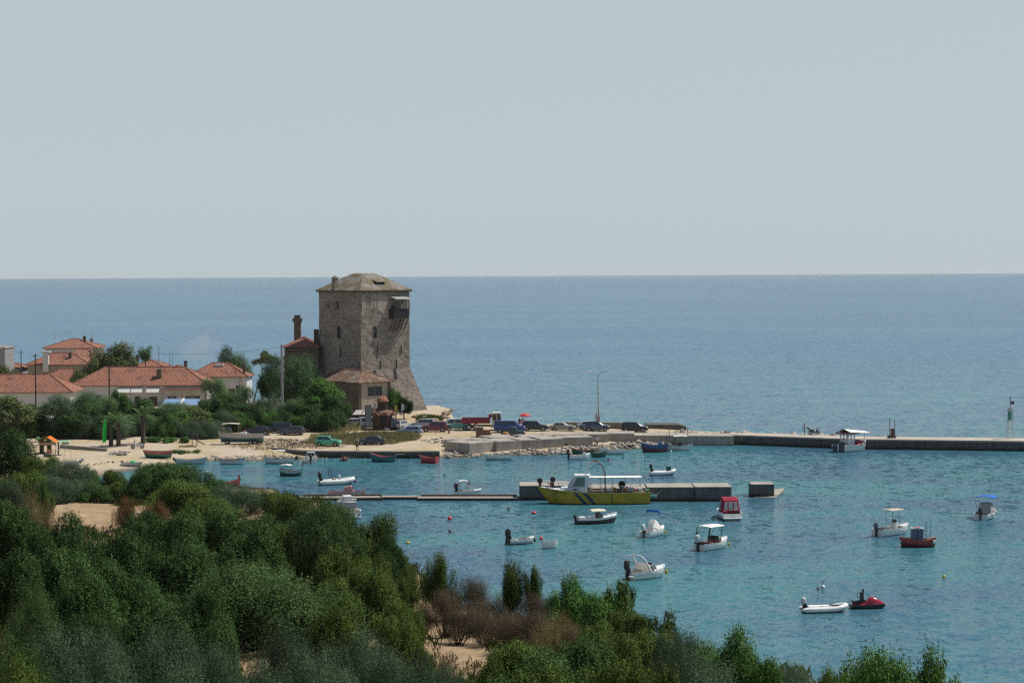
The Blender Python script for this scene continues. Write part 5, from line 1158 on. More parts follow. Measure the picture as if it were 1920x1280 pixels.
rowboat('grey white rowing boat with small tilted motor, leftmost at the shore', 360, 869.5, 4.6, 1.5, 4, GREYP, GREYP, BOOT, WP, double=False, clutter=lambda t, p, z, L: (outboard(t, -2.35, 0, 0.55, plain('green_cowl', (0.05, 0.09, 0.07), 0.5), 0.8, 0.5), nets(NETD, 0.9, 0.4)(t, p, z, L)))
rowboat('pale grey rowing boat with red interior beside the leftmost one', 436, 870, 3.9, 1.4, 0, GREYP, PALE, BOOT, WOOD, SALMON, clutter=nets(NETR, -0.2, 0.5))
t = rowboat('long pale boat with white canopy moored at the low quay wall', 523, 868.5, 4.6, 1.6, 180, PALE, PALE, BOOT, GREYP, double=False, clutter=nets(NETD, 0.3, 0.5)); posts_canopy(t, -0.9, 0.9, 0.65, 0.4, 1.85, CANW, WOODL)
MB().tube([(1.9, 0.3, 0.5), (1.9, 0.3, 1.7)], 0.03, 5).build('pole', WOODL, t); outboard(t, -2.3, 0, 0.6, BLACKP, 0.9, 0.6)
t = boat('motor_boat', 'small white cabin motor boat stern on at the quay wall', 583, 866, 95); h, prof, zf = hull(t, 4.4, 1.9, 0.62, 0.35, 0.0, top=WP, side=WP, bottom=GREYP, rim=WP, floor=INNER)
box_part(t, 'cabin', WP, -0.3, 1.0, -0.65, 0.65, 0.5, 1.5, 0.15, 0.1); box_part(t, 'cabin_window', GLASS, -0.36, -0.28, -0.5, 0.5, 0.95, 1.4, bev=0); outboard(t, -2.25, 0, 0.65, BLACKP, 1.0); rail(t, prof, zf, 4.4, 0.55, 0.97); fender(t, -1.2, -0.95, 0.5, C_(0.4, 0.12, 0.08))
t = boat('rubber_dinghy', 'tiny dark dinghy with reddish seat close under the quay wall', 646, 863, 85); hull(t, 2.3, 1.1, 0.35, 0.2, 0.0, top=NETR, side=NAVY, bottom=BOOT, rim=NAVY, floor=SALMON); outboard(t, -1.15, 0, 0.4, BLACKP, 0.7)
t = rowboat('teal wooden boat with raised orange red bow and rim', 718, 865.5, 4.0, 1.6, 168, TEAL, TEAL, C_(0.015, 0.06, 0.08), REDR, SALMON, fb=0.55, bow=0.75, clutter=nets(NETR, 0.2, 0.6)); foredeck(t, *[None] * 0 or (lambda q: 0.55 * math.cos(max(0, (q - .45) / .55) * 1.5), lambda q: 0.55 * (1 + 0.75 * max(0, (q - .35) / .65) ** 2), 4.0, 0.66, REDR))
t = rowboat('short red plastic boat at the right end of the quay wall', 803, 867.5, 2.9, 1.5, 158, C_(0.38, 0.03, 0.035), C_(0.34, 0.025, 0.03), C_(0.2, 0.02, 0.025), C_(0.48, 0.06, 0.06), C_(0.42, 0.10, 0.09), fb=0.55, double=False, bow=0.45)
t = rowboat('little dark green boat under a white flat canopy', 544, 892, 3.3, 1.4, 172, GREYP, C_(0.01, 0.05, 0.05), BOOT, DGREEN, fb=0.5, clutter=nets(NETD, 0.7, 0.5)); posts_canopy(t, -0.2, 1.25, 0.62, 0.45, 1.5, CANW); MB().tube([(-0.7, 0.2, 0.5), (-1.1, 0.2, 1.2)], 0.03, 5).build('tiller', WP, t)
# RIB with arch
def rib(label, px, py, rz, L, B, tube_mat=WP, r=0.24, arch=None, motor=BLACKP, console=True, boxes=None, name='inflatable_boat'):
    t = boat(name, label, px, py, rz); hb = B / 2 - r; pts = []
    for k in range(5): pts.append((-L / 2 + 0.65 * L * k / 4, hb, r + 0.05))
    for k in range(1, 8):
        a = math.pi / 2 - math.pi * k / 8; pts.append((-L / 2 + 0.65 * L + (0.35 * L - r) * math.cos(a), hb * math.sin(a), r + 0.05 + 0.22 * math.cos(a)))
    for k in range(4, -1, -1): pts.append((-L / 2 + 0.65 * L * k / 4, -hb, r + 0.05))
    pts = [(pts[0][0] - 0.35, pts[0][1], pts[0][2])] + pts + [(pts[-1][0] - 0.35, pts[-1][1], pts[-1][2])]
    m = MB(); m.tube(pts, [r * 0.45] + [r] * (len(pts) - 2) + [r * 0.45], 12); m.build('tube', tube_mat, t, smooth=60)
    m = MB(); m.loft([[(-L / 2 + 0.1, hb, 0.12), (-L / 2 + 0.1, 0, -0.15), (-L / 2 + 0.1, -hb, 0.12), (-L / 2 + 0.1, -hb, 0.22), (-L / 2 + 0.1, hb, 0.22)], [(L * 0.15, hb, 0.12), (L * 0.15, 0, -0.2), (L * 0.15, -hb, 0.12), (L * 0.15, -hb, 0.24), (L * 0.15, hb, 0.24)], [(L * 0.4, hb * 0.4, 0.25), (L * 0.4, 0, 0.05), (L * 0.4, -hb * 0.4, 0.25), (L * 0.4, -hb * 0.4, 0.33), (L * 0.4, hb * 0.4, 0.33)]])
    m.build('hull', INNER, t)
    m = MB(); m.box(-L / 2 + 0.05, -L / 2 + 0.14, -hb, hb, 0.1, 0.6); m.build('transom', BLACK, t)
    if motor: outboard(t, -L / 2, 0, 0.62, motor, 0.85 if L < 4.5 else 1.0)
    if console: box_part(t, 'console', WP, 0.0, 0.4, -0.3, 0.3, 0.2, 0.95, 0.08); box_part(t, 'seat', plain('tan_seat', (0.35, 0.30, 0.2), 0.6), -0.75, -0.35, -0.35, 0.35, 0.2, 0.65)
    if arch:
        m = MB(); m.tube([(arch, hb, 0.45), (arch - 0.3, hb, 1.45), (arch - 0.35, hb * 0.6, 1.7), (arch - 0.35, -hb * 0.6, 1.7), (arch - 0.3, -hb, 1.45), (arch, -hb, 0.45)], 0.045, 7); m.build('arch', BLACKP, t)
    return t
t = rib('white inflatable boat with dark roll bar and lifted bow', 634, 907.5, 17, 4.7, 1.9, arch=-0.9); fender(t, 2.2, -0.4, 0.25, plain('plum_fender', (0.16, 0.03, 0.08), 0.5), 0.17, 0.2)
t = boat('fishing_boat', 'white fishing boat with pink cabin and ochre net heap at the bow', 651, 931, 2, 'fishing boat'); h, prof, zf = hull(t, 4.7, 1.7, 0.55, 0.35, 0.15, top=GREYP, side=PALE, bottom=BOOT, rim=SALMON, floor=SALMON)
m = MB(); m.loft([[(-0.5, -0.6, 0.5), (-0.5, 0.6, 0.5), (-0.4, 0.5, 1.25), (-0.4, -0.5, 1.25)], [(0.9, -0.6, 0.5), (0.9, 0.6, 0.5), (0.55, 0.45, 1.45), (0.55, -0.45, 1.45)]]); m.build('cabin', C_(0.42, 0.20, 0.19), t, bevel=0.08); box_part(t, 'cabin_window', GLASS, 0.62, 0.8, -0.35, 0.35, 0.95, 1.25, 0, 0, 0)
nets(NETY, 1.75, 0.75)(t, prof, zf, 4.7); nets(NETR, 1.1, 0.45)(t, prof, zf, 4.7); MB().tube([(1.7, 0, 0.9), (2.7, 0.3, 1.25)], 0.02, 4).build('boathook', WOODL, t)
# white cabin cruiser partly behind the olive shrub
t = boat('cabin_cruiser', 'white cabin cruiser with square grey canvas seen from astern beside the olive shrub', 650, 966, 108); h, prof, zf = hull(t, 6.2, 2.4, 0.8, 0.3, 0.0, top=WP, side=WP, bottom=GREYP, rim=WP, floor=WP)
box_part(t, 'cabin', WP, -0.2, 2.2, -0.95, 0.95, 0.7, 1.55, 0.35, 0.15); box_part(t, 'canvas', CANG, -1.5, -0.1, -0.9, 0.9, 0.75, 1.7, 0.05, 0.06); box_part(t, 'upper_cover', CANW, -0.9, 0.3, -0.55, 0.55, 1.6, 2.35, 0.05, 0.05)
m = MB(); m.tube([(-0.2, 1.0, 1.6), (-0.35, 1.1, 1.9), (-0.3, -1.1, 1.9), (-0.1, -1.0, 1.6)], 0.06, 7); m.build('arch', WP, t)
box_part(t, 'swim_platform', WP, -3.6, -3.05, -0.9, 0.9, 0.1, 0.25); outboard(t, -3.15, -0.75, 0.6, C_(0.55, 0.56, 0.56), 0.8, 0.5); m = MB()
for y in (-0.5, 0.2, 0.6): m.box(-2.6, -2.1, y - 0.17, y + 0.17, 0.5, 0.95)
m.build('cushions', plain('beige_cushion', (0.45, 0.40, 0.3), 0.8), t)
# red fishing boat hidden by the slope
t = boat('fishing_boat', 'red fishing boat mostly hidden behind the round evergreen shrub', 405, 919, 12, 'fishing boat'); h, prof, zf = hull(t, 6.4, 2.2, 0.7, 1.1, 0.4, top=REDR, side=RED, bottom=BOOT, rim=REDR, floor=SALMON, double=True, rake=0.05)
box_part(t, 'stem_post', REDR, 2.85, 3.1, -0.07, 0.07, 1.1, 2.0); thwarts(t, [-1.2, 0.2, 1.4], prof, 6.4, 0.6, REDR); nets(NETR, 1.2, 0.6)(t, prof, zf, 6.4)
# centre console boats
def ccboat(label, px, py, rz, L, B, fb=0.55, top=WP, side=WP, bottom=GREYP, motor=BLACKP, ttop=None, bim=None, name='motor_boat', console=True, cz=0.75):
    t = boat(name, label, px, py, rz); h, prof, zf = hull(t, L, B, fb, 0.4, 0.0, top=top, side=side, bottom=bottom, rim=WP, floor=INNER, flr=0.2)
    foredeck(t, prof, zf, L, 0.72, WP)
    if console: box_part(t, 'console', WP, -0.1, 0.45, -0.35, 0.35, 0.2, 0.2 + cz + 0.2, 0.1, 0.03); box_part(t, 'console_screen', GLASS, 0.1, 0.3, -0.3, 0.3, 0.2 + cz + 0.2, 0.2 + cz + 0.5, 0.06, 0.03, 0)
    if console: box_part(t, 'seat', CANW, -0.95, -0.5, -0.4, 0.4, 0.2, 0.7, 0.04)
    if motor: outboard(t, -L / 2, 0, fb + 0.05, motor, 0.95)
    return t, prof, zf
t, prof, zf = ccboat('small white boat with flat white sunshade, alone left of the yellow boat', 877, 928.5, 8, 3.6, 1.5, 0.45, motor=None); posts_canopy(t, -1.1, 0.0, 0.5, 0.5, 1.5, CANW); outboard(t, -1.35, 0.1, 0.6, BLACKP, 1.0, -0.1)
t = rowboat('slim white rowing boat tied below the concrete blocks', 934, 861.5, 4.4, 1.4, 178, WP, PALE, BOOT, WP, double=True, fb=0.42, bow=0.6); MB().tube([(2.05, 0, 0.5), (2.02, 0, 2.3)], 0.035, 5).build('mast', WP, t)
t, prof, zf = ccboat('white open boat with dark motor near the shore stones', 1087, 860.5, 22, 3.7, 1.5, 0.42, console=False); thwarts(t, [-0.6, 0.4], prof, 3.7, 0.4, WP); box_part(t, 'cool_box', PALE, 0.6, 1.0, -0.25, 0.25, 0.3, 0.75)
t = rowboat('green wooden boat with bright red rim behind the white open boat', 1093, 852, 3.6, 1.4, 172, DGREEN, DGREEN, BOOT, REDR, SALMON, bow=0.7)
t = rowboat('short dark green boat right of the red rimmed one', 1123, 856.5, 2.4, 1.2, 12, DGREEN, DGREEN, BOOT, DGREEN, double=True, seats=2)
t = rowboat('white boat tied stern to the little wooden landing', 1148, 851.5, 3.7, 1.4, 178, WP, PALE, GREYP, WP, double=False, clutter=nets(NETD, 0.9, 0.4)); box_part(t, 'rudder_post', BLACKP, -1.2, -1.08, -0.85, -0.75, 0.0, 0.75)
t = rowboat('blue and dark red fishing boat with a blue tarpaulin heap', 1227, 847, 4.4, 1.7, 176, BLUEP, C_(0.11, 0.02, 0.035), C_(0.12, 0.02, 0.03), BLUEP, fb=0.62, bow=0.45, name='fishing_boat', cat='fishing boat', clutter=lambda t, p, z, L: (box_part(t, 'tarpaulin', TARPB, -1.3, -0.45, -0.4, 0.4, 0.5, 1.25, 0.12, 0.1, 0.08), nets(NETY, -1.5, 0.35)(t, p, z, L)))
t = boat('fishing_boat', 'grey white fishing boat with white awning beside the rock pile', 1274, 844, 4, 'fishing boat'); h, prof, zf = hull(t, 4.3, 1.6, 0.55, 0.4, 0.2, top=PALE, side=PALE, bottom=GREYP, rim=GREYP, floor=INNER); posts_canopy(t, -0.9, 1.2, 0.7, 0.5, 1.75, CANW, WOOD)
box_part(t, 'engine_box', plain('dark_green_box', (0.03, 0.06, 0.05), 0.6), -0.3, 0.3, -0.35, 0.35, 0.4, 1.0); MB().tube([(-1.6, 0, 0.5), (-1.6, 0, 3.4)], 0.035, 5).build('mast', WOOD, t); MB().tube([(-1.95, 0.3, 0.5), (-1.95, 0.3, 2.2)], 0.03, 5).build('pole', WOOD, t); outboard(t, -2.15, 0, 0.55, BLACKP, 0.7)
t = rib('small white inflatable boat with dark green box aboard, right behind the jetty', 1245, 890.5, 8, 3.6, 1.6, r=0.21, console=False); box_part(t, 'green_box', DGREEN, 0.35, 1.0, -0.3, 0.3, 0.45, 0.95)
# -- the yellow work boat (bow to the left)
YEL = plain('yellow_hull_paint', (0.40, 0.275, 0.010), 0.4, 0, 0.16, 1.2, dirt=(0.20, 0.16, 0.02)); YBL = C_(0.010, 0.022, 0.06); WSH = plain('white_wheelhouse', (0.58, 0.64, 0.66), 0.4)
t = boat('work_boat', 'large yellow work boat with white wheelhouse and two dark blue hull stripes', 1112, 942.5, 180.5, 'work boat')
L_, B_ = 13.7, 3.6
h, prof, zf = hull(t, L_, B_, 1.35, 0.52, 0.0, tr=0.86, top=YEL, side=YEL, bottom=YBL, rim=plain('yellow_rim', (0.40, 0.34, 0.05), 0.5), floor=plain('brown_deck', (0.20, 0.15, 0.12), 0.8), flr=0.75, rake=0.12, flare=0.93)
# dark blue band at the waterline and the slanted stripes, both as raised paint on the port and starboard sides
for s_ in (1, -1):
    for x0 in (1.95, 0.85):
        m = MB(); ps = []
        for k in range(7):
            z = 0.1 + (1.40 - 0.1) * k / 6; xx = x0 - 1.15 + 1.15 * k / 6 * 1.0
            for dx in (0, 0.52):
                x = xx + dx; tt = (x + L_ / 2) / L_; b = prof(tt); f_ = z / zf(tt); zb_ = 0.62
                yy = b * (0.93 + (0.985 - 0.93) * min(1, max(0, (z - 0.09) / (zb_ * zf(tt) - 0.09)))) if f_ < zb_ else b * (0.985 + 0.015 * (f_ - zb_) / (1 - zb_))
                ps.append((x, s_ * (yy + 0.012), z)); ps.append((x, s_ * (yy - 0.03), z))
        fs = []
        for k in range(6):
            a = k * 4; b_ = a + 4; fs += [(a, a + 2, b_ + 2, b_), (a + 1, b_ + 1, b_ + 3, a + 3), (a, b_, b_ + 1, a + 1), (a + 2, a + 3, b_ + 3, b_ + 2)]
        m.add(ps, fs); m.build('hull_stripe', YBL, t)
    m = MB()                              # faint dark lettering near the bow
    for k in range(9):
        x = 4.7 - k * 0.17; tt = (x + L_ / 2) / L_; yy = prof(tt) * 0.99 + 0.03; hgt = 0.17
        m.box(x - 0.045, x + 0.045, s_ * yy - 0.02, s_ * yy + 0.02, 1.33, 1.33 + hgt * (0.6 + 0.4 * ((k * 7) % 3) / 2))
    m.build('bow_lettering', plain('faded_lettering', (0.12, 0.09, 0.03), 0.7), t)
foredeck(t, prof, zf, L_, 0.76, WSH, 0.05)
m = MB(); rings = []
for k in range(6):
    x = 0.75 + 3.15 * k / 5; tt = (x + L_ / 2) / L_; b = prof(tt) * (0.86 - 0.2 * (k / 5)); z1 = zf(tt) + 0.62 - 0.34 * (k / 5) ** 2
    rings.append([(x, -b, 1.1), (x, b, 1.1), (x, b * 0.96, z1), (x, -b * 0.96, z1)])
m.loft(rings); tk = m.build('trunk_cabin', WSH, t, bevel=0.05)
for s_ in (1, -1): box_part(tk, 'porthole', GLASS, 2.0, 2.45, s_ * 1.38 - 0.03, s_ * 1.38 + 0.03, 1.72, 1.9, bev=0)
m = MB(); m.loft([[(0.45, -1.2, 2.0), (3.0, -1.2, 2.1), (3.0, 1.2, 2.1), (0.45, 1.2, 2.0)], [(0.55, -1.05, 3.4), (2.05, -1.05, 3.4), (2.05, 1.05, 3.4), (0.55, 1.05, 3.4)]]); wh = m.build('wheelhouse', WSH, t, bevel=0.06)
GW = plain('green_tinted_glass', (0.06, 0.13, 0.12), 0.12)
for s_ in (1, -1):
    m = MB(); y0, y1 = s_ * 1.20, s_ * 1.07; ps = [(1.05, y0, 2.16), (2.6, y0, 2.18), (2.0, y1, 3.2), (1.05, y1, 3.2)]; ps = [(p[0], p[1] + s_ * d, p[2]) for d in (-0.05, 0.025) for p in ps]
    m.add(ps, [(0, 1, 2, 3), (7, 6, 5, 4), (0, 4, 5, 1), (1, 5, 6, 2), (2, 6, 7, 3), (3, 7, 4, 0)]); m.build('side_window', GW, wh)
m = MB(); ps = [(2.93, -1.0, 2.25), (2.93, 1.0, 2.25), (2.2, 0.9, 3.25), (2.2, -0.9, 3.25)]; ps = [(p[0] + d, p[1], p[2]) for d in (-0.05, 0.03) for p in ps]; m.add(ps, [(0, 1, 2, 3), (7, 6, 5, 4), (0, 4, 5, 1), (1, 5, 6, 2), (2, 6, 7, 3), (3, 7, 4, 0)]); m.build('windscreen', GW, wh)
m = MB(); m.box(0.35, 2.25, -1.2, 1.2, 3.4, 3.48); m.build('wheelhouse_roof', WP, wh, bevel=0.03)
m = MB(); m.beam((0.9, 0, 3.45), (0.2, 0, 4.9), 0.28, 0.14); m.build('radar_mast', PALE, t)
m = MB(); m.box(-0.95, 1.3, -0.12, 0.12, 4.9, 5.0); m.build('radar_bar', PALE, t)
m = MB(); m.tube([(0.1, -0.6, 5.15), (-0.5, -0.6, 5.1), (-1.1, -0.6, 4.6), (-1.45, -0.6, 3.7), (-1.5, -0.6, 1.2)], 0.06, 7); m.tube([(0.1, 0.6, 5.15), (-0.5, 0.6, 5.1), (-1.1, 0.6, 4.6), (-1.45, 0.6, 3.7), (-1.5, 0.6, 1.2)], 0.06, 7); m.tube([(0.1, -0.6, 5.15), (0.1, 0.6, 5.15)], 0.06, 6); m.build('gallows_frame', plain('rusty_pipe', (0.10, 0.07, 0.055), 0.8), t)
m = MB(); m.tube([(1.75, 0.4, 3.45), (1.7, 0.4, 3.9), (1.35, 0.4, 5.0)], 0.03, 5); m.tube([(1.4, 0.2, 3.45), (1.4, 0.2, 4.6)], 0.015, 4); m.build('aerial', BLACKP, t)
m = MB(); m.box(-5.9, 0.5, -0.95, 0.95, 3.15, 3.2); cn = m.build('long_awning', CANW, t)
for x in (-5.7, -3.9, -2.4, -0.9, 0.3):
    for s_ in (1, -1): MB().tube([(x, s_ * 0.9, 1.3), (x, s_ * 0.9, 3.15)], 0.025, 5).build('awning_post', STEEL, cn)
for s_ in (1, -1):
    m = MB(); m.tube([(-5.9, s_ * 1.5, 2.15), (-3.5, s_ * 1.58, 2.15), (0.6, s_ * 1.6, 2.2)], 0.03, 5)
    for x in (-5.9, -4.7, -3.5, -2.3, -1.1, 0.1): m.tube([(x, s_ * 1.55, 1.35), (x, s_ * 1.55, 2.15)], 0.022, 4)
    m.build('rail', STEEL, t)
    m = MB(); m.tube([(6.3, s_ * 0.2, 2.75), (4.5, s_ * 0.85, 2.6), (3.0, s_ * 1.2, 2.5), (0.8, s_ * 1.5, 2.3)], 0.025, 5)
    for x, y, z in ((5.4, 0.5, 2.65), (4.2, 0.95, 2.58), (3.0, 1.2, 2.5), (1.8, 1.36, 2.4)): m.tube([(x, s_ * y, 1.6), (x, s_ * y, z)], 0.02, 4)
    m.build('bow_rail', STEEL, t)
m = MB(); m.box(-6.2, 0.4, -1.35, 1.35, 0.8, 1.42); m.build('deck_house', plain('rust_brown_deckhouse', (0.15, 0.105, 0.085), 0.85, var=0.3), t, bevel=0.04)
r_ = random.Random(4); cols = [CANW, NETY, plain('brown_gear', (0.12, 0.08, 0.06), 0.9), GREYP, SALMON]
for k, (x, w) in enumerate(((-1.9, 0.5), (-2.6, 0.4), (-3.2, 0.6), (-4.6, 0.6), (-5.2, 0.5), (-5.7, 0.4), (-4.0, 0.3))): box_part(t, 'fish_box', cols[k % 5], x - w / 2, x + w / 2, -0.5 + 0.3 * (k % 3), 0.3 + 0.3 * (k % 3), 1.43, 1.75 + 0.12 * (k % 2), 0.02)
m = MB(); m.cyl((-3.55, -0.9, 2.0), (-3.55, -0.55, 2.25), 0.42, 14); m.beam((-3.6, -0.7, 1.43), (-4.3, -0.7, 1.9), 0.16); m.build('net_hauler', BLACKP, t)
for x, z, z2 in ((6.45, 2.75, 2.3), (4.9, 2.9, 2.2)):
    m = MB(); m.cyl((x, -0.25, z), (x, 0.25, z), 0.34, 16); dr = m.build('net_drum', plain('dark_rusty_drum', (0.055, 0.042, 0.036), 0.85), t); m = MB(); m.beam((x, 0, 1.9), (x, 0, z - 0.1), 0.5 if x < 5 else 0.12, 0.3); m.build('drum_stand', BLACKP, dr)
m = MB(); m.tube([(7.1, 0, 3.1), (4.4, 0, 2.05)], 0.05, 6); m.build('bow_roller_arm', BLACKP, t)
box_part(t, 'red_lamp_box', C_(0.35, 0.04, 0.04), 5.0, 5.25, -0.2, 0.2, 2.15, 2.6)
m = MB(); m.cyl((-6.75, 0.9, 0.85), (-7.75, 0.9, 0.8), 0.22, 10); m.build('tender_float', C_(0.03, 0.16, 0.17), t); box_part(t, 'green_crate', C_(0.06, 0.24, 0.04), -6.8, -6.3, 0.5, 1.2, 1.3, 1.7)
m = MB(); m.tube([(-1.95, 1.72, 1.4), (-2.15, 1.76, 1.3), (-2.2, 1.74, 0.2)], 0.05, 6); m.build('hose', BLACKP, t)
# -- the excursion boat lying at the pier
t = boat('caique_boat', 'wooden fishing caique with dark stern and white awning moored at the pier', 1598, 845, 40, 'fishing boat')
h, prof, zf = hull(t, 6.4, 2.7, 1.0, 0.6, 0.12, tr=0.86, top=PALE, side=WP, bottom=C_(0.05, 0.16, 0.18), rim=WP, floor=INNER, flr=0.45, rake=0.04)
m = MB(); b0 = prof(0); m.box(-3.25, -3.205, -b0, b0, 0.0, 1.1); tr_ = m.build('transom', NAVY, t); m = MB(); m.box(-3.4, -3.252, -0.06, 0.06, -0.3, 1.25); m.build('rudder', WP, tr_)
for s_ in (1, -1):
    for z in (0.55, 0.85):
        pts = [(-3.2 + 6.3 * k / 10, s_ * (prof(k / 10 * 0.984) * (0.965 + 0.02 * z) + 0.03), z * (zf(k / 10) / 1.0)) for k in range(11)]; MB().tube(pts, 0.03, 4).build('rubbing_strake', C_(0.05, 0.2, 0.22), t)
box_part(t, 'wheelhouse', PALE, -1.9, -0.3, -0.8, 0.8, 0.5, 1.7, 0.02, 0.02); m = MB()
for x in (-1.85, -1.14, -0.4):
    for y in (-0.75, 0.75): MB().box(x - 0.08, x + 0.08, y - 0.08, y + 0.08, 1.7, 2.75).build('window_post', WP, t)
m = MB(); m.box(-2.5, 0.15, -1.3, 1.3, 2.75, 2.98); m.build('wheelhouse_roof', plain('red_brown_roof', (0.15, 0.035, 0.04), 0.6), t, bevel=0.04)
m = MB(); rings = []
for k in range(6):
    x = -2.0 + 5.0 * k / 5; hw = 1.35 - 0.15 * k / 5; zc = 3.55 - 0.12 * k
    rings.append([(x, -hw, zc - 0.45 + 0.05 * k), (x, 0, zc), (x, hw, zc - 0.45 + 0.05 * k), (x, hw, zc - 0.49 + 0.05 * k), (x, 0, zc - 0.05), (x, -hw, zc - 0.49 + 0.05 * k)])
m.loft(rings); aw = m.build('awning', CANW, t); MB().tube([(2.9, 0, 1.3), (2.9, 0, 2.9)], 0.03, 5).build('awning_post', WOOD, aw)
box_part(t, 'tarpaulin', TARPR, 0.2, 2.0, -0.7, 0.7, 0.9, 1.55, 0.3, 0.2, 0.1); box_part(t, 'red_box', C_(0.36, 0.04, 0.05), -0.2, 1.0, -1.25, -0.9, 0.8, 1.2); foredeck(t, prof, zf, 6.4, 0.78, plain('plum_deck', (0.2, 0.1, 0.1), 0.7)); box_part(t, 'engine_crate', BLACKP, -2.9, -2.2, -0.4, 0.5, 0.6, 1.5); MB().tube([(-0.3, 0, 2.98), (-0.3, 0, 3.9)], 0.04, 5).build('mast', C_(0.25, 0.03, 0.03), t)
for s_ in (1, -1): fender(t, -3.1, s_ * 1.35, 0.9, WP, 0.12, 0.25)
# -- motor boats lying at their moorings
t = boat('speed_boat', 'low dark hulled speedboat with cream canopy in front of the yellow boat', 1119, 980.5, 11); h, prof, zf = hull(t, 4.9, 1.75, 0.5, 0.55, 0.0, top=WP, side=C_(0.045, 0.012, 0.018), bottom=BOOT, rim=WP, floor=INNER, flare=0.9, band=0.75)
foredeck(t, prof, zf, 4.9, 0.6, WP, 0.1); screen(t, 0.75, 0.75, 0.62, 0.42); bimini(t, -0.75, 0.9, 0.72, 0.6, 1.35, cloth((0.62, 0.56, 0.42), 'cream_canvas')); rail(t, prof, zf, 4.9, 0.72, 0.98, 0.28); box_part(t, 'seat', WP, -0.9, -0.3, -0.6, 0.6, 0.3, 0.75); box_part(t, 'engine_cover', WP, -2.2, -1.3, -0.55, 0.55, 0.3, 0.68, 0.1); outboard(t, -2.45, 0, 0.4, BLACKP, 0.7); nets(NETR, 0.2, 0.35)(t, prof, zf, 4.9)
for y in (-0.2, 0.35):
    fender(t, 0.1, y, 0.75, NETR, 0.2, 0.25)
t = boat('motor_boat', 'white motor boat under white cover with tall blue bimini bow', 1226, 1003.5, 42); h, prof, zf = hull(t, 4.7, 2.0, 0.6, 0.45, 0.0, top=WP, side=WP, bottom=GREYP, rim=WP, floor=INNER)
foredeck(t, prof, zf, 4.7, 0.68, WP)
m = MB(); m.loft([[(-1.1, -0.55, 0.5), (-1.1, 0.55, 0.5), (-0.9, 0.35, 1.0), (-0.9, -0.35, 1.0)], [(-0.2, -0.75, 0.55), (-0.2, 0.75, 0.55), (-0.15, 0.4, 1.75), (-0.15, -0.4, 1.75)], [(1.1, -0.6, 0.7), (1.1, 0.6, 0.7), (0.9, 0.3, 1.05), (0.9, -0.3, 1.05)]]); m.build('console_cover', CANW, t, smooth=60, bevel=0.05)
m = MB(); m.tube([(0.1, 0.85, 0.7), (-0.15, 0.9, 2.45), (-0.15, 0.8, 2.6), (-0.15, -0.8, 2.6), (-0.15, -0.9, 2.45), (0.1, -0.85, 0.7)], 0.03, 6); m.build('canopy_frame', STEEL, t)
m = MB(); m.tube([(-0.15, 0.95, 2.48), (-0.15, 0.8, 2.66), (-0.15, -0.8, 2.66), (-0.15, -0.95, 2.48)], 0.14, 9); m.build('folded_canopy', CANB, t, smooth=60)
outboard(t, -2.4, 0, 0.65, C_(0.62, 0.63, 0.63), 1.1); fender(t, 1.5, -0.8, 0.3, plain('yellow_fender', (0.45, 0.36, 0.03), 0.5), 0.14, 0.2)
t = boat('cabin_cruiser', 'white cruiser closed with dark red canvas, stern toward us', 1365, 969.5, 93); h, prof, zf = hull(t, 6.2, 2.55, 0.75, 0.3, 0.0, top=WP, side=WP, bottom=NAVY, rim=WP, floor=INNER)
foredeck(t, prof, zf, 6.2, 0.55, WP, 0.18); box_part(t, 'trunk_cabin', WP, 0.2, 2.2, -0.8, 0.8, 0.7, 1.3, 0.4, 0.15)
m = MB(); m.loft([[(-2.3, -1.05, 0.8), (-2.3, 1.05, 0.8), (-1.9, 0.85, 2.05), (-1.9, -0.85, 2.05)], [(-1.6, -1.1, 0.8), (-1.6, 1.1, 0.8), (-1.3, 0.9, 2.32), (-1.3, -0.9, 2.32)], [(0.1, -1.05, 0.85), (0.1, 1.05, 0.85), (-0.2, 0.85, 2.3), (-0.2, -0.85, 2.3)], [(0.9, -0.9, 0.9), (0.9, 0.9, 0.9), (0.3, 0.7, 1.9), (0.3, -0.7, 1.9)]]); cv = m.build('canvas_cover', CANR, t, bevel=0.08)
m = MB(); ps = [(-2.27, -0.85, 1.0), (-2.27, 0.85, 1.0), (-1.97, 0.68, 1.9), (-1.97, -0.68, 1.9)]; ps = [(p[0] + d, p[1], p[2]) for d in (-0.05, 0.05) for p in ps]; m.add(ps, [(0, 1, 2, 3), (7, 6, 5, 4), (0, 4, 5, 1), (1, 5, 6, 2), (2, 6, 7, 3), (3, 7, 4, 0)]); m.build('clear_panel', plain('clear_vinyl', (0.36, 0.37, 0.36), 0.15), cv)
for s_ in (1, -1):
    m = MB(); ps = [(-1.4, s_ * 1.09, 1.0), (-0.2, s_ * 1.07, 1.0), (-0.45, s_ * 0.93, 1.95), (-1.3, s_ * 0.94, 1.95)]; ps = [(p[0], p[1] + s_ * d, p[2]) for d in (-0.05, 0.03) for p in ps]; m.add(ps, [(0, 1, 2, 3), (7, 6, 5, 4), (0, 4, 5, 1), (1, 5, 6, 2), (2, 6, 7, 3), (3, 7, 4, 0)]); m.build('clear_panel', plain('clear_vinyl', (0.36, 0.37, 0.36), 0.15), cv)
m = MB()
for y in (-0.3, 0.3): m.beam((-2.36, y, 1.0), (-2.06, y, 1.9), 0.06)
m.build('panel_seam', CANR, cv)
box_part(t, 'swim_platform', WP, -3.6, -3.08, -1.05, 1.05, 0.22, 0.36); box_part(t, 'stern_seat', CANR, -3.0, -2.6, 0.55, 1.0, 0.75, 1.0); box_part(t, 'transom_band', NAVY, -3.12, -3.1, -1.0, 1.0, 0.05, 0.2, bev=0)
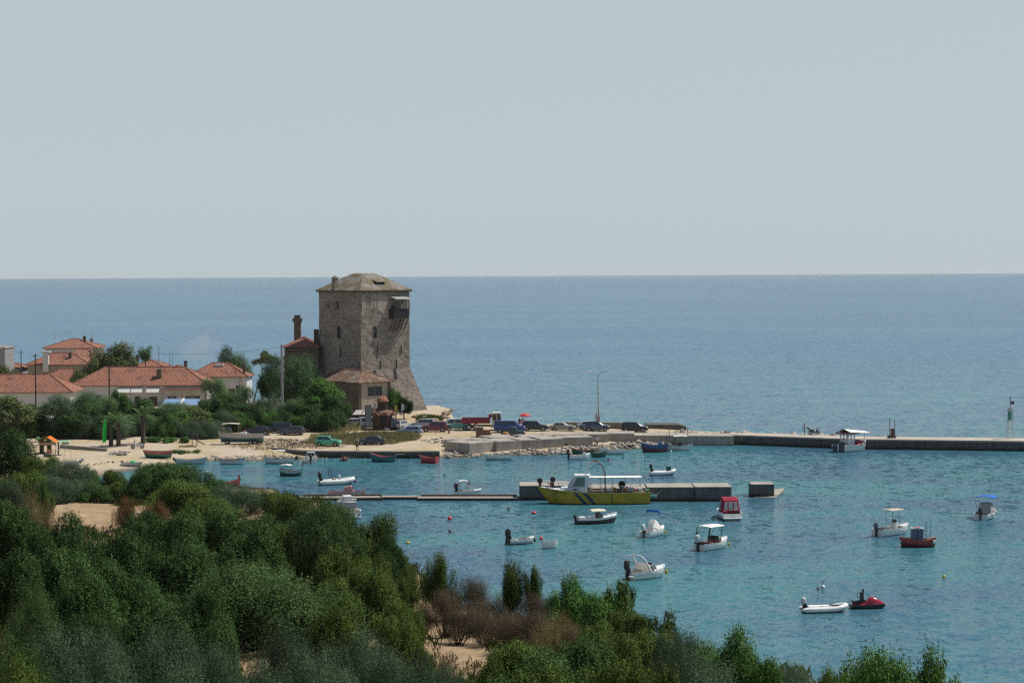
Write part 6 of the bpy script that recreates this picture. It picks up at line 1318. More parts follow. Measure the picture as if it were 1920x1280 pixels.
t = boat('open_boat', 'small white boat with two black outboard motors', 978, 1019, 17); h, prof, zf = hull(t, 3.5, 1.55, 0.42, 0.45, 0.0, top=WP, side=GREYP, bottom=BOOT, rim=WP, floor=INNER); outboard(t, -1.75, 0.35, 0.65, BLACKP, 1.0, -0.15); outboard(t, -1.75, -0.4, 0.7, BLACKP, 1.15); thwarts(t, [-0.5], prof, 3.5, 0.38, WP); nets(plain('brown_gear', (0.16, 0.11, 0.08), 0.9), 0.75, 0.6)(t, prof, zf, 3.5); foredeck(t, prof, zf, 3.5, 0.78, WP); fender(t, 1.7, -0.2, 0.3, BLACK, 0.14, 0.22)
t = rowboat('tiny empty white tender beside a red buoy', 1031, 1027.5, 1.65, 0.85, 6, WP, WP, GREYP, WP, fb=0.3, double=False, bow=0.3, seats=2, name='tender')
t = boat('motor_boat', 'white motor boat with red seats under a white hard top', 1337, 1028, 34); h, prof, zf = hull(t, 4.8, 2.05, 0.62, 0.4, 0.0, top=WP, side=WP, bottom=C_(0.35, 0.45, 0.42), rim=WP, floor=C_(0.22, 0.06, 0.05))
foredeck(t, prof, zf, 4.8, 0.58, WP, 0.12); screen(t, 0.75, 0.85, 0.75, 0.45); bimini(t, -1.6, 0.9, 0.95, 0.7, 2.25, CANW, 'hard_top', 0.08, BLACKP, False)
for s_ in (1, -1): MB().tube([(-1.9, s_ * 0.95, 0.65), (-1.55, s_ * 0.92, 2.15)], 0.06, 6).tube([(-1.72, s_ * 0.93, 1.2), (-0.8, s_ * 0.92, 2.15)], 0.025, 5).build('rear_leg', BLACKP, t); MB().tube([(0.2, s_ * 0.9, 0.8), (0.5, s_ * 0.9, 2.15)], 0.04, 6).build('front_leg', BLACKP, t)
box_part(t, 'seat', C_(0.25, 0.05, 0.04), -1.5, -0.9, -0.8, 0.8, 0.25, 0.75); box_part(t, 'cabin_door', DARK, 0.32, 0.36, -0.25, 0.25, 0.3, 0.85, bev=0); box_part(t, 'dashboard', C_(0.3, 0.1, 0.08), 0.2, 0.5, -0.85, 0.85, 0.55, 0.8); outboard(t, -2.45, 0, 0.68, C_(0.45, 0.47, 0.48), 1.15); fender(t, 1.9, -0.65, 0.3, plain('yellow_fender', (0.45, 0.36, 0.03), 0.5), 0.12, 0.2); rail(t, prof, zf, 4.8, 0.66, 0.98, 0.2)
t = boat('speed_boat', 'white sports boat with raised arch, black outboard and yellow fender, nearest the slope', 1214, 1082.5, 22); h, prof, zf = hull(t, 4.9, 2.1, 0.62, 0.42, 0.05, top=WP, side=WP, bottom=C_(0.42, 0.50, 0.47), rim=WP, floor=INNER, band=0.55)
foredeck(t, prof, zf, 4.9, 0.55, WP, 0.14); screen(t, 0.85, 0.85, 0.78, 0.5, 0.45, 0.9)
m = MB(); m.tube([(-0.35, 1.0, 0.65), (-1.1, 0.98, 1.7), (-1.45, 0.75, 2.05), (-1.5, -0.75, 2.05), (-1.1, -0.98, 1.7), (-0.35, -1.0, 0.65)], [0.13, 0.085, 0.06, 0.06, 0.085, 0.13], 8); m.build('arch', WP, t, smooth=60)
m = MB(); m.tube([(-1.9, 0.95, 0.65), (-2.05, 0.95, 1.95), (-1.5, 0.76, 2.05)], 0.04, 6); m.build('arch_stay', WP, t)
m = MB(); m.loft([[(-1.5, -0.8, 0.5), (-1.5, 0.8, 0.5), (-1.4, 0.7, 0.85), (-1.4, -0.7, 0.85)], [(-0.6, -0.85, 0.5), (-0.6, 0.85, 0.5), (-0.65, 0.7, 1.35), (-0.65, -0.7, 1.35)], [(0.2, -0.75, 0.5), (0.2, 0.75, 0.5), (0.1, 0.6, 1.1), (0.1, -0.6, 1.1)]]); m.build('cockpit_cover', cloth((0.42, 0.39, 0.36), 'beige_canvas'), t, smooth=50, bevel=0.04)
for x, y in ((0.35, 0.3), (0.4, -0.25)): box_part(t, 'helm_gear', BLACKP, x - 0.12, x + 0.12, y - 0.12, y + 0.12, 0.9, 1.3, 0.03)
outboard(t, -2.5, 0.15, 0.75, BLACKP, 1.35); box_part(t, 'swim_platform', WP, -2.9, -2.45, -0.85, -0.3, 0.28, 0.4); rail(t, prof, zf, 4.9, 0.6, 0.98, 0.22); fender(t, 2.15, -0.55, 0.42, plain('yellow_fender', (0.45, 0.36, 0.03), 0.5), 0.15, 0.26); box_part(t, 'hull_line', C_(0.25, 0.30, 0.31), -2.1, 1.3, -1.08, -1.055, 0.42, 0.47, bev=0)
t, prof, zf = ccboat('white boat with thin T-top frame and big grey outboard behind the red fishing boat', 1674, 1001.5, 36, 5.0, 2.0, 0.62, motor=C_(0.06, 0.075, 0.11)); rail(t, prof, zf, 5.0, 0.66, 0.98, 0.18)
for x in (-0.5, 0.5):
    for s_ in (1, -1): MB().tube([(x, s_ * 0.5, 0.4), (x * 1.1 - 0.05, s_ * 0.45, 2.3)], 0.03, 5).build('top_leg', STEEL, t)
bimini(t, -1.0, 1.0, 0.75, 0, 2.42, plain('tan_top', (0.42, 0.36, 0.28), 0.7), 'tee_top', 0.06, STEEL, False); box_part(t, 'cockpit_lining', plain('tan_lining', (0.36, 0.30, 0.24), 0.7), -2.2, -1.2, -0.7, 0.7, 0.22, 0.5)
t = boat('fishing_boat', 'dark red fishing boat with square blue box cabin and thin rods', 1720, 1024.5, 176, 'fishing boat'); h, prof, zf = hull(t, 3.7, 1.55, 0.62, 0.45, 0.35, top=RED, side=C_(0.16, 0.012, 0.016), bottom=BOOT, rim=REDR, floor=C_(0.3, 0.12, 0.07), double=True, rake=0.08)
cb_ = box_part(t, 'box_cabin', C_(0.06, 0.085, 0.16), -0.55, 0.65, -0.5, 0.5, 0.55, 1.65, 0.0, 0.0, 0.05); box_part(cb_, 'cabin_lid', GREYP, -0.6, 0.7, -0.55, 0.55, 1.65, 1.73); box_part(cb_, 'red_trim', REDR, -0.3, 0.35, -0.4, 0.4, 1.735, 1.8); box_part(cb_, 'door_gap', DARK, 0.02, 0.08, 0.505, 0.52, 0.6, 1.6, bev=0)
m = MB()
for x, y, h_ in ((-0.75, 0.2, 2.3), (-0.95, -0.2, 2.3), (-1.3, 0.2, 2.45)): m.tube([(x, y, 0.5), (x, y, h_)], 0.02, 4)
m.build('rods', WOOD, t); nets(NETY, -1.25, 0.5)(t, prof, zf, 3.7); rail(t, prof, zf, 3.7, 0.05, 0.2, 0.2)
for x in (1.75, -1.55, -1.7):
    for s_ in (1, -1): fender(t, x, s_ * (prof((x + 1.85) / 3.7) + 0.08), 0.5, PALE, 0.1, 0.2)
t = boat('motor_boat', 'white motor boat with flat blue bimini at the far right', 1849, 970.5, 62); h, prof, zf = hull(t, 4.8, 2.0, 0.6, 0.4, 0.0, top=WP, side=WP, bottom=BOOT, rim=WP, floor=INNER); foredeck(t, prof, zf, 4.8, 0.68, WP); bimini(t, -0.9, 1.2, 1.05, 0.65, 2.25, CANB, 'canopy', 0.16)
m = MB(); m.loft([[(-0.65, -0.75, 0.5), (-0.65, 0.75, 0.5), (-0.5, 0.6, 1.55), (-0.5, -0.6, 1.55)], [(0.9, -0.7, 0.6), (0.9, 0.7, 0.6), (0.7, 0.55, 1.55), (0.7, -0.55, 1.55)]]); m.build('console_cover', CANG, t, bevel=0.05); outboard(t, -2.4, 0, 0.65, BLACKP, 1.05); rail(t, prof, zf, 4.8, 0.55, 0.98, 0.25); nets(NETY, -1.7, 0.3)(t, prof, zf, 4.8)
for x in (1.6, 1.0, -1.2): fender(t, x, -prof((x + 2.4) / 4.8) - 0.1, 0.5, WP, 0.12, 0.2)
t = rib('long white inflatable dinghy with white outboard beside the red jet ski', 1550, 1146, 8, 3.7, 1.55, r=0.22, console=False, motor=C_(0.5, 0.52, 0.53)); m = MB(); m.tube([(0.3, 0.3, 0.5), (1.1, 0.2, 0.47)], 0.06, 6); m.build('oar', NAVY, t); box_part(t, 'bench', WOODL, -0.4, -0.1, -0.55, 0.55, 0.36, 0.42, bev=0)
# jet ski
t = boat('jet_ski', 'red jet ski with a dark seat pylon at the end of the inflatable dinghy', 1626, 1139.5, 2, 'jet ski'); JR = plain('jet_ski_red', (0.32, 0.012, 0.03), 0.22, 0, 0.05, coat=0.6)
m = MB(); rings = []
for x, w, z0, z1 in ((-1.45, 0.40, 0.0, 0.30), (-0.9, 0.52, -0.1, 0.34), (0.2, 0.54, -0.12, 0.36), (0.9, 0.45, -0.1, 0.38), (1.35, 0.22, 0.05, 0.40), (1.5, 0.05, 0.2, 0.38)): rings.append([(x, w, z1), (x, w, z1 * 0.5), (x, w * 0.6, z0), (x, -w * 0.6, z0), (x, -w, z1 * 0.5), (x, -w, z1)])
m.loft(rings); m.build('hull', BLACKP, t, smooth=40)
m = MB(); rings = []
for x, w, z in ((-1.4, 0.36, 0.36), (-0.6, 0.42, 0.40), (-0.15, 0.44, 0.55), (0.15, 0.45, 0.92), (0.45, 0.46, 0.98), (0.9, 0.38, 0.78), (1.3, 0.2, 0.52), (1.48, 0.05, 0.4)): rings.append([(x, w, 0.33), (x, w * 0.8, z * 0.85), (x, w * 0.35, z), (x, -w * 0.35, z), (x, -w * 0.8, z * 0.85), (x, -w, 0.33)])
m.loft(rings); m.build('deck_shell', JR, t, smooth=45)
m = MB(); m.loft([[(-1.25, -0.16, 0.38), (-1.25, 0.16, 0.38), (-1.25, 0.12, 0.6), (-1.25, -0.12, 0.6)], [(-0.6, -0.2, 0.4), (-0.6, 0.2, 0.4), (-0.6, 0.15, 0.68), (-0.6, -0.15, 0.68)], [(-0.1, -0.2, 0.5), (-0.1, 0.2, 0.5), (-0.1, 0.14, 0.72), (-0.1, -0.14, 0.72)]]); m.build('seat', BLACK, t, bevel=0.03)
m = MB(); m.tube([(0.1, -0.38, 1.05), (0.2, 0, 1.0), (0.1, 0.38, 1.05)], 0.03, 6); m.build('handlebar', BLACKP, t)
m = MB(); m.box(-0.62, -0.3, -0.14, 0.14, 0.66, 1.35, 0, 0.02, 0.02); m.box(-0.42, -0.28, -0.07, 0.07, 1.35, 1.62); m.tube([(-0.6, 0, 1.28), (-0.85, 0, 1.26), (-0.85, 0, 0.95), (-0.6, 0, 0.9)], 0.03, 6); m.build('seat_pylon', plain('dark_grey_pylon', (0.04, 0.042, 0.045), 0.5), t)
m = MB(); m.tube([(-1.42, 0.3, 0.45), (-1.42, 0.3, 0.72), (-0.95, 0.3, 0.5)], 0.025, 5); m.tube([(-1.42, -0.3, 0.45), (-1.42, -0.3, 0.72), (-0.95, -0.3, 0.5)], 0.025, 5); m.build('grab_rail', BLACKP, t)
# -- boats ashore
p = GG(296, 858.5); t = rowboat('red and green wooden boat drawn up on the sand', 0, 0, 4.5, 1.7, 180, C_(0.30, 0.05, 0.05), C_(0.30, 0.05, 0.05), C_(0.015, 0.13, 0.11), C_(0.5, 0.42, 0.4), SALMON, fb=0.72, bow=0.4, z=(p.x, p.y, p.z + 0.28)) if False else None
t = thing('beached_boat', 'red and green wooden boat drawn up on the sand', 'boat', (p.x, p.y, p.z + 0.3), 182); h, prof, zf = hull(t, 4.5, 1.7, 0.7, 0.35, 0.15, top=C_(0.30, 0.05, 0.05), side=C_(0.015, 0.12, 0.11), bottom=C_(0.015, 0.11, 0.10), rim=C_(0.5, 0.42, 0.4), floor=SALMON, double=True, band=0.5); thwarts(t, [-1.2, 0, 1.1], prof, 4.5, 0.55, WOODL); MB().tube([(-1.9, 0, 0.7), (-3.1, 0, 1.1)], 0.04, 5).build('tiller', WOODL, t)
p = GG(452, 832); t = thing('trailer_boat', 'long weathered white wooden boat with canopy standing on a trailer', 'boat', (p.x, p.y, p.z + 0.55), 178); OW = worn((0.46, 0.43, 0.38), 'weathered_white', (0.26, 0.22, 0.17))
h, prof, zf = hull(t, 7.2, 2.1, 1.0, 0.25, 0.05, tr=0.7, top=OW, side=C_(0.03, 0.10, 0.10), bottom=C_(0.03, 0.09, 0.10), rim=OW, floor=INNER, band=0.48, rake=0.06); posts_canopy(t, 0.2, 3.0, 0.85, 0.9, 2.65, plain('tin_canopy', (0.5, 0.46, 0.38), 0.6), WOODL); box_part(t, 'engine_box', WP, -0.9, -0.2, -0.4, 0.4, 0.5, 1.4); box_part(t, 'red_can', RED, -0.75, -0.4, -0.2, 0.2, 1.41, 1.62); box_part(t, 'stem_post', OW, 3.35, 3.6, -0.06, 0.06, 0.9, 1.55)
t2 = thing('boat_trailer', 'boat trailer with black tyres under the weathered white boat', 'trailer', (p.x, p.y, p.z), 178); m = MB(); m.box(-2.6, 3.2, -0.9, -0.78, 0.32, 0.44); m.box(-2.6, 3.2, 0.78, 0.9, 0.32, 0.44)
for x in (-2.0, 0.0, 2.0): m.box(x - 0.06, x + 0.06, -0.78, 0.78, 0.33, 0.43)
m.build('chassis', STEEL, t2)
for x in (-1.7, -2.4, 2.1):
    for s_ in (1, -1):
        o = MB().cyl((x, s_ * 0.95, 0.32), (x, s_ * 1.12, 0.32), 0.32, 14).build('wheel', BLACK, t2); MB().cyl((x, s_ * 1.121, 0.32), (x, s_ * 1.135, 0.32), 0.17, 12).build('rim', STEEL, o)
p = GG(118, 876); t = thing('beached_boat', 'pale grey boat on the sand half hidden by shrubs, motor tilted', 'boat', (p.x, p.y, p.z + 0.25), 176); h, prof, zf = hull(t, 5.0, 1.7, 0.55, 0.2, 0.0, top=GREYP, side=C_(0.42, 0.36, 0.32), bottom=GREYP, rim=WP, floor=INNER); outboard(t, -2.5, 0, 0.65, GREYP, 0.9, 0.7)
p = GG(247, 874); t = thing('rubber_dinghy', 'grey flat dinghy with bright green cover at the beach edge', 'boat', (p.x, p.y, p.z + 0.2), 10); hull(t, 3.2, 1.2, 0.3, 0.3, 0, top=GREYP, side=GREYP, bottom=GREYP, rim=GREYP, floor=INNER); MB().ell((0.2, 0, 0.35), (0.5, 0.4, 0.3), 10, 6).build('cover', C_(0.02, 0.4, 0.09), t, smooth=True)
# -- mooring buoys
BUOY = {'red': plain('red_buoy', (0.62, 0.02, 0.03), 0.4), 'dark': plain('dark_red_buoy', (0.09, 0.015, 0.025), 0.5), 'yellow': plain('yellow_buoy', (0.55, 0.42, 0.03), 0.45), 'white': plain('white_buoy', (0.7, 0.7, 0.68), 0.45), 'black': plain('black_buoy', (0.02, 0.022, 0.03), 0.5), 'orange': plain('orange_buoy', (0.5, 0.22, 0.06), 0.5)}
def buoy(px, py, r, col, label, flat=1.0, stick=0):
    p = G(px, py, 0); t = thing('mooring_buoy', label, 'buoy', (p.x, p.y, 0)); MB().ell((0, 0, r * 0.45), (r, r, r * flat), 14, 10).build('float', BUOY[col], t, smooth=True)
    MB().tube([(0, 0, r * 0.4), (0, 0, r * 0.5 + r * flat + 0.05 + stick)], 0.035, 6).build('eye', BLACKP, t)
for a in [(843, 973.5, 0.24, 'red', 'bright red round buoy left of the dark red one'), (843.5, 997, 0.17, 'dark', 'small dark red buoy below the bright red round one'), (953.5, 954.5, 0.17, 'dark', 'dark buoy under the yellow boat bow'), (1001, 962.5, 0.3, 'red', 'flat red float in front of the yellow boat', 0.45),
 (765, 1018.5, 0.22, 'yellow', 'small yellow buoy off the cliff edge', 0.6), (1014.5, 1010.5, 0.2, 'red', 'red buoy beside the tiny white tender'), (1770, 1082, 0.17, 'yellow', 'single yellow buoy at the lower right'), (1543, 1102, 0.2, 'white', 'white buoy with dark stick above the inflatable dinghy', 1.0, 0.3),
 (1533.5, 1104, 0.11, 'dark', 'tiny dark red float left of the white stick buoy'), (1141, 862.5, 0.2, 'dark', 'dark red buoy near the short green boat'), (1168, 858.5, 0.15, 'black', 'small black float in front of the white boat at the landing'), (1205, 856, 0.16, 'white', 'small white float left of the blue and red fishing boat'),
 (833.5, 891, 0.16, 'dark', 'dark red buoy in open water left of centre'), (567.5, 871.5, 0.2, 'dark', 'dark buoy beside the boat with white canopy', 0.6), (609, 867, 0.13, 'black', 'tiny black float right of the white cabin boat'), (388, 885, 0.18, 'white', 'small pale float by the leftmost rowing boat', 0.5), (363, 884.5, 0.2, 'black', 'dark flat float near the round evergreen shrub', 0.5),
 (1258, 846.5, 0.16, 'white', 'white float between the two fishing boats by the rocks')]: buoy(*a)

# final trim of the moored motor boats: heading and bulk read off the photograph
TRIM = {'white sports boat with raised arch': (0.86, 1.06, 36), 'white motor boat under white cover': (0.86, 1.0, 56), 'white motor boat with red seats': (0.92, 1.08, 44), 'small white boat with two black': (0.82, 1.1, 22),
        'low dark hulled speedboat': (0.98, 1.15, 12), 'white boat with thin T-top': (1.0, 1.12, 38), 'dark red fishing boat with square': (1.0, 1.12, 176), 'white motor boat with flat blue': (1.0, 1.12, 62),
        'white cruiser closed': (1.0, 1.05, 93), 'small white boat with flat white': (1.0, 1.2, 8), 'small white inflatable boat with dark green': (0.95, 1.3, 8), 'white inflatable boat with dark roll': (1.0, 1.3, 20), 'tiny empty white tender': (1.0, 1.5, 6),
        'white open boat with dark motor': (0.95, 1.35, 22), 'blue and dark red': (1.0, 1.2, 176), 'grey white fishing boat with white awning': (1.0, 1.25, 4)}
for o in list(C.objects):
    if o.parent is None and 'label' in o:
        for k_, (a, b, h_) in TRIM.items():
            if o['label'].startswith(k_): o.scale = (a, a, b); o.rotation_euler.z = R(h_)
def rope(pts, label, r=0.02):
    tag(MB().tube(pts, r, 4).build('mooring_rope', plain('pale_rope', (0.35, 0.32, 0.26), 0.9)), label, 'rope')
def sag(a, b, s_): a, b = Vector(a), Vector(b); return [a.lerp(b, k / 8) - Vector((0, 0, s_ * 4 * (k / 8) * (1 - k / 8))) for k in range(9)]
a = G(1218, 941, 0); rope(sag((a.x, a.y, 1.3), (a.x + 1.6, a.y + 0.6, 1.5), 0.5), 'rope sagging from the yellow boat stern to the jetty')
a = G(1008, 925, 0); rope(sag((a.x, a.y, 1.6), (a.x - 1.6, a.y + 1.5, 1.6), 0.3), 'rope from the yellow boat bow to the long jetty block')
a = G(742, 861, 0); rope(sag((a.x, a.y, 0.8), (a.x + 2.3, a.y + 3.0, 0.95), 0.2), 'rope from the teal boat to the low quay wall')
a = G(538, 866, 0); rope(sag((a.x, a.y, 0.7), (a.x + 3.2, a.y - 1.5, 0.0), 0.3), 'rope running down to the water off the white canopy boat')
a = G(1256, 982, 0); rope(sag((a.x, a.y + 1.0, 0.8), (a.x + 1.4, a.y + 3.0, 0.0), 0.2), 'anchor rope ahead of the covered motor boat')
a = G(1751, 1017, 0); rope(sag((a.x, a.y, 0.7), (a.x + 1.3, a.y + 1.2, 0.0), 0.15), 'anchor rope of the dark red fishing boat')
a = G(1655, 1137, 0); rope(sag((a.x, a.y, 0.3), (a.x + 1.6, a.y + 0.2, 0.0), 0.05), 'thin rope off the jet ski nose')
# ---------------------------------------------------------------- vehicles
CARGL = plain('car_glass', (0.05, 0.065, 0.075), 0.08)
LAMPW = plain('headlamp_glass', (0.6, 0.6, 0.58), 0.15); LAMPR = plain('tail_lamp', (0.30, 0.015, 0.015), 0.2)
def wheel(parent, x, y, r, w=0.2, side=1):
    m = MB(); n = 18; rings = []
    for rr_, yy in ((r * 0.62, -w / 2), (r * 0.94, -w / 2), (r, -w / 3), (r, w / 3), (r * 0.94, w / 2), (r * 0.62, w / 2)): rings.append([(x + rr_ * math.cos(2 * math.pi * k / n), y + yy, r + rr_ * math.sin(2 * math.pi * k / n)) for k in range(n)])
    m.loft(rings); t = m.build('wheel', BLACK, parent, smooth=50)
    m = MB(); yo = y + side * (w / 2 + 0.004); m.loft([[(x + q * math.cos(2 * math.pi * k / n), yo + side * d, r + q * math.sin(2 * math.pi * k / n)) for k in range(n)] for q, d in ((r * 0.6, -0.03), (r * 0.58, 0.005), (r * 0.2, 0.02))]); m.build('rim', STEEL, t)
def panel(parent, name, pts, n, mat, d=0.012, back=0.06):
    n = Vector(n).normalized(); ps = [Vector(p) + n * k for k in (-back, d) for p in pts]; k = len(pts)
    m = MB(); m.add(ps, [tuple(range(k)), tuple(range(2 * k - 1, k - 1, -1))] + [(i, (i + 1) % k, (i + 1) % k + k, i + k) for i in range(k)]); return m.build(name, mat, parent)
CARS = {  # L, W, roof z, belt z, hood z, trunk z, cabin base x0,x1, roof x0,x1 (fractions of L from the rear), wheel x fractions, wheel r
 'hatch': (3.75, 1.62, 1.47, 0.95, 0.92, 0.95, 0.02, 0.76, 0.10, 0.55, (0.16, 0.81), 0.29, 2),
 'sedan': (4.45, 1.70, 1.42, 0.92, 0.90, 0.95, 0.10, 0.72, 0.25, 0.54, (0.19, 0.80), 0.30, 2),
 'wagon': (4.45, 1.72, 1.50, 0.95, 0.92, 0.95, 0.02, 0.72, 0.07, 0.55, (0.19, 0.80), 0.31, 3),
 'suv': (4.45, 1.80, 1.70, 1.05, 1.05, 1.05, 0.02, 0.73, 0.08, 0.57, (0.19, 0.80), 0.36, 3),
 'mpv': (4.5, 1.80, 1.68, 1.02, 0.98, 1.0, 0.02, 0.82, 0.08, 0.58, (0.18, 0.81), 0.32, 3),
 'van': (5.0, 1.92, 1.95, 1.18, 1.12, 1.18, 0.01, 0.84, 0.03, 0.66, (0.18, 0.80), 0.33, 3),
 'boxvan': (4.4, 1.75, 1.92, 1.10, 1.02, 1.10, 0.01, 0.985, 0.03, 0.86, (0.20, 0.80), 0.31, 3),
 'pickup': (4.6, 1.75, 1.72, 1.02, 1.0, 0.95, 0.36, 0.72, 0.40, 0.60, (0.19, 0.80), 0.37, 1)}
def car(kind, label, px, py, rz, col, cat='car', roofcol=None, scale=1.0, loc=None, name='parked_car', bumper=BLACKP):
    L, W_, zr, zb, zh, zt, c0, c1, r0, r1, wx, wr, nw = CARS[kind]; body = paint(col, 'car_paint') if not hasattr(col, 'node_tree') else col
    p = loc or GG(px, py); t = thing(name, label, cat, tuple(p), rz); t.scale = (scale,) * 3
    X = lambda f: -L / 2 + L * f; hw = W_ / 2; zs = 0.26
    m = MB(); rings = []
    prof_ = [(0.0, 0.40, 0.80, 0.86), (0.02, 0.30, zt * 0.97, 0.94), (0.10, 0.24, zt, 1.0), (c0 + 0.1, 0.22, zb, 1.0), (0.5, 0.21, zb, 1.0), (c1, 0.22, max(zh, zb - 0.02), 1.0), (0.5 * (c1 + 1), 0.23, zh - 0.04, 0.98), (0.96, 0.26, zh - 0.17, 0.90), (1.0, 0.34, 0.62, 0.80)]
    prof_.sort()
    for f, z0, z1, w in prof_:
        y = hw * w; rings.append([(X(f), -y * 0.9, z0), (X(f), -y, z0 + 0.12), (X(f), -y * 1.0, z0 + (z1 - z0) * 0.62), (X(f), -y * 0.93, z1), (X(f), y * 0.93, z1), (X(f), y * 1.0, z0 + (z1 - z0) * 0.62), (X(f), y, z0 + 0.12), (X(f), y * 0.9, z0)])
    m.loft(rings); m.build('body', body, t, smooth=35)
    yb, yr = hw * 0.92, hw * 0.74; zb_ = zb - 0.03
    m = MB(); base = [(X(c0), yb), (X(c1), yb)]
    lo = [(X(c0), -yb * 0.96, zb_), (X(c0 + 0.06), -yb, zb_), (X(c1 - 0.06), -yb, zb_), (X(c1), -yb * 0.86, zb_), (X(c1), yb * 0.86, zb_), (X(c1 - 0.06), yb, zb_), (X(c0 + 0.06), yb, zb_), (X(c0), yb * 0.96, zb_)]
    hi = [(X(r0), -yr * 0.94, zr - 0.04), (X(r0 + 0.03), -yr, zr - 0.02), (X(r1 - 0.03), -yr, zr - 0.03), (X(r1), -yr * 0.9, zr - 0.06), (X(r1), yr * 0.9, zr - 0.06), (X(r1 - 0.03), yr, zr - 0.03), (X(r0 + 0.03), yr, zr - 0.02), (X(r0), yr * 0.94, zr - 0.04)]
    tp_ = [(a[0] * 0.94 + X((r0 + r1) / 2) * 0.06, a[1] * 0.8, zr) for a in hi]
    m.loft([lo, hi, tp_]); m.build('cabin', body if roofcol is None else paint(roofcol, 'car_paint'), t, smooth=35)
    f = lambda a, b, s_: tuple(a[i] + (b[i] - a[i]) * s_ for i in range(3))
    # windscreen and rear window
    nf = Vector((zr - zb, 0, (X(c1) - X(r1)))).normalized(); panel(t, 'windscreen', [f(lo[3], hi[3], 0.1), f(lo[4], hi[4], 0.1), f(lo[4], hi[4], 0.92), f(lo[3], hi[3], 0.92)], nf, CARGL)
    nb_ = Vector((-(zr - zb), 0, (X(r0) - X(c0)))).normalized(); panel(t, 'rear_window', [f(lo[7], hi[7], 0.15), f(lo[0], hi[0], 0.15), f(lo[0], hi[0], 0.9), f(lo[7], hi[7], 0.9)], nb_, CARGL)
    for s_ in (-1, 1):
        a0, a1, b0, b1 = (Vector(lo[1]), Vector(lo[2]), Vector(hi[1]), Vector(hi[2])); nn = Vector((0, -(zr - zb), -(yb - yr) * -1)).normalized()
        for k in range(nw):
            u0 = 0.03 + k / nw * 0.94; u1 = 0.03 + (k + 1) / nw * 0.94 - 0.035
            q = [a0.lerp(a1, u0).lerp(b0.lerp(b1, u0), 0.14), a0.lerp(a1, u1).lerp(b0.lerp(b1, u1), 0.14), a0.lerp(a1, u1).lerp(b0.lerp(b1, u1), 0.88), a0.lerp(a1, u0).lerp(b0.lerp(b1, u0), 0.88)]
            q = [Vector((v.x, v.y * -s_, v.z)) for v in q]; panel(t, 'side_window', q, (0, s_ * (zr - zb), (yb - yr)), CARGL)
    for fx in wx:
        for s_ in (-1, 1): wheel(t, X(fx), s_ * (hw - 0.085), wr, 0.2, s_)
    for fx in wx:
        for s_ in (-1, 1): MB().cyl((X(fx), s_ * (hw - 0.02), wr + 0.03), (X(fx), s_ * (hw + 0.006), wr + 0.03), wr + 0.07, 18).build('wheel_arch', BLACK, t)
    for s_ in (-1, 1):
        m = MB(); m.ell((X(0.965), s_ * hw * 0.68, zh - 0.24), (0.12, 0.17, 0.09), 10, 6); m.build('headlight', LAMPW, t, smooth=True)
        m = MB(); m.box(X(0.0) - 0.005, X(0.03), s_ * hw * 0.76 - 0.1, s_ * hw * 0.76 + 0.1, zt - 0.32, zt - 0.12); m.build('tail_light', LAMPR, t)
        m = MB(); m.ell((X(c1 - 0.07), s_ * (hw + 0.06), zb + 0.05), (0.07, 0.1, 0.07), 8, 6); m.build('mirror', body, t, smooth=True)
    m = MB(); m.box(X(0.985), X(1.012), -hw * 0.8, hw * 0.8, 0.34, 0.5); m.build('front_bumper', bumper, t, bevel=0.02)
    m = MB(); m.box(X(-0.012), X(0.02), -hw * 0.84, hw * 0.84, 0.36, 0.52); m.build('rear_bumper', bumper, t, bevel=0.02)
    if kind == 'pickup':
        m = MB(); m.box(X(0.02), X(0.35), -hw * 0.86, hw * 0.86, zt + 0.004, zt + 0.02); m.build('load_bed', BLACK, t)
        for s_ in (-1, 1): m = MB(); m.box(X(0.0), X(0.36), s_ * hw * 0.9 - 0.03, s_ * hw * 0.9 + 0.03, zt, zt + 0.12); m.build('bed_side', body, t)
    return t
car('hatch', 'small mint green hatchback parked at the edge of the weeds', 616, 835.5, -8, (0.05, 0.36, 0.22), bumper=paint((0.05, 0.36, 0.22), 'car_paint'), scale=1.06)
car('sedan', 'dark navy sedan parked beside the shirtless man', 695, 833.5, 177, (0.010, 0.014, 0.032))
car('wagon', 'light blue wagon half sunk behind the tall weeds', 766, 815, 172, (0.22, 0.30, 0.42))
car('suv', 'dark red car parked facing the brick shrine', 814, 808.5, 180, (0.14, 0.012, 0.03))
car('mpv', 'silver people carrier beside the flag poles', 792, 803, 176, (0.34, 0.34, 0.36))
car('wagon', 'silver car seen from the rear behind the flag poles', 755, 803.5, 62, (0.40, 0.41, 0.43))
car('suv', 'dark car mostly hidden behind the brick shrine', 738, 804, 100, (0.02, 0.022, 0.03))
car('van', 'pale grey van hidden behind the shrine and board', 701, 803, 8, (0.40, 0.42, 0.43), 'van', name='parked_van')
car('wagon', 'white car in the shade left of the dark kiosk', 659, 800, 170, (0.5, 0.5, 0.5))
car('boxvan', 'teal and white minibus left of the dump truck', 857, 805.5, 180, (0.07, 0.26, 0.25), 'van', (0.55, 0.58, 0.57), name='parked_van')
car('van', 'blue passenger van right of the dump truck', 956, 810.5, -4, (0.012, 0.045, 0.20), 'van', name='parked_van', scale=1.04)
car('pickup', 'dark green pickup truck in front of the blue van', 962, 816.5, -2, (0.02, 0.06, 0.055), 'pickup truck', scale=0.86, name='pickup_truck')
car('suv', 'black off-road car beside the red parasol', 1004, 807, -5, (0.012, 0.014, 0.02))
car('sedan', 'beige sedan in the row between the black cars', 1055, 807, -3, (0.27, 0.25, 0.20))
car('hatch', 'blue grey hatchback parked in front of the lamp post', 1120, 807.5, -3, (0.045, 0.07, 0.13), scale=1.12)
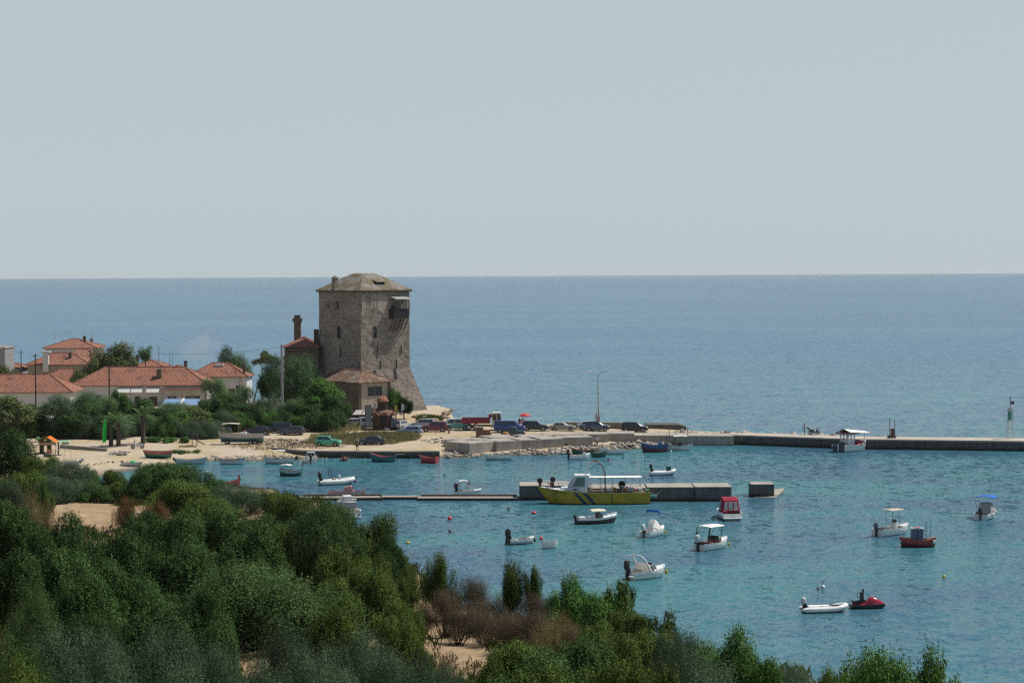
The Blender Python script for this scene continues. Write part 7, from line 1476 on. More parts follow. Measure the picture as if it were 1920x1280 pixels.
car('sedan', 'light blue saloon nose showing behind the blue grey hatchback', 1106, 804.5, -3, (0.3, 0.36, 0.44), scale=0.98)
car('mpv', 'black people carrier last in the row of parked cars', 1190, 809, -6, (0.012, 0.013, 0.016))
car('hatch', 'dark car with pale roof in the tree shade behind the trailer boat', 414, 818, 175, (0.03, 0.025, 0.028))
car('sedan', 'black sedan with bright side trim behind the trailer boat', 483, 814.5, 178, (0.012, 0.013, 0.02), scale=1.05)
car('van', 'dark blue van deep in the shade under the trees', 522, 811, 175, (0.015, 0.02, 0.04), 'van', scale=0.9, name='parked_van')
car('wagon', 'dark grey car with pale bonnet at the left end of the weeds', 546, 815, 168, (0.05, 0.055, 0.06))
# dump truck
p = GG(906, 805.5); t = thing('dump_truck', 'dump truck with long dark red tipper body and cream cab', 'truck', tuple(p), -2); TRR = plain('truck_red', (0.20, 0.022, 0.045), 0.6, var=0.2); CRM = plain('cream_cab', (0.52, 0.45, 0.31), 0.45)
m = MB(); m.box(-3.6, 3.1, -0.45, 0.45, 0.6, 0.85); m.build('chassis', BLACK, t)
m = MB(); m.box(-3.6, 1.15, -1.15, 1.15, 1.15, 1.25); m.box(-3.6, 1.15, -1.15, -1.07, 1.25, 2.05); m.box(-3.6, 1.15, 1.07, 1.15, 1.25, 2.05); m.box(-3.6, -3.5, -1.07, 1.07, 1.25, 2.05); m.box(1.05, 1.15, -1.07, 1.07, 1.25, 2.05); m.box(0.95, 1.5, -1.15, 1.15, 2.05, 2.65); tb_ = m.build('tipper_body', TRR, t, bevel=0.02)
m = MB()
for k in range(7): m.box(-3.5 + k * 0.75, -3.4 + k * 0.75, -1.2, -1.152, 1.2, 2.0)
m.build('ribs', TRR, tb_)
m = MB(); m.loft([[(1.6, -1.1, 0.75), (1.6, 1.1, 0.75), (1.6, 1.05, 2.85), (1.6, -1.05, 2.85)], [(3.35, -1.1, 0.7), (3.35, 1.1, 0.7), (2.95, 1.02, 2.85), (2.95, -1.02, 2.85)]]); cbn = m.build('cab', CRM, t, bevel=0.05)
m = MB(); m.box(1.55, 3.0, -1.0, 1.0, 2.86, 2.98); m.build('cab_roof', WP, cbn, bevel=0.03)
for s_ in (-1, 1):
    panel(cbn, 'side_window', [(2.35, s_ * 1.08, 1.75), (3.08, s_ * 1.08, 1.75), (2.92, s_ * 1.045, 2.7), (2.35, s_ * 1.05, 2.7)], (0, s_, 0.05), CARGL, 0.02); panel(cbn, 'door_panel', [(1.75, s_ * 1.085, 1.7), (2.2, s_ * 1.085, 1.7), (2.2, s_ * 1.05, 2.65), (1.75, s_ * 1.05, 2.65)], (0, s_, 0.05), DARK, 0.02)
    panel(cbn, 'headlight', [(3.30, s_ * 0.75 - 0.16, 0.85), (3.30, s_ * 0.75 + 0.16, 0.85), (3.28, s_ * 0.75 + 0.16, 1.05), (3.28, s_ * 0.75 - 0.16, 1.05)], (1, 0, 0.1), LAMPW, 0.05)
panel(cbn, 'windscreen', [(3.13, -0.9, 1.7), (3.13, 0.9, 1.7), (2.97, 0.88, 2.72), (2.97, -0.88, 2.72)], (1, 0, 0.18), CARGL, 0.03)
for x, ys in ((2.35, (0.95,)), (-2.35, (0.9,)), (-1.3, (0.9,))):
    for s_ in (-1, 1): wheel(t, x, s_ * ys[0], 0.5, 0.3, s_)
m = MB(); m.box(1.3, 1.9, -1.1, -0.8, 0.45, 0.8); m.build('fuel_tank', STEEL, t)
# two-wheelers
def moto(label, px, py, rz, col, name='motor_scooter', cat='scooter', screen_=True):
    p = GG(px, py) if not isinstance(px, Vector) else px; t = thing(name, label, cat, tuple(p), rz)
    for x in (-0.62, 0.64):
        n = 16; m = MB(); m.tube([(x + 0.24 * math.cos(2 * math.pi * k / n), 0, 0.30 + 0.24 * math.sin(2 * math.pi * k / n)) for k in range(n)], 0.06, 8, closed=True); w = m.build('wheel', BLACK, t); m = MB(); m.cyl((x, -0.03, 0.30), (x, 0.03, 0.30), 0.17, 12); m.build('rim', STEEL, w)
    m = MB(); m.loft([[(-0.85, -0.12, 0.55), (-0.85, 0.12, 0.55), (-0.85, 0.10, 0.72), (-0.85, -0.10, 0.72)], [(-0.2, -0.17, 0.32), (-0.2, 0.17, 0.32), (-0.2, 0.15, 0.74), (-0.2, -0.15, 0.74)], [(0.2, -0.14, 0.26), (0.2, 0.14, 0.26), (0.2, 0.12, 0.42), (0.2, -0.12, 0.42)], [(0.42, -0.2, 0.45), (0.42, 0.2, 0.45), (0.36, 0.15, 0.95), (0.36, -0.15, 0.95)], [(0.62, -0.08, 0.55), (0.62, 0.08, 0.55), (0.5, 0.06, 0.95), (0.5, -0.06, 0.95)]]); m.build('body', col, t, bevel=0.03)
    m = MB(); m.box(-0.85, -0.1, -0.13, 0.13, 0.74, 0.84); m.build('seat', BLACK, t, bevel=0.04)
    m = MB(); m.tube([(0.3, -0.33, 1.08), (0.38, 0, 1.0), (0.3, 0.33, 1.08)], 0.025, 6); m.tube([(0.38, 0, 1.0), (0.62, 0, 0.32)], 0.035, 6); m.build('handlebar', STEEL, t)
    if screen_: panel(t, 'windscreen', [(0.45, -0.2, 1.0), (0.45, 0.2, 1.0), (0.35, 0.15, 1.4), (0.35, -0.15, 1.4)], (1, 0, 0.2), plain('clear_vinyl', (0.36, 0.37, 0.36), 0.15), 0.01, 0.01)
    m = MB(); m.box(-1.05, -0.75, -0.18, 0.18, 0.86, 1.12); m.build('top_box', BLACKP, t, bevel=0.04)
    return t
moto('silver scooter parked on the sand by the palm trunks', 258, 841, 200, C_(0.5, 0.5, 0.52)).scale = (1.15,) * 3
PD = lambda px, Y: Vector((D(px, 800, Y).x, Y, PZ + 0.02))
moto('dark motorbike parked on the pier beside a standing man', PD(1527, 321.5), 0, 6, BLACKP, 'motorbike', 'motorbike', False).scale = (1.1,) * 3
# ---------------------------------------------------------------- people
SKIN = plain('skin', (0.36, 0.20, 0.13), 0.6, var=0.06); HAIRD = plain('dark_hair', (0.02, 0.015, 0.012), 0.7); HAIRG = plain('grey_hair', (0.3, 0.29, 0.28), 0.7)
def skin_obj(name, verts, edges, radii, mat, parent, sub=1):
    me = bpy.data.meshes.new(name); me.from_pydata([tuple(v) for v in verts], edges, []); me.materials.append(mat)
    o = bpy.data.objects.new(name, me); C.objects.link(o); setp(o, parent)
    o.modifiers.new('skin', 'SKIN').use_smooth_shade = True
    if sub: s_ = o.modifiers.new('sub', 'SUBSURF'); s_.levels = sub; s_.render_levels = sub
    L = me.skin_vertices[0].data
    for i, r in enumerate(radii): L[i].radius = r if isinstance(r, tuple) else (r, r); L[i].use_root = (i == 0)
    return o
def person(label, loc, rz, pose='stand', skin=SKIN, top=None, bottom=None, longleg=True, hair=HAIRD, hat=None, scale=1.0, sitting=False, dress=None):
    """pelvis-rooted skinned figure facing local -Y; joints placed for the pose"""
    t = thing('person', label, 'person', tuple(loc), rz); t.scale = (scale,) * 3
    zp = 0.93 if not sitting else 0.5
    V = []; E = []; Rr = []
    def add(p, r, par=None):
        V.append(Vector(p)); Rr.append(r); i = len(V) - 1
        if par is not None: E.append((par, i))
        return i
    lean = 0.0 if pose != 'lean' else -0.18
    pel = add((0, 0, zp), (0.155, 0.105)); wa = add((0, lean * 0.4, zp + 0.2), (0.135, 0.095), pel); ch = add((0, lean, zp + 0.42), (0.165, 0.11), wa); ne = add((0, lean - 0.01, zp + 0.56), (0.06, 0.06), ch)
    hd = add((0, lean - 0.03, zp + 0.66), (0.078, 0.09), ne); tp_ = add((0, lean - 0.02, zp + 0.77), (0.07, 0.085), hd); add((0, lean - 0.125, zp + 0.675), 0.014, hd)
    joints = {}
    for s_ in (-1, 1):
        hip = add((s_ * 0.10, 0, zp - 0.06), 0.088, pel)
        if sitting: kn = add((s_ * 0.13, -0.42, zp - 0.02), 0.06, hip); an = add((s_ * 0.13, -0.45, 0.08), 0.04, kn)
        else: kn = add((s_ * 0.115, -0.02, 0.48), 0.058, hip); an = add((s_ * 0.125, 0.02, 0.09), 0.038, kn)
        add((s_ * 0.135, an and V[an].y - 0.17, 0.035), 0.034, an)
        sh = add((s_ * 0.20, lean, zp + 0.46), 0.055, ch)
        if pose == 'hips' and s_ == -1: el = add((s_ * 0.38, 0.08, zp + 0.22), 0.042, sh); wr = add((s_ * 0.2, -0.06, zp + 0.06), 0.03, el)
        elif pose in ('reach', 'lean'): el = add((s_ * 0.26, lean - 0.18, zp + 0.28), 0.042, sh); wr = add((s_ * 0.2, lean - 0.40, zp + 0.26), 0.03, el)
        elif pose == 'head' and s_ == 1: el = add((s_ * 0.38, -0.06, zp + 0.52), 0.042, sh); wr = add((s_ * 0.16, -0.14, zp + 0.70), 0.03, el)
        else: el = add((s_ * 0.27, 0.03, zp + 0.20), 0.042, sh); wr = add((s_ * 0.27, -0.05, zp - 0.05), 0.03, el)
        dv = (V[wr] - V[el]).normalized(); sd = dv.cross(Vector((0, 1, 0.3))).normalized(); pm = add(V[wr] + dv * 0.06, (0.035, 0.022), wr)
        for k, ln in enumerate((0.075, 0.085, 0.08, 0.06)):
            b = add(V[pm] + dv * 0.045 + sd * (k - 1.5) * 0.02, 0.010, pm); add(V[b] + dv * ln * 0.8 + Vector((0, -0.02, 0)), 0.008, b)
        th = add(V[pm] - sd * 0.035 + dv * 0.01, 0.011, pm); add(V[th] + dv * 0.05 - sd * 0.015, 0.009, th); joints[s_] = (hip, kn, an, sh, el, wr)
    skin_obj('body', V, E, Rr, skin, t)
    m = MB(); hz = V[tp_]; m.ell((hz.x, hz.y + 0.02, hz.z - 0.005), (0.092, 0.108, 0.085), 12, 8); m.build('hair', hair, t, smooth=True)
    for s_ in (-1, 1): MB().ell((s_ * 0.032, V[hd].y - 0.088, V[hd].z + 0.035), 0.012, 8, 6).build('eye', HAIRD, t, smooth=True); MB().ell((s_ * 0.085, V[hd].y + 0.01, V[hd].z + 0.01), (0.014, 0.025, 0.035), 8, 6).build('ear', skin, t, smooth=True)
    MB().ell((0, V[hd].y - 0.088, V[hd].z - 0.045), (0.026, 0.01, 0.008), 8, 6).build('mouth', plain('lips', (0.25, 0.09, 0.08), 0.6), t, smooth=True)
    if hat: m = MB(); m.ell((hz.x, hz.y + 0.01, hz.z + 0.02), (0.105, 0.12, 0.085), 12, 8); m.cyl((hz.x, hz.y, hz.z - 0.0), (hz.x, hz.y, hz.z + 0.012), 0.19, 14); m.build('hat', hat, t, smooth=40)
    if top:
        vs = [V[wa] - Vector((0, 0, 0.16)), V[wa], V[ch], V[ch] + Vector((0, 0, 0.09))]; rs = [(0.17, 0.125), (0.155, 0.118), (0.185, 0.13), (0.09, 0.08)]; es = [(0, 1), (1, 2), (2, 3)]
        for s_ in (-1, 1): sh, el = joints[s_][3], joints[s_][4]; vs += [V[sh], V[sh].lerp(V[el], 0.75)]; rs += [0.075, 0.066]; es += [(2, len(vs) - 2), (len(vs) - 2, len(vs) - 1)]
        skin_obj('shirt', vs, es, rs, top, t)
    if bottom:
        vs = [V[pel] + Vector((0, 0, 0.08)), V[pel] - Vector((0, 0, 0.02))]; rs = [(0.165, 0.12), (0.175, 0.125)]; es = [(0, 1)]
        for s_ in (-1, 1):
            hip, kn, an = joints[s_][:3]; e = V[kn].lerp(V[an], 0.92) if longleg else V[hip].lerp(V[kn], 0.85); vs += [V[hip], V[hip].lerp(V[kn], 0.5), e if not longleg else V[kn]]; rs += [0.108, 0.09, 0.085 if not longleg else 0.075]; n_ = len(vs); es += [(1, n_ - 3), (n_ - 3, n_ - 2), (n_ - 2, n_ - 1)]
            if longleg: vs.append(e); rs.append(0.06); es.append((n_ - 1, n_))
        skin_obj('trousers' if longleg else 'shorts', vs, es, rs, bottom, t)
    if not sitting:
        for s_ in (-1, 1): m = MB(); a = V[joints[s_][2]]; m.ell((a.x + s_ * 0.005, a.y - 0.07, 0.035), (0.05, 0.14, 0.04), 10, 6); m.build('shoe', BLACK, t, smooth=True)
    return t
person('shirtless man in black shorts standing on the quay edge, hands raised to his head', GG(670, 846), 10, 'head', bottom=plain('black_shorts', (0.015, 0.015, 0.018), 0.8), longleg=False, hair=HAIRG, scale=1.14)
person('man in white shirt and dark trousers standing below the concrete blocks', GG(1119, 838.5), 170, 'hips', top=cloth((0.55, 0.56, 0.60), 'white_shirt'), bottom=cloth((0.03, 0.035, 0.05), 'dark_trousers'), scale=1.08)
person('man in grey top and straw hat standing behind the motorbike on the pier', PD(1508, 321.8), 80, 'reach', top=cloth((0.20, 0.21, 0.20), 'grey_shirt'), bottom=cloth((0.03, 0.03, 0.035), 'dark_trousers'), hat=plain('straw_hat', (0.25, 0.2, 0.13), 0.9), scale=1.08)
q = GG(982, 804); person('person in pink top sitting under the red parasol', (q.x - 0.2, q.y + 1.5, plateau(q.y + 1.5)), 40, 'stand', top=cloth((0.45, 0.16, 0.22), 'pink_top'), bottom=cloth((0.35, 0.15, 0.2), 'pink_skirt'), longleg=False, scale=1.05)
person('person in dark clothes standing at the left under the red parasol', (q.x - 0.7, q.y + 1.9, plateau(q.y + 1.9)), 30, 'stand', top=cloth((0.05, 0.04, 0.04), 'dark_top'), bottom=cloth((0.06, 0.05, 0.06), 'dark_skirt'), scale=1.02)
# ---------------------------------------------------------------- street furniture, flags, beach things
par = thing('parasol', 'red beach parasol with yellow spots behind the black off-road car', 'parasol', (q.x + 0.25, q.y + 1.8, plateau(q.y + 1.8))); PR = plain('red_parasol', (0.50, 0.02, 0.045), 0.7); 
m = MB(); n = 8; R_ = 0.98
ring = lambda r, z: [(r * math.cos(2 * math.pi * k / n), r * math.sin(2 * math.pi * k / n), z) for k in range(n)]
m.loft([ring(0.03, 2.55), ring(0.55, 2.43), ring(R_, 2.12), ring(R_, 2.0), ring(R_ - 0.02, 2.0), ring(R_ - 0.03, 2.1), ring(0.5, 2.38)], caps=False); cp = m.build('cloth', PR, par)
m = MB()
for k in (1, 3, 6): a = 2 * math.pi * (k + 0.5) / n; m.ell((0.7 * math.cos(a), 0.7 * math.sin(a), 2.30), (0.2, 0.2, 0.06), 8, 4)
m.build('yellow_spot', plain('yellow_print', (0.6, 0.42, 0.05), 0.7), cp); m = MB(); m.tube([(0, 0, 0), (0, 0, 2.55)], 0.025, 6); m.build('pole', STEEL, par)
# double street lamp with base at the parapet
lp = D(1122, 806, 334); lz = plateau(334.0); lamp = thing('street_lamp', 'tall double armed street lamp rising behind the parked cars', 'street lamp', (lp.x, 334, lz)); H = D(1120, 704, 334).z - lz
m = MB(); m.tube([(0.05, 0, -0.2), (0, 0, H * 0.5), (-0.08, 0, H)], [0.11, 0.085, 0.06], 10); m.build('pole', plain('lamp_pole', (0.30, 0.24, 0.19), 0.6), lamp)
for s_ in (-1, 1):
    m = MB(); m.tube([(-0.08, 0, H - 0.05), (-0.08 + s_ * 0.55, 0, H + 0.45), (-0.08 + s_ * 1.15, 0, H + 0.62)], 0.04, 7); ar = m.build('arm', GREY, lamp)
    m = MB(); m.ell((-0.08 + s_ * 1.42, 0, H + 0.66), (0.42 if s_ < 0 else 0.36, 0.15, 0.12 if s_ < 0 else 0.06), 12, 8); m.build('lamp_head', PALE if s_ < 0 else GREY, ar, smooth=True)
person('person in pale green clothes standing against the street lamp', (lp.x - 0.28, 333.7, lz + 0.9), 0, 'stand', top=cloth((0.30, 0.40, 0.36), 'pale_green_top'), bottom=cloth((0.28, 0.38, 0.34), 'pale_green_skirt'), scale=1.15)
pl_ = thing('wall_plinth', 'low concrete plinth carrying the person at the street lamp', 'plinth', (lp.x - 0.28, 333.7, lz)); MB().box(-0.5, 0.25, -0.35, 0.35, -0.2, 0.9).build('block', CONC, pl_, bevel=0.03)
tw = thing('beach_towel', 'faded pink towel hanging down the street lamp pole', 'towel', (lp.x + 0.02, 333.84, lz + 0.9)); m = MB(); m.loft([[(-0.14, -0.02, 0.2), (0.24, -0.02, 0.2), (0.24, 0.01, 0.2), (-0.14, 0.01, 0.2)], [(-0.1, -0.04, 1.2), (0.2, -0.03, 1.2), (0.2, 0.0, 1.2), (-0.1, -0.01, 1.2)], [(-0.06, -0.02, 2.0), (0.1, -0.02, 2.0), (0.1, 0.01, 2.0), (-0.06, 0.01, 2.0)]]); m.build('cloth', cloth((0.34, 0.15, 0.16), 'pink_towel'), tw)
# harbour light tower
hp = G(1894, 822, PZ + 0.02); hl = thing('harbour_light', 'green and white lattice harbour light at the right end of the pier', 'harbour light', tuple(hp)); HL = D(1892, 744, hp.y).z - PZ
legs = [(-0.42, -0.42), (0.42, -0.42), (0.42, 0.42), (-0.42, 0.42)]; LW = plain('pale_lattice', (0.45, 0.42, 0.38), 0.6); LG = plain('green_lattice', (0.02, 0.20, 0.15), 0.5)
def lattice(name, z0, z1, k0, k1, mat, par):
    m = MB(); n_ = max(2, int((z1 - z0) / 0.6))
    P = lambda i, f: Vector((legs[i][0] * (k0 + (k1 - k0) * f), legs[i][1] * (k0 + (k1 - k0) * f), z0 + (z1 - z0) * f))
    for i in range(4):
        m.tube([P(i, 0), P(i, 1)], 0.035, 5)
        for j in range(n_): m.tube([P(i, j / n_), P((i + 1) % 4, (j + 1) / n_)], 0.018, 4); m.tube([P(i, (j + 1) / n_), P((i + 1) % 4, (j + 1) / n_)], 0.018, 4)
    return m.build(name, mat, par)
lattice('lower_lattice', 0, HL * 0.45, 1.1, 0.8, LW, hl); lattice('upper_lattice', HL * 0.45, HL * 0.66, 0.8, 0.68, LG, hl)
m = MB(); m.box(-0.42, -0.02, -0.46, -0.42, HL * 0.45, HL * 0.65); m.build('green_panel', LG, hl); box_part(hl, 'platform', LW, -0.5, 0.5, -0.5, 0.5, HL * 0.66, HL * 0.685, bev=0); box_part(hl, 'lamp_box', LW, -0.32, 0.3, -0.3, 0.3, HL * 0.685, HL * 0.74)
m = MB(); m.tube([(0, 0, HL * 0.74), (0, 0, HL * 0.96)], 0.055, 6); m.build('mast', BLACKP, hl); box_part(hl, 'day_mark', plain('brown_mark', (0.14, 0.1, 0.1), 0.7), 0.08, 0.62, -0.04, 0.04, HL * 0.82, HL * 0.90, bev=0); m = MB(); m.cyl((0, 0, HL * 0.95), (0, 0, HL), 0.11, 10); m.build('lantern', LG, hl); m = MB()
for s_ in (-1, 1): m.tube([(s_ * 0.62, 0, HL * 0.685), (s_ * 0.62, 0, HL * 0.78)], 0.015, 4); m.tube([(s_ * 0.5, 0, HL * 0.685), (s_ * 0.62, 0, HL * 0.685)], 0.02, 4)
m.tube([(-0.62, 0, HL * 0.78), (0.62, 0, HL * 0.78)], 0.015, 4); m.build('handrail', LW, hl)
# rusty winch box with two uprights
wp_ = G(1672, 821, PZ + 0.02); wb = thing('winch_box', 'rusty brown winch box with two upright poles on the pier', 'winch', tuple(wp_)); RU = plain('rusty_iron', (0.10, 0.06, 0.045), 0.9, var=0.35); box_part(wb, 'plinth', RU, -0.62, 0.62, -0.3, 0.5, 0, 0.42); box_part(wb, 'cabinet', RU, -0.12, 0.50, -0.15, 0.4, 0.42, 1.5)
for x, h_ in ((-0.3, 3.2), (0.5, 2.9)): MB().tube([(x, 0.1, 0.42), (x, 0.1, h_)], 0.05, 6).build('pole', RU, wb)
# utility poles and their wires
def pole(px, pt, pb, Y, label, mat, r=0.12, arm=True):
    a = D(px, pb, Y); b = D(px, pt, Y); g0 = min(a.z, gz(a.x, Y)); t = thing('utility_pole', label, 'utility pole', (a.x, Y, g0)); MB().tube([(0, 0, -0.3), (0, 0, b.z - g0)], [r, r * 0.75], 8).build('post', mat, t)
    if arm: MB().tube([(-0.6, 0, b.z - g0 - 0.4), (0.6, 0, b.z - g0 - 0.4)], 0.05, 5).build('crossarm', mat, t)
    return b
DW = plain('tarred_wood', (0.035, 0.03, 0.028), 0.9)
w1 = pole(40, 657, 700, 420, 'dark wooden pole rearmost at the left among the roofs', DW); w2 = pole(67, 663, 742, 368, 'dark wooden pole in front of the plain grey house', DW, 0.15); w3 = pole(205, 652, 738, 386, 'dark wooden pole in front of the long house roof', DW, 0.15); w4 = pole(529, 646, 738, 356, 'pale concrete pole left of the brown annex', plain('concrete_pole', (0.30, 0.28, 0.26), 0.8), 0.26, False)
w5 = pole(298, 650, 720, 410, 'thin mast behind the long house ridge', GREY, 0.05, False); w6 = pole(318, 652, 720, 415, 'thinner mast right of another behind the long house', GREY, 0.045, False)
def wire(a, b, sag, label):
    pts = [a.lerp(b, k / 14) - Vector((0, 0, sag * 4 * (k / 14) * (1 - k / 14) + 0.35)) for k in range(15)]; tag(MB().tube(pts, 0.018, 4).build('overhead_wire', BLACKP), label, 'wire')
wire(w2, w3, 0.6, 'overhead wire from the grey house pole to the long house pole'); wire(w3, w4, 1.1, 'overhead wire from the long house pole to the concrete pole'); wire(w1, w2, 0.5, 'overhead wire between the two left poles'); wire(D(-60, 668, 400), w1, 0.4, 'overhead wire leaving the view at the left edge')
# flags
def flag(px, pt, pb, label, mats, kind, lean=0.0):
    p = GG(px, pb); Y = p.y; h_ = D(px, pt, Y).z - p.z; t = thing('flag_pole', label, 'flag', tuple(p)); MB().tube([(0, 0, -0.2), (lean, 0, h_)], 0.045, 6).build('pole', plain('pale_pole', (0.45, 0.44, 0.40), 0.5), t)
    for q_ in range(len(mats)):
        m = MB(); rings = []
        for k in range(9):
            z = h_ * 0.97 - k * h_ * 0.03 - 0.02; x0 = lean * z / h_ + 0.05 + q_ * 0.11 + 0.05 * math.sin(k * 0.9); rings.append([(x0, 0.05 * math.sin(k + q_), z), (x0 + 0.115, 0.05 * math.sin(k + q_ + 1), z - 0.10), (x0 + 0.115, 0.05 * math.sin(k + q_ + 1) + 0.02, z - 0.10), (x0, 0.05 * math.sin(k + q_) + 0.02, z)])
        m.loft(rings); m.build('flag_stripe', mats[q_], t)
FB = cloth((0.04, 0.14, 0.42), 'flag_blue'); FW = cloth((0.7, 0.72, 0.74), 'flag_white'); FY = cloth((0.45, 0.38, 0.03), 'flag_yellow')
flag(741, 758, 804, 'limp yellow flag on the left flag pole', [FY, FY, FY], 'y'); flag(751, 755, 804.5, 'limp blue and white striped flag on the right flag pole', [FW, FB, FW], 'g', 0.25)
# feather flag
p = GG(196, 840); Y = p.y; h_ = D(196, 783, Y).z - p.z; t = thing('feather_flag', 'bright green feather banner with dark vertical lettering on the beach', 'banner', tuple(p)); MB().tube([(-0.28, 0, -0.1), (-0.28, 0, h_ * 0.7), (0.15, 0, h_)], 0.03, 6).build('pole', GREY, t)
m = MB(); z0 = h_ * 0.19; pts_ = [(-0.27, z0), (0.24, z0 + 0.02), (0.28, z0 + 1.2), (0.30, h_ * 0.75), (0.25, h_ * 0.9), (0.17, h_ * 0.995), (0.0, h_ * 0.9), (-0.15, h_ * 0.78), (-0.27, h_ * 0.6)]; m.prism(pts_, -0.015, 0.015, 'xz'); bn = m.build('banner', cloth((0.01, 0.50, 0.05), 'flag_green'), t); m = MB()
for k in range(7): z = z0 + 0.35 + k * 0.27; m.box(0.0, 0.2, -0.022, -0.016, z, z + 0.05); m.box(0.0 + 0.15 * (k % 2), 0.05 + 0.15 * (k % 2), -0.022, -0.016, z + 0.05, z + 0.17); m.box(0.02, 0.18, -0.022, -0.016, z + 0.17, z + 0.21) if k % 3 else None
m.build('lettering', plain('dark_lettering', (0.01, 0.09, 0.02), 0.8), bn)
# beach canopies and table
p = GG(93, 850); t = thing('beach_canopy', 'orange gabled beach canopy beside the palms', 'canopy', tuple(p)); ORG = cloth((0.62, 0.14, 0.02), 'orange_cloth'); m = MB(); zc = 2.35; m.loft([[(-1.3, -1.1, zc - 0.55), (-0.1, -1.1, zc + 0.25), (1.25, -1.1, zc - 0.6), (1.25, -1.1, zc - 0.64), (-0.1, -1.1, zc + 0.2), (-1.3, -1.1, zc - 0.6)], [(-1.3, 1.1, zc - 0.55), (-0.1, 1.1, zc + 0.3), (1.25, 1.1, zc - 0.6), (1.25, 1.1, zc - 0.64), (-0.1, 1.1, zc + 0.25), (-1.3, 1.1, zc - 0.6)]]); m.build('roof_cloth', ORG, t); m = MB(); m.box(-1.35, 1.3, -1.14, -1.11, zc - 0.95, zc - 0.58); m.build('valance', cloth((0.42, 0.26, 0.14), 'tan_cloth'), t)
for x in (-1.25, 1.2):
    for y in (-1.05, 1.05): MB().tube([(x, y, 0), (x, y, zc - 0.58)], 0.04, 5).build('post', WOOD, t)
p = GG(120, 852); t = thing('market_umbrella', 'pale green flat canopy right of the orange one', 'canopy', tuple(p)); MB().box(-0.95, 0.95, -0.9, 0.9, 2.0, 2.06, 0, 0.1, 0.1).build('roof_cloth', cloth((0.22, 0.45, 0.30), 'pale_green_cloth'), t); MB().box(-0.1, 0.97, -0.93, -0.9, 1.62, 2.0).build('valance', cloth((0.30, 0.34, 0.24), 'grey_green_cloth'), t); MB().tube([(-0.85, 0, 0), (-0.85, 0, 2.0)], 0.1, 6).build('post', WOOD, t)
p = GG(118, 857); t = thing('beach_frame', 'thin bare table frame standing on the sand under the canopies', 'table', tuple(p)); m = MB()
for x in (-1.4, -1.1, 0.2, 1.2): m.tube([(x, 0, -0.1), (x, 0, 1.05)], 0.025, 5)
m.build('leg', WOOD, t); box_part(t, 'top', WOODL, -1.5, -0.6, -0.4, 0.4, 1.05, 1.1, bev=0); MB().tube([(-0.6, 0, 1.06), (1.2, 0, 1.06)], 0.02, 5).build('crossbar', WOOD, t)
p = GG(92, 856); t = thing('beach_bench', 'reddish bench with green tub beside the small palms', 'bench', tuple(p)); box_part(t, 'seat', SALMON, -0.4, 0.4, -0.2, 0.2, 0.45, 0.52, bev=0); box_part(t, 'backrest', SALMON, -0.4, 0.4, 0.2, 0.26, 0.5, 1.1, bev=0); box_part(t, 'tub', plain('green_tub', (0.04, 0.09, 0.06), 0.7), -0.7, 0.55, -0.65, -0.25, 0, 0.42)
# winch frame on the beach and the dark shelter behind it
p = GG(365, 834); t = thing('beach_winch', 'dark boat winch with slanting beam on the sand', 'winch', tuple(p)); box_part(t, 'drum_box', BLACK, -0.5, 0.5, -0.3, 0.3, 0.9, 1.7); m = MB(); m.beam((-0.4, 0, 0), (-0.4, 0, 1.0), 0.12); m.beam((0.35, 0, 0), (0.35, 0, 1.0), 0.12); m.beam((0.1, 0, 0.9), (1.7, -0.2, 0.05), 0.14); m.build('frame', WOOD, t)
m = MB(); p = GG(335, 838); m.tube([(0, 0, 0.12), (0.8, 0.2, 0.1), (2.0, 0, 0.12), (2.8, -0.1, 0.1)], 0.09, 6); m.tube([(0.6, 0, 0.1), (0.62, 0, 0.9)], 0.03, 4); t = thing('drift_timber', 'dark timbers lying on the sand by the winch', 'timber', tuple(p)); m.build('timber', WOOD, t)
# crates and drum on the back of the blocks
p = GG(899, 819); t = thing('brown_container', 'tall brown metal container behind the concrete blocks', 'container', tuple(p), 10); box_part(t, 'shell', plain('rusty_container', (0.15, 0.085, 0.065), 0.85, var=0.3), -0.5, 0.55, -0.5, 0.6, 0, 1.6); box_part(t, 'lid', CONC, -0.55, 0.6, -0.55, 0.65, 1.602, 1.68)
p = GG(911, 818); t = thing('fish_crates', 'stack of reddish brown crates beside the brown container', 'crates', tuple(p)); box_part(t, 'crate', plain('red_crate', (0.24, 0.10, 0.06), 0.8), -0.45, 0.75, -0.4, 0.4, 0.42, 1.1); box_part(t, 'crate', plain('green_crate', (0.02, 0.07, 0.05), 0.7), -0.45, 0.95, -0.4, 0.4, 0, 0.4)
p = GG(948, 820); t = thing('net_tub', 'dark tub heaped with nets in front of the pickup truck', 'tub', tuple(p)); MB().cyl((0, 0, 0), (0, 0, 0.55), 0.7, 14).build('tub', BLACKP, t); MB().ell((0, 0, 0.6), (0.6, 0.55, 0.35), 10, 6).build('net_heap', NETY, t, smooth=True)
p = GG(893, 810); tag(MB().box(-0.18, 0.18, -0.18, 0.18, -0.1, 1.25).build('stone_bollard', CONC, None, bevel=0.05, loc=tuple(p)), 'square pale stone bollard behind the brown container', 'bollard')
p = GG(842, 812); tag(MB().box(-0.16, 0.16, -0.16, 0.16, -0.1, 0.55).build('stone_bollard', plain('brown_stone', (0.22, 0.17, 0.12), 0.9), None, bevel=0.05, loc=tuple(p)), 'short brown stone bollard right of the dark red car', 'bollard')
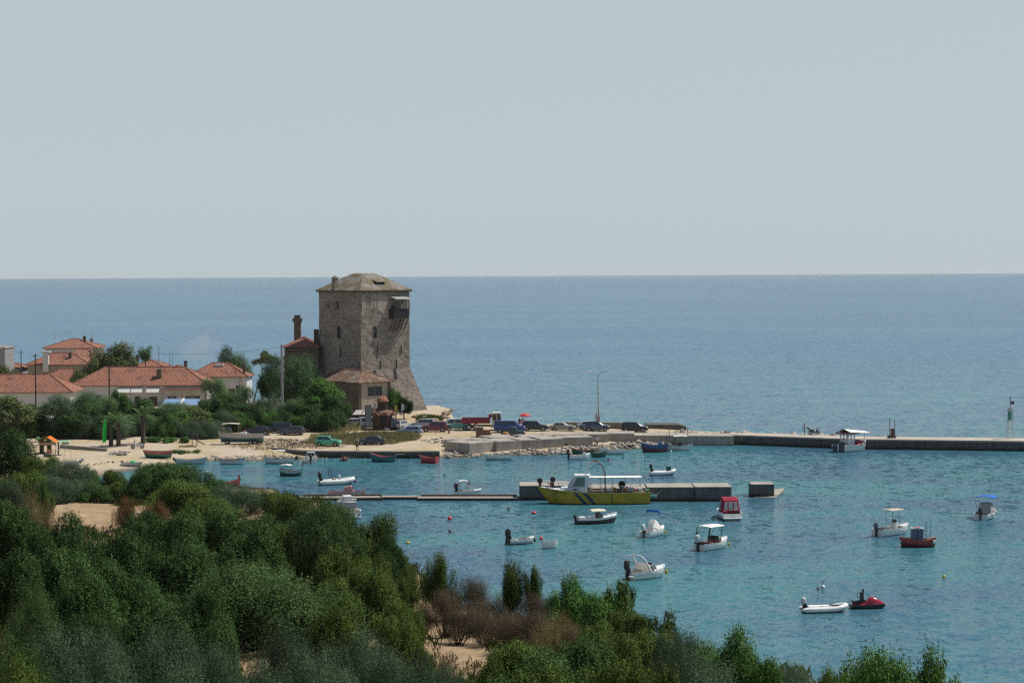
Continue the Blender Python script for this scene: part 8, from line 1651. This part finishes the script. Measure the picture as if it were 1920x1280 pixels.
for px, pt, pb, lb in ((817, 794, 813, 'thin grey post in front of the dark red car'), (861, 775, 806, 'thin dark post rising behind the teal minibus'), (1206, 806, 838, 'thin dark stake among the rocks left of the blue fishing boat'), (1268, 802, 834, 'thin dark stake beside the white awning boat'), (1289, 801, 832, 'thin dark stake at the pier root')):
    p = GG(px, pb); h_ = D(px, pt, p.y).z - p.z; tag(MB().tube([(0, 0, -0.2), (0, 0, h_)], 0.035, 6).build('thin_post', DW, None, loc=tuple(p)), lb, 'post')
# small timber landings
for px, py, lb in ((1190, 838, 'low timber landing by the rocks'), (1105, 845, 'small timber table landing above the green boats')):
    p = GG(px, py); t = thing('timber_landing', lb, 'landing', tuple(p)); box_part(t, 'deck', WOODL, -1.6, 1.6, -0.4, 0.4, 0.45, 0.52, bev=0)
    for x in (-1.2, 0.1, 1.2): MB().beam((x, -0.3, -0.6), (x, -0.3, 0.45), 0.14).build('pile', WOOD, t)
p = GG(568, 822); t = thing('dirt_heap', 'heap of pale brown earth beside the dark grey car', 'heap', (D(568, 812, 336).x, 336, plateau(336.0))); MB().ell((0, 0, 0), (1.7, 1.2, 0.8), 14, 8).build('earth', LAND, t, smooth=True)
p = GG(548, 834); t = thing('scrap_heap', 'small dark heap of scrap wood beside the weeds', 'heap', tuple(p)); m = MB(); r_ = random.Random(2)
for _ in range(14): a = Vector((r_.uniform(-.9, .9), r_.uniform(-.4, .4), r_.uniform(0, .35))); m.beam(a, a + Vector((r_.uniform(-.7, .7), r_.uniform(-.3, .3), r_.uniform(0, .25))), 0.1)
m.build('scrap_wood', WOOD, t)
p = GG(568, 833); t = thing('stone_table', 'small pale stone table at the left edge of the weeds', 'table', tuple(p)); box_part(t, 'top', CONC, -0.4, 0.4, -0.4, 0.4, 0.6, 0.7); box_part(t, 'leg', CONC, -0.15, 0.15, -0.15, 0.15, 0, 0.6)
# thin smoke above the village
def m_smoke():
    m = bpy.data.materials.new('smoke'); m.use_nodes = True; t = m.node_tree; t.nodes.clear(); v = t.nodes.new('ShaderNodeVolumePrincipled'); v.inputs['Color'].default_value = (0.9, 0.92, 0.95, 1)
    co = coords(t); n1 = noise(t, co, 0.22, 3, 0.6); ln = N(t, 'VectorMath', operation='LENGTH'); mp = N(t, 'Mapping'); mp.inputs['Scale'].default_value = (1 / 6.0, 1 / 4.0, 1 / 4.5); t.links.new(co, mp.inputs[0]); t.links.new(mp.outputs[0], ln.inputs[0])
    fall = ramp(t, ln.outputs['Value'], 0.1, 1.0, (1, 1, 1), (0, 0, 0)); nz = ramp(t, n1.outputs['Fac'], 0.40, 0.75); mu = N(t, 'Math', operation='MULTIPLY'); t.links.new(fall, mu.inputs[0]); t.links.new(nz, mu.inputs[1]); m2 = N(t, 'Math', operation='MULTIPLY'); m2.inputs[1].default_value = 0.28; t.links.new(mu.outputs[0], m2.inputs[0]); t.links.new(m2.outputs[0], v.inputs['Density'])
    o = t.nodes.new('ShaderNodeOutputMaterial'); t.links.new(v.outputs[0], o.inputs['Volume']); return m
p = D(375, 652, 432); tag(MB().ell((0, 0, 0), (6.0, 4.0, 4.5), 16, 10).build('smoke', m_smoke(), None, loc=tuple(p)), kind='stuff')
bpy.context.view_layer.update()
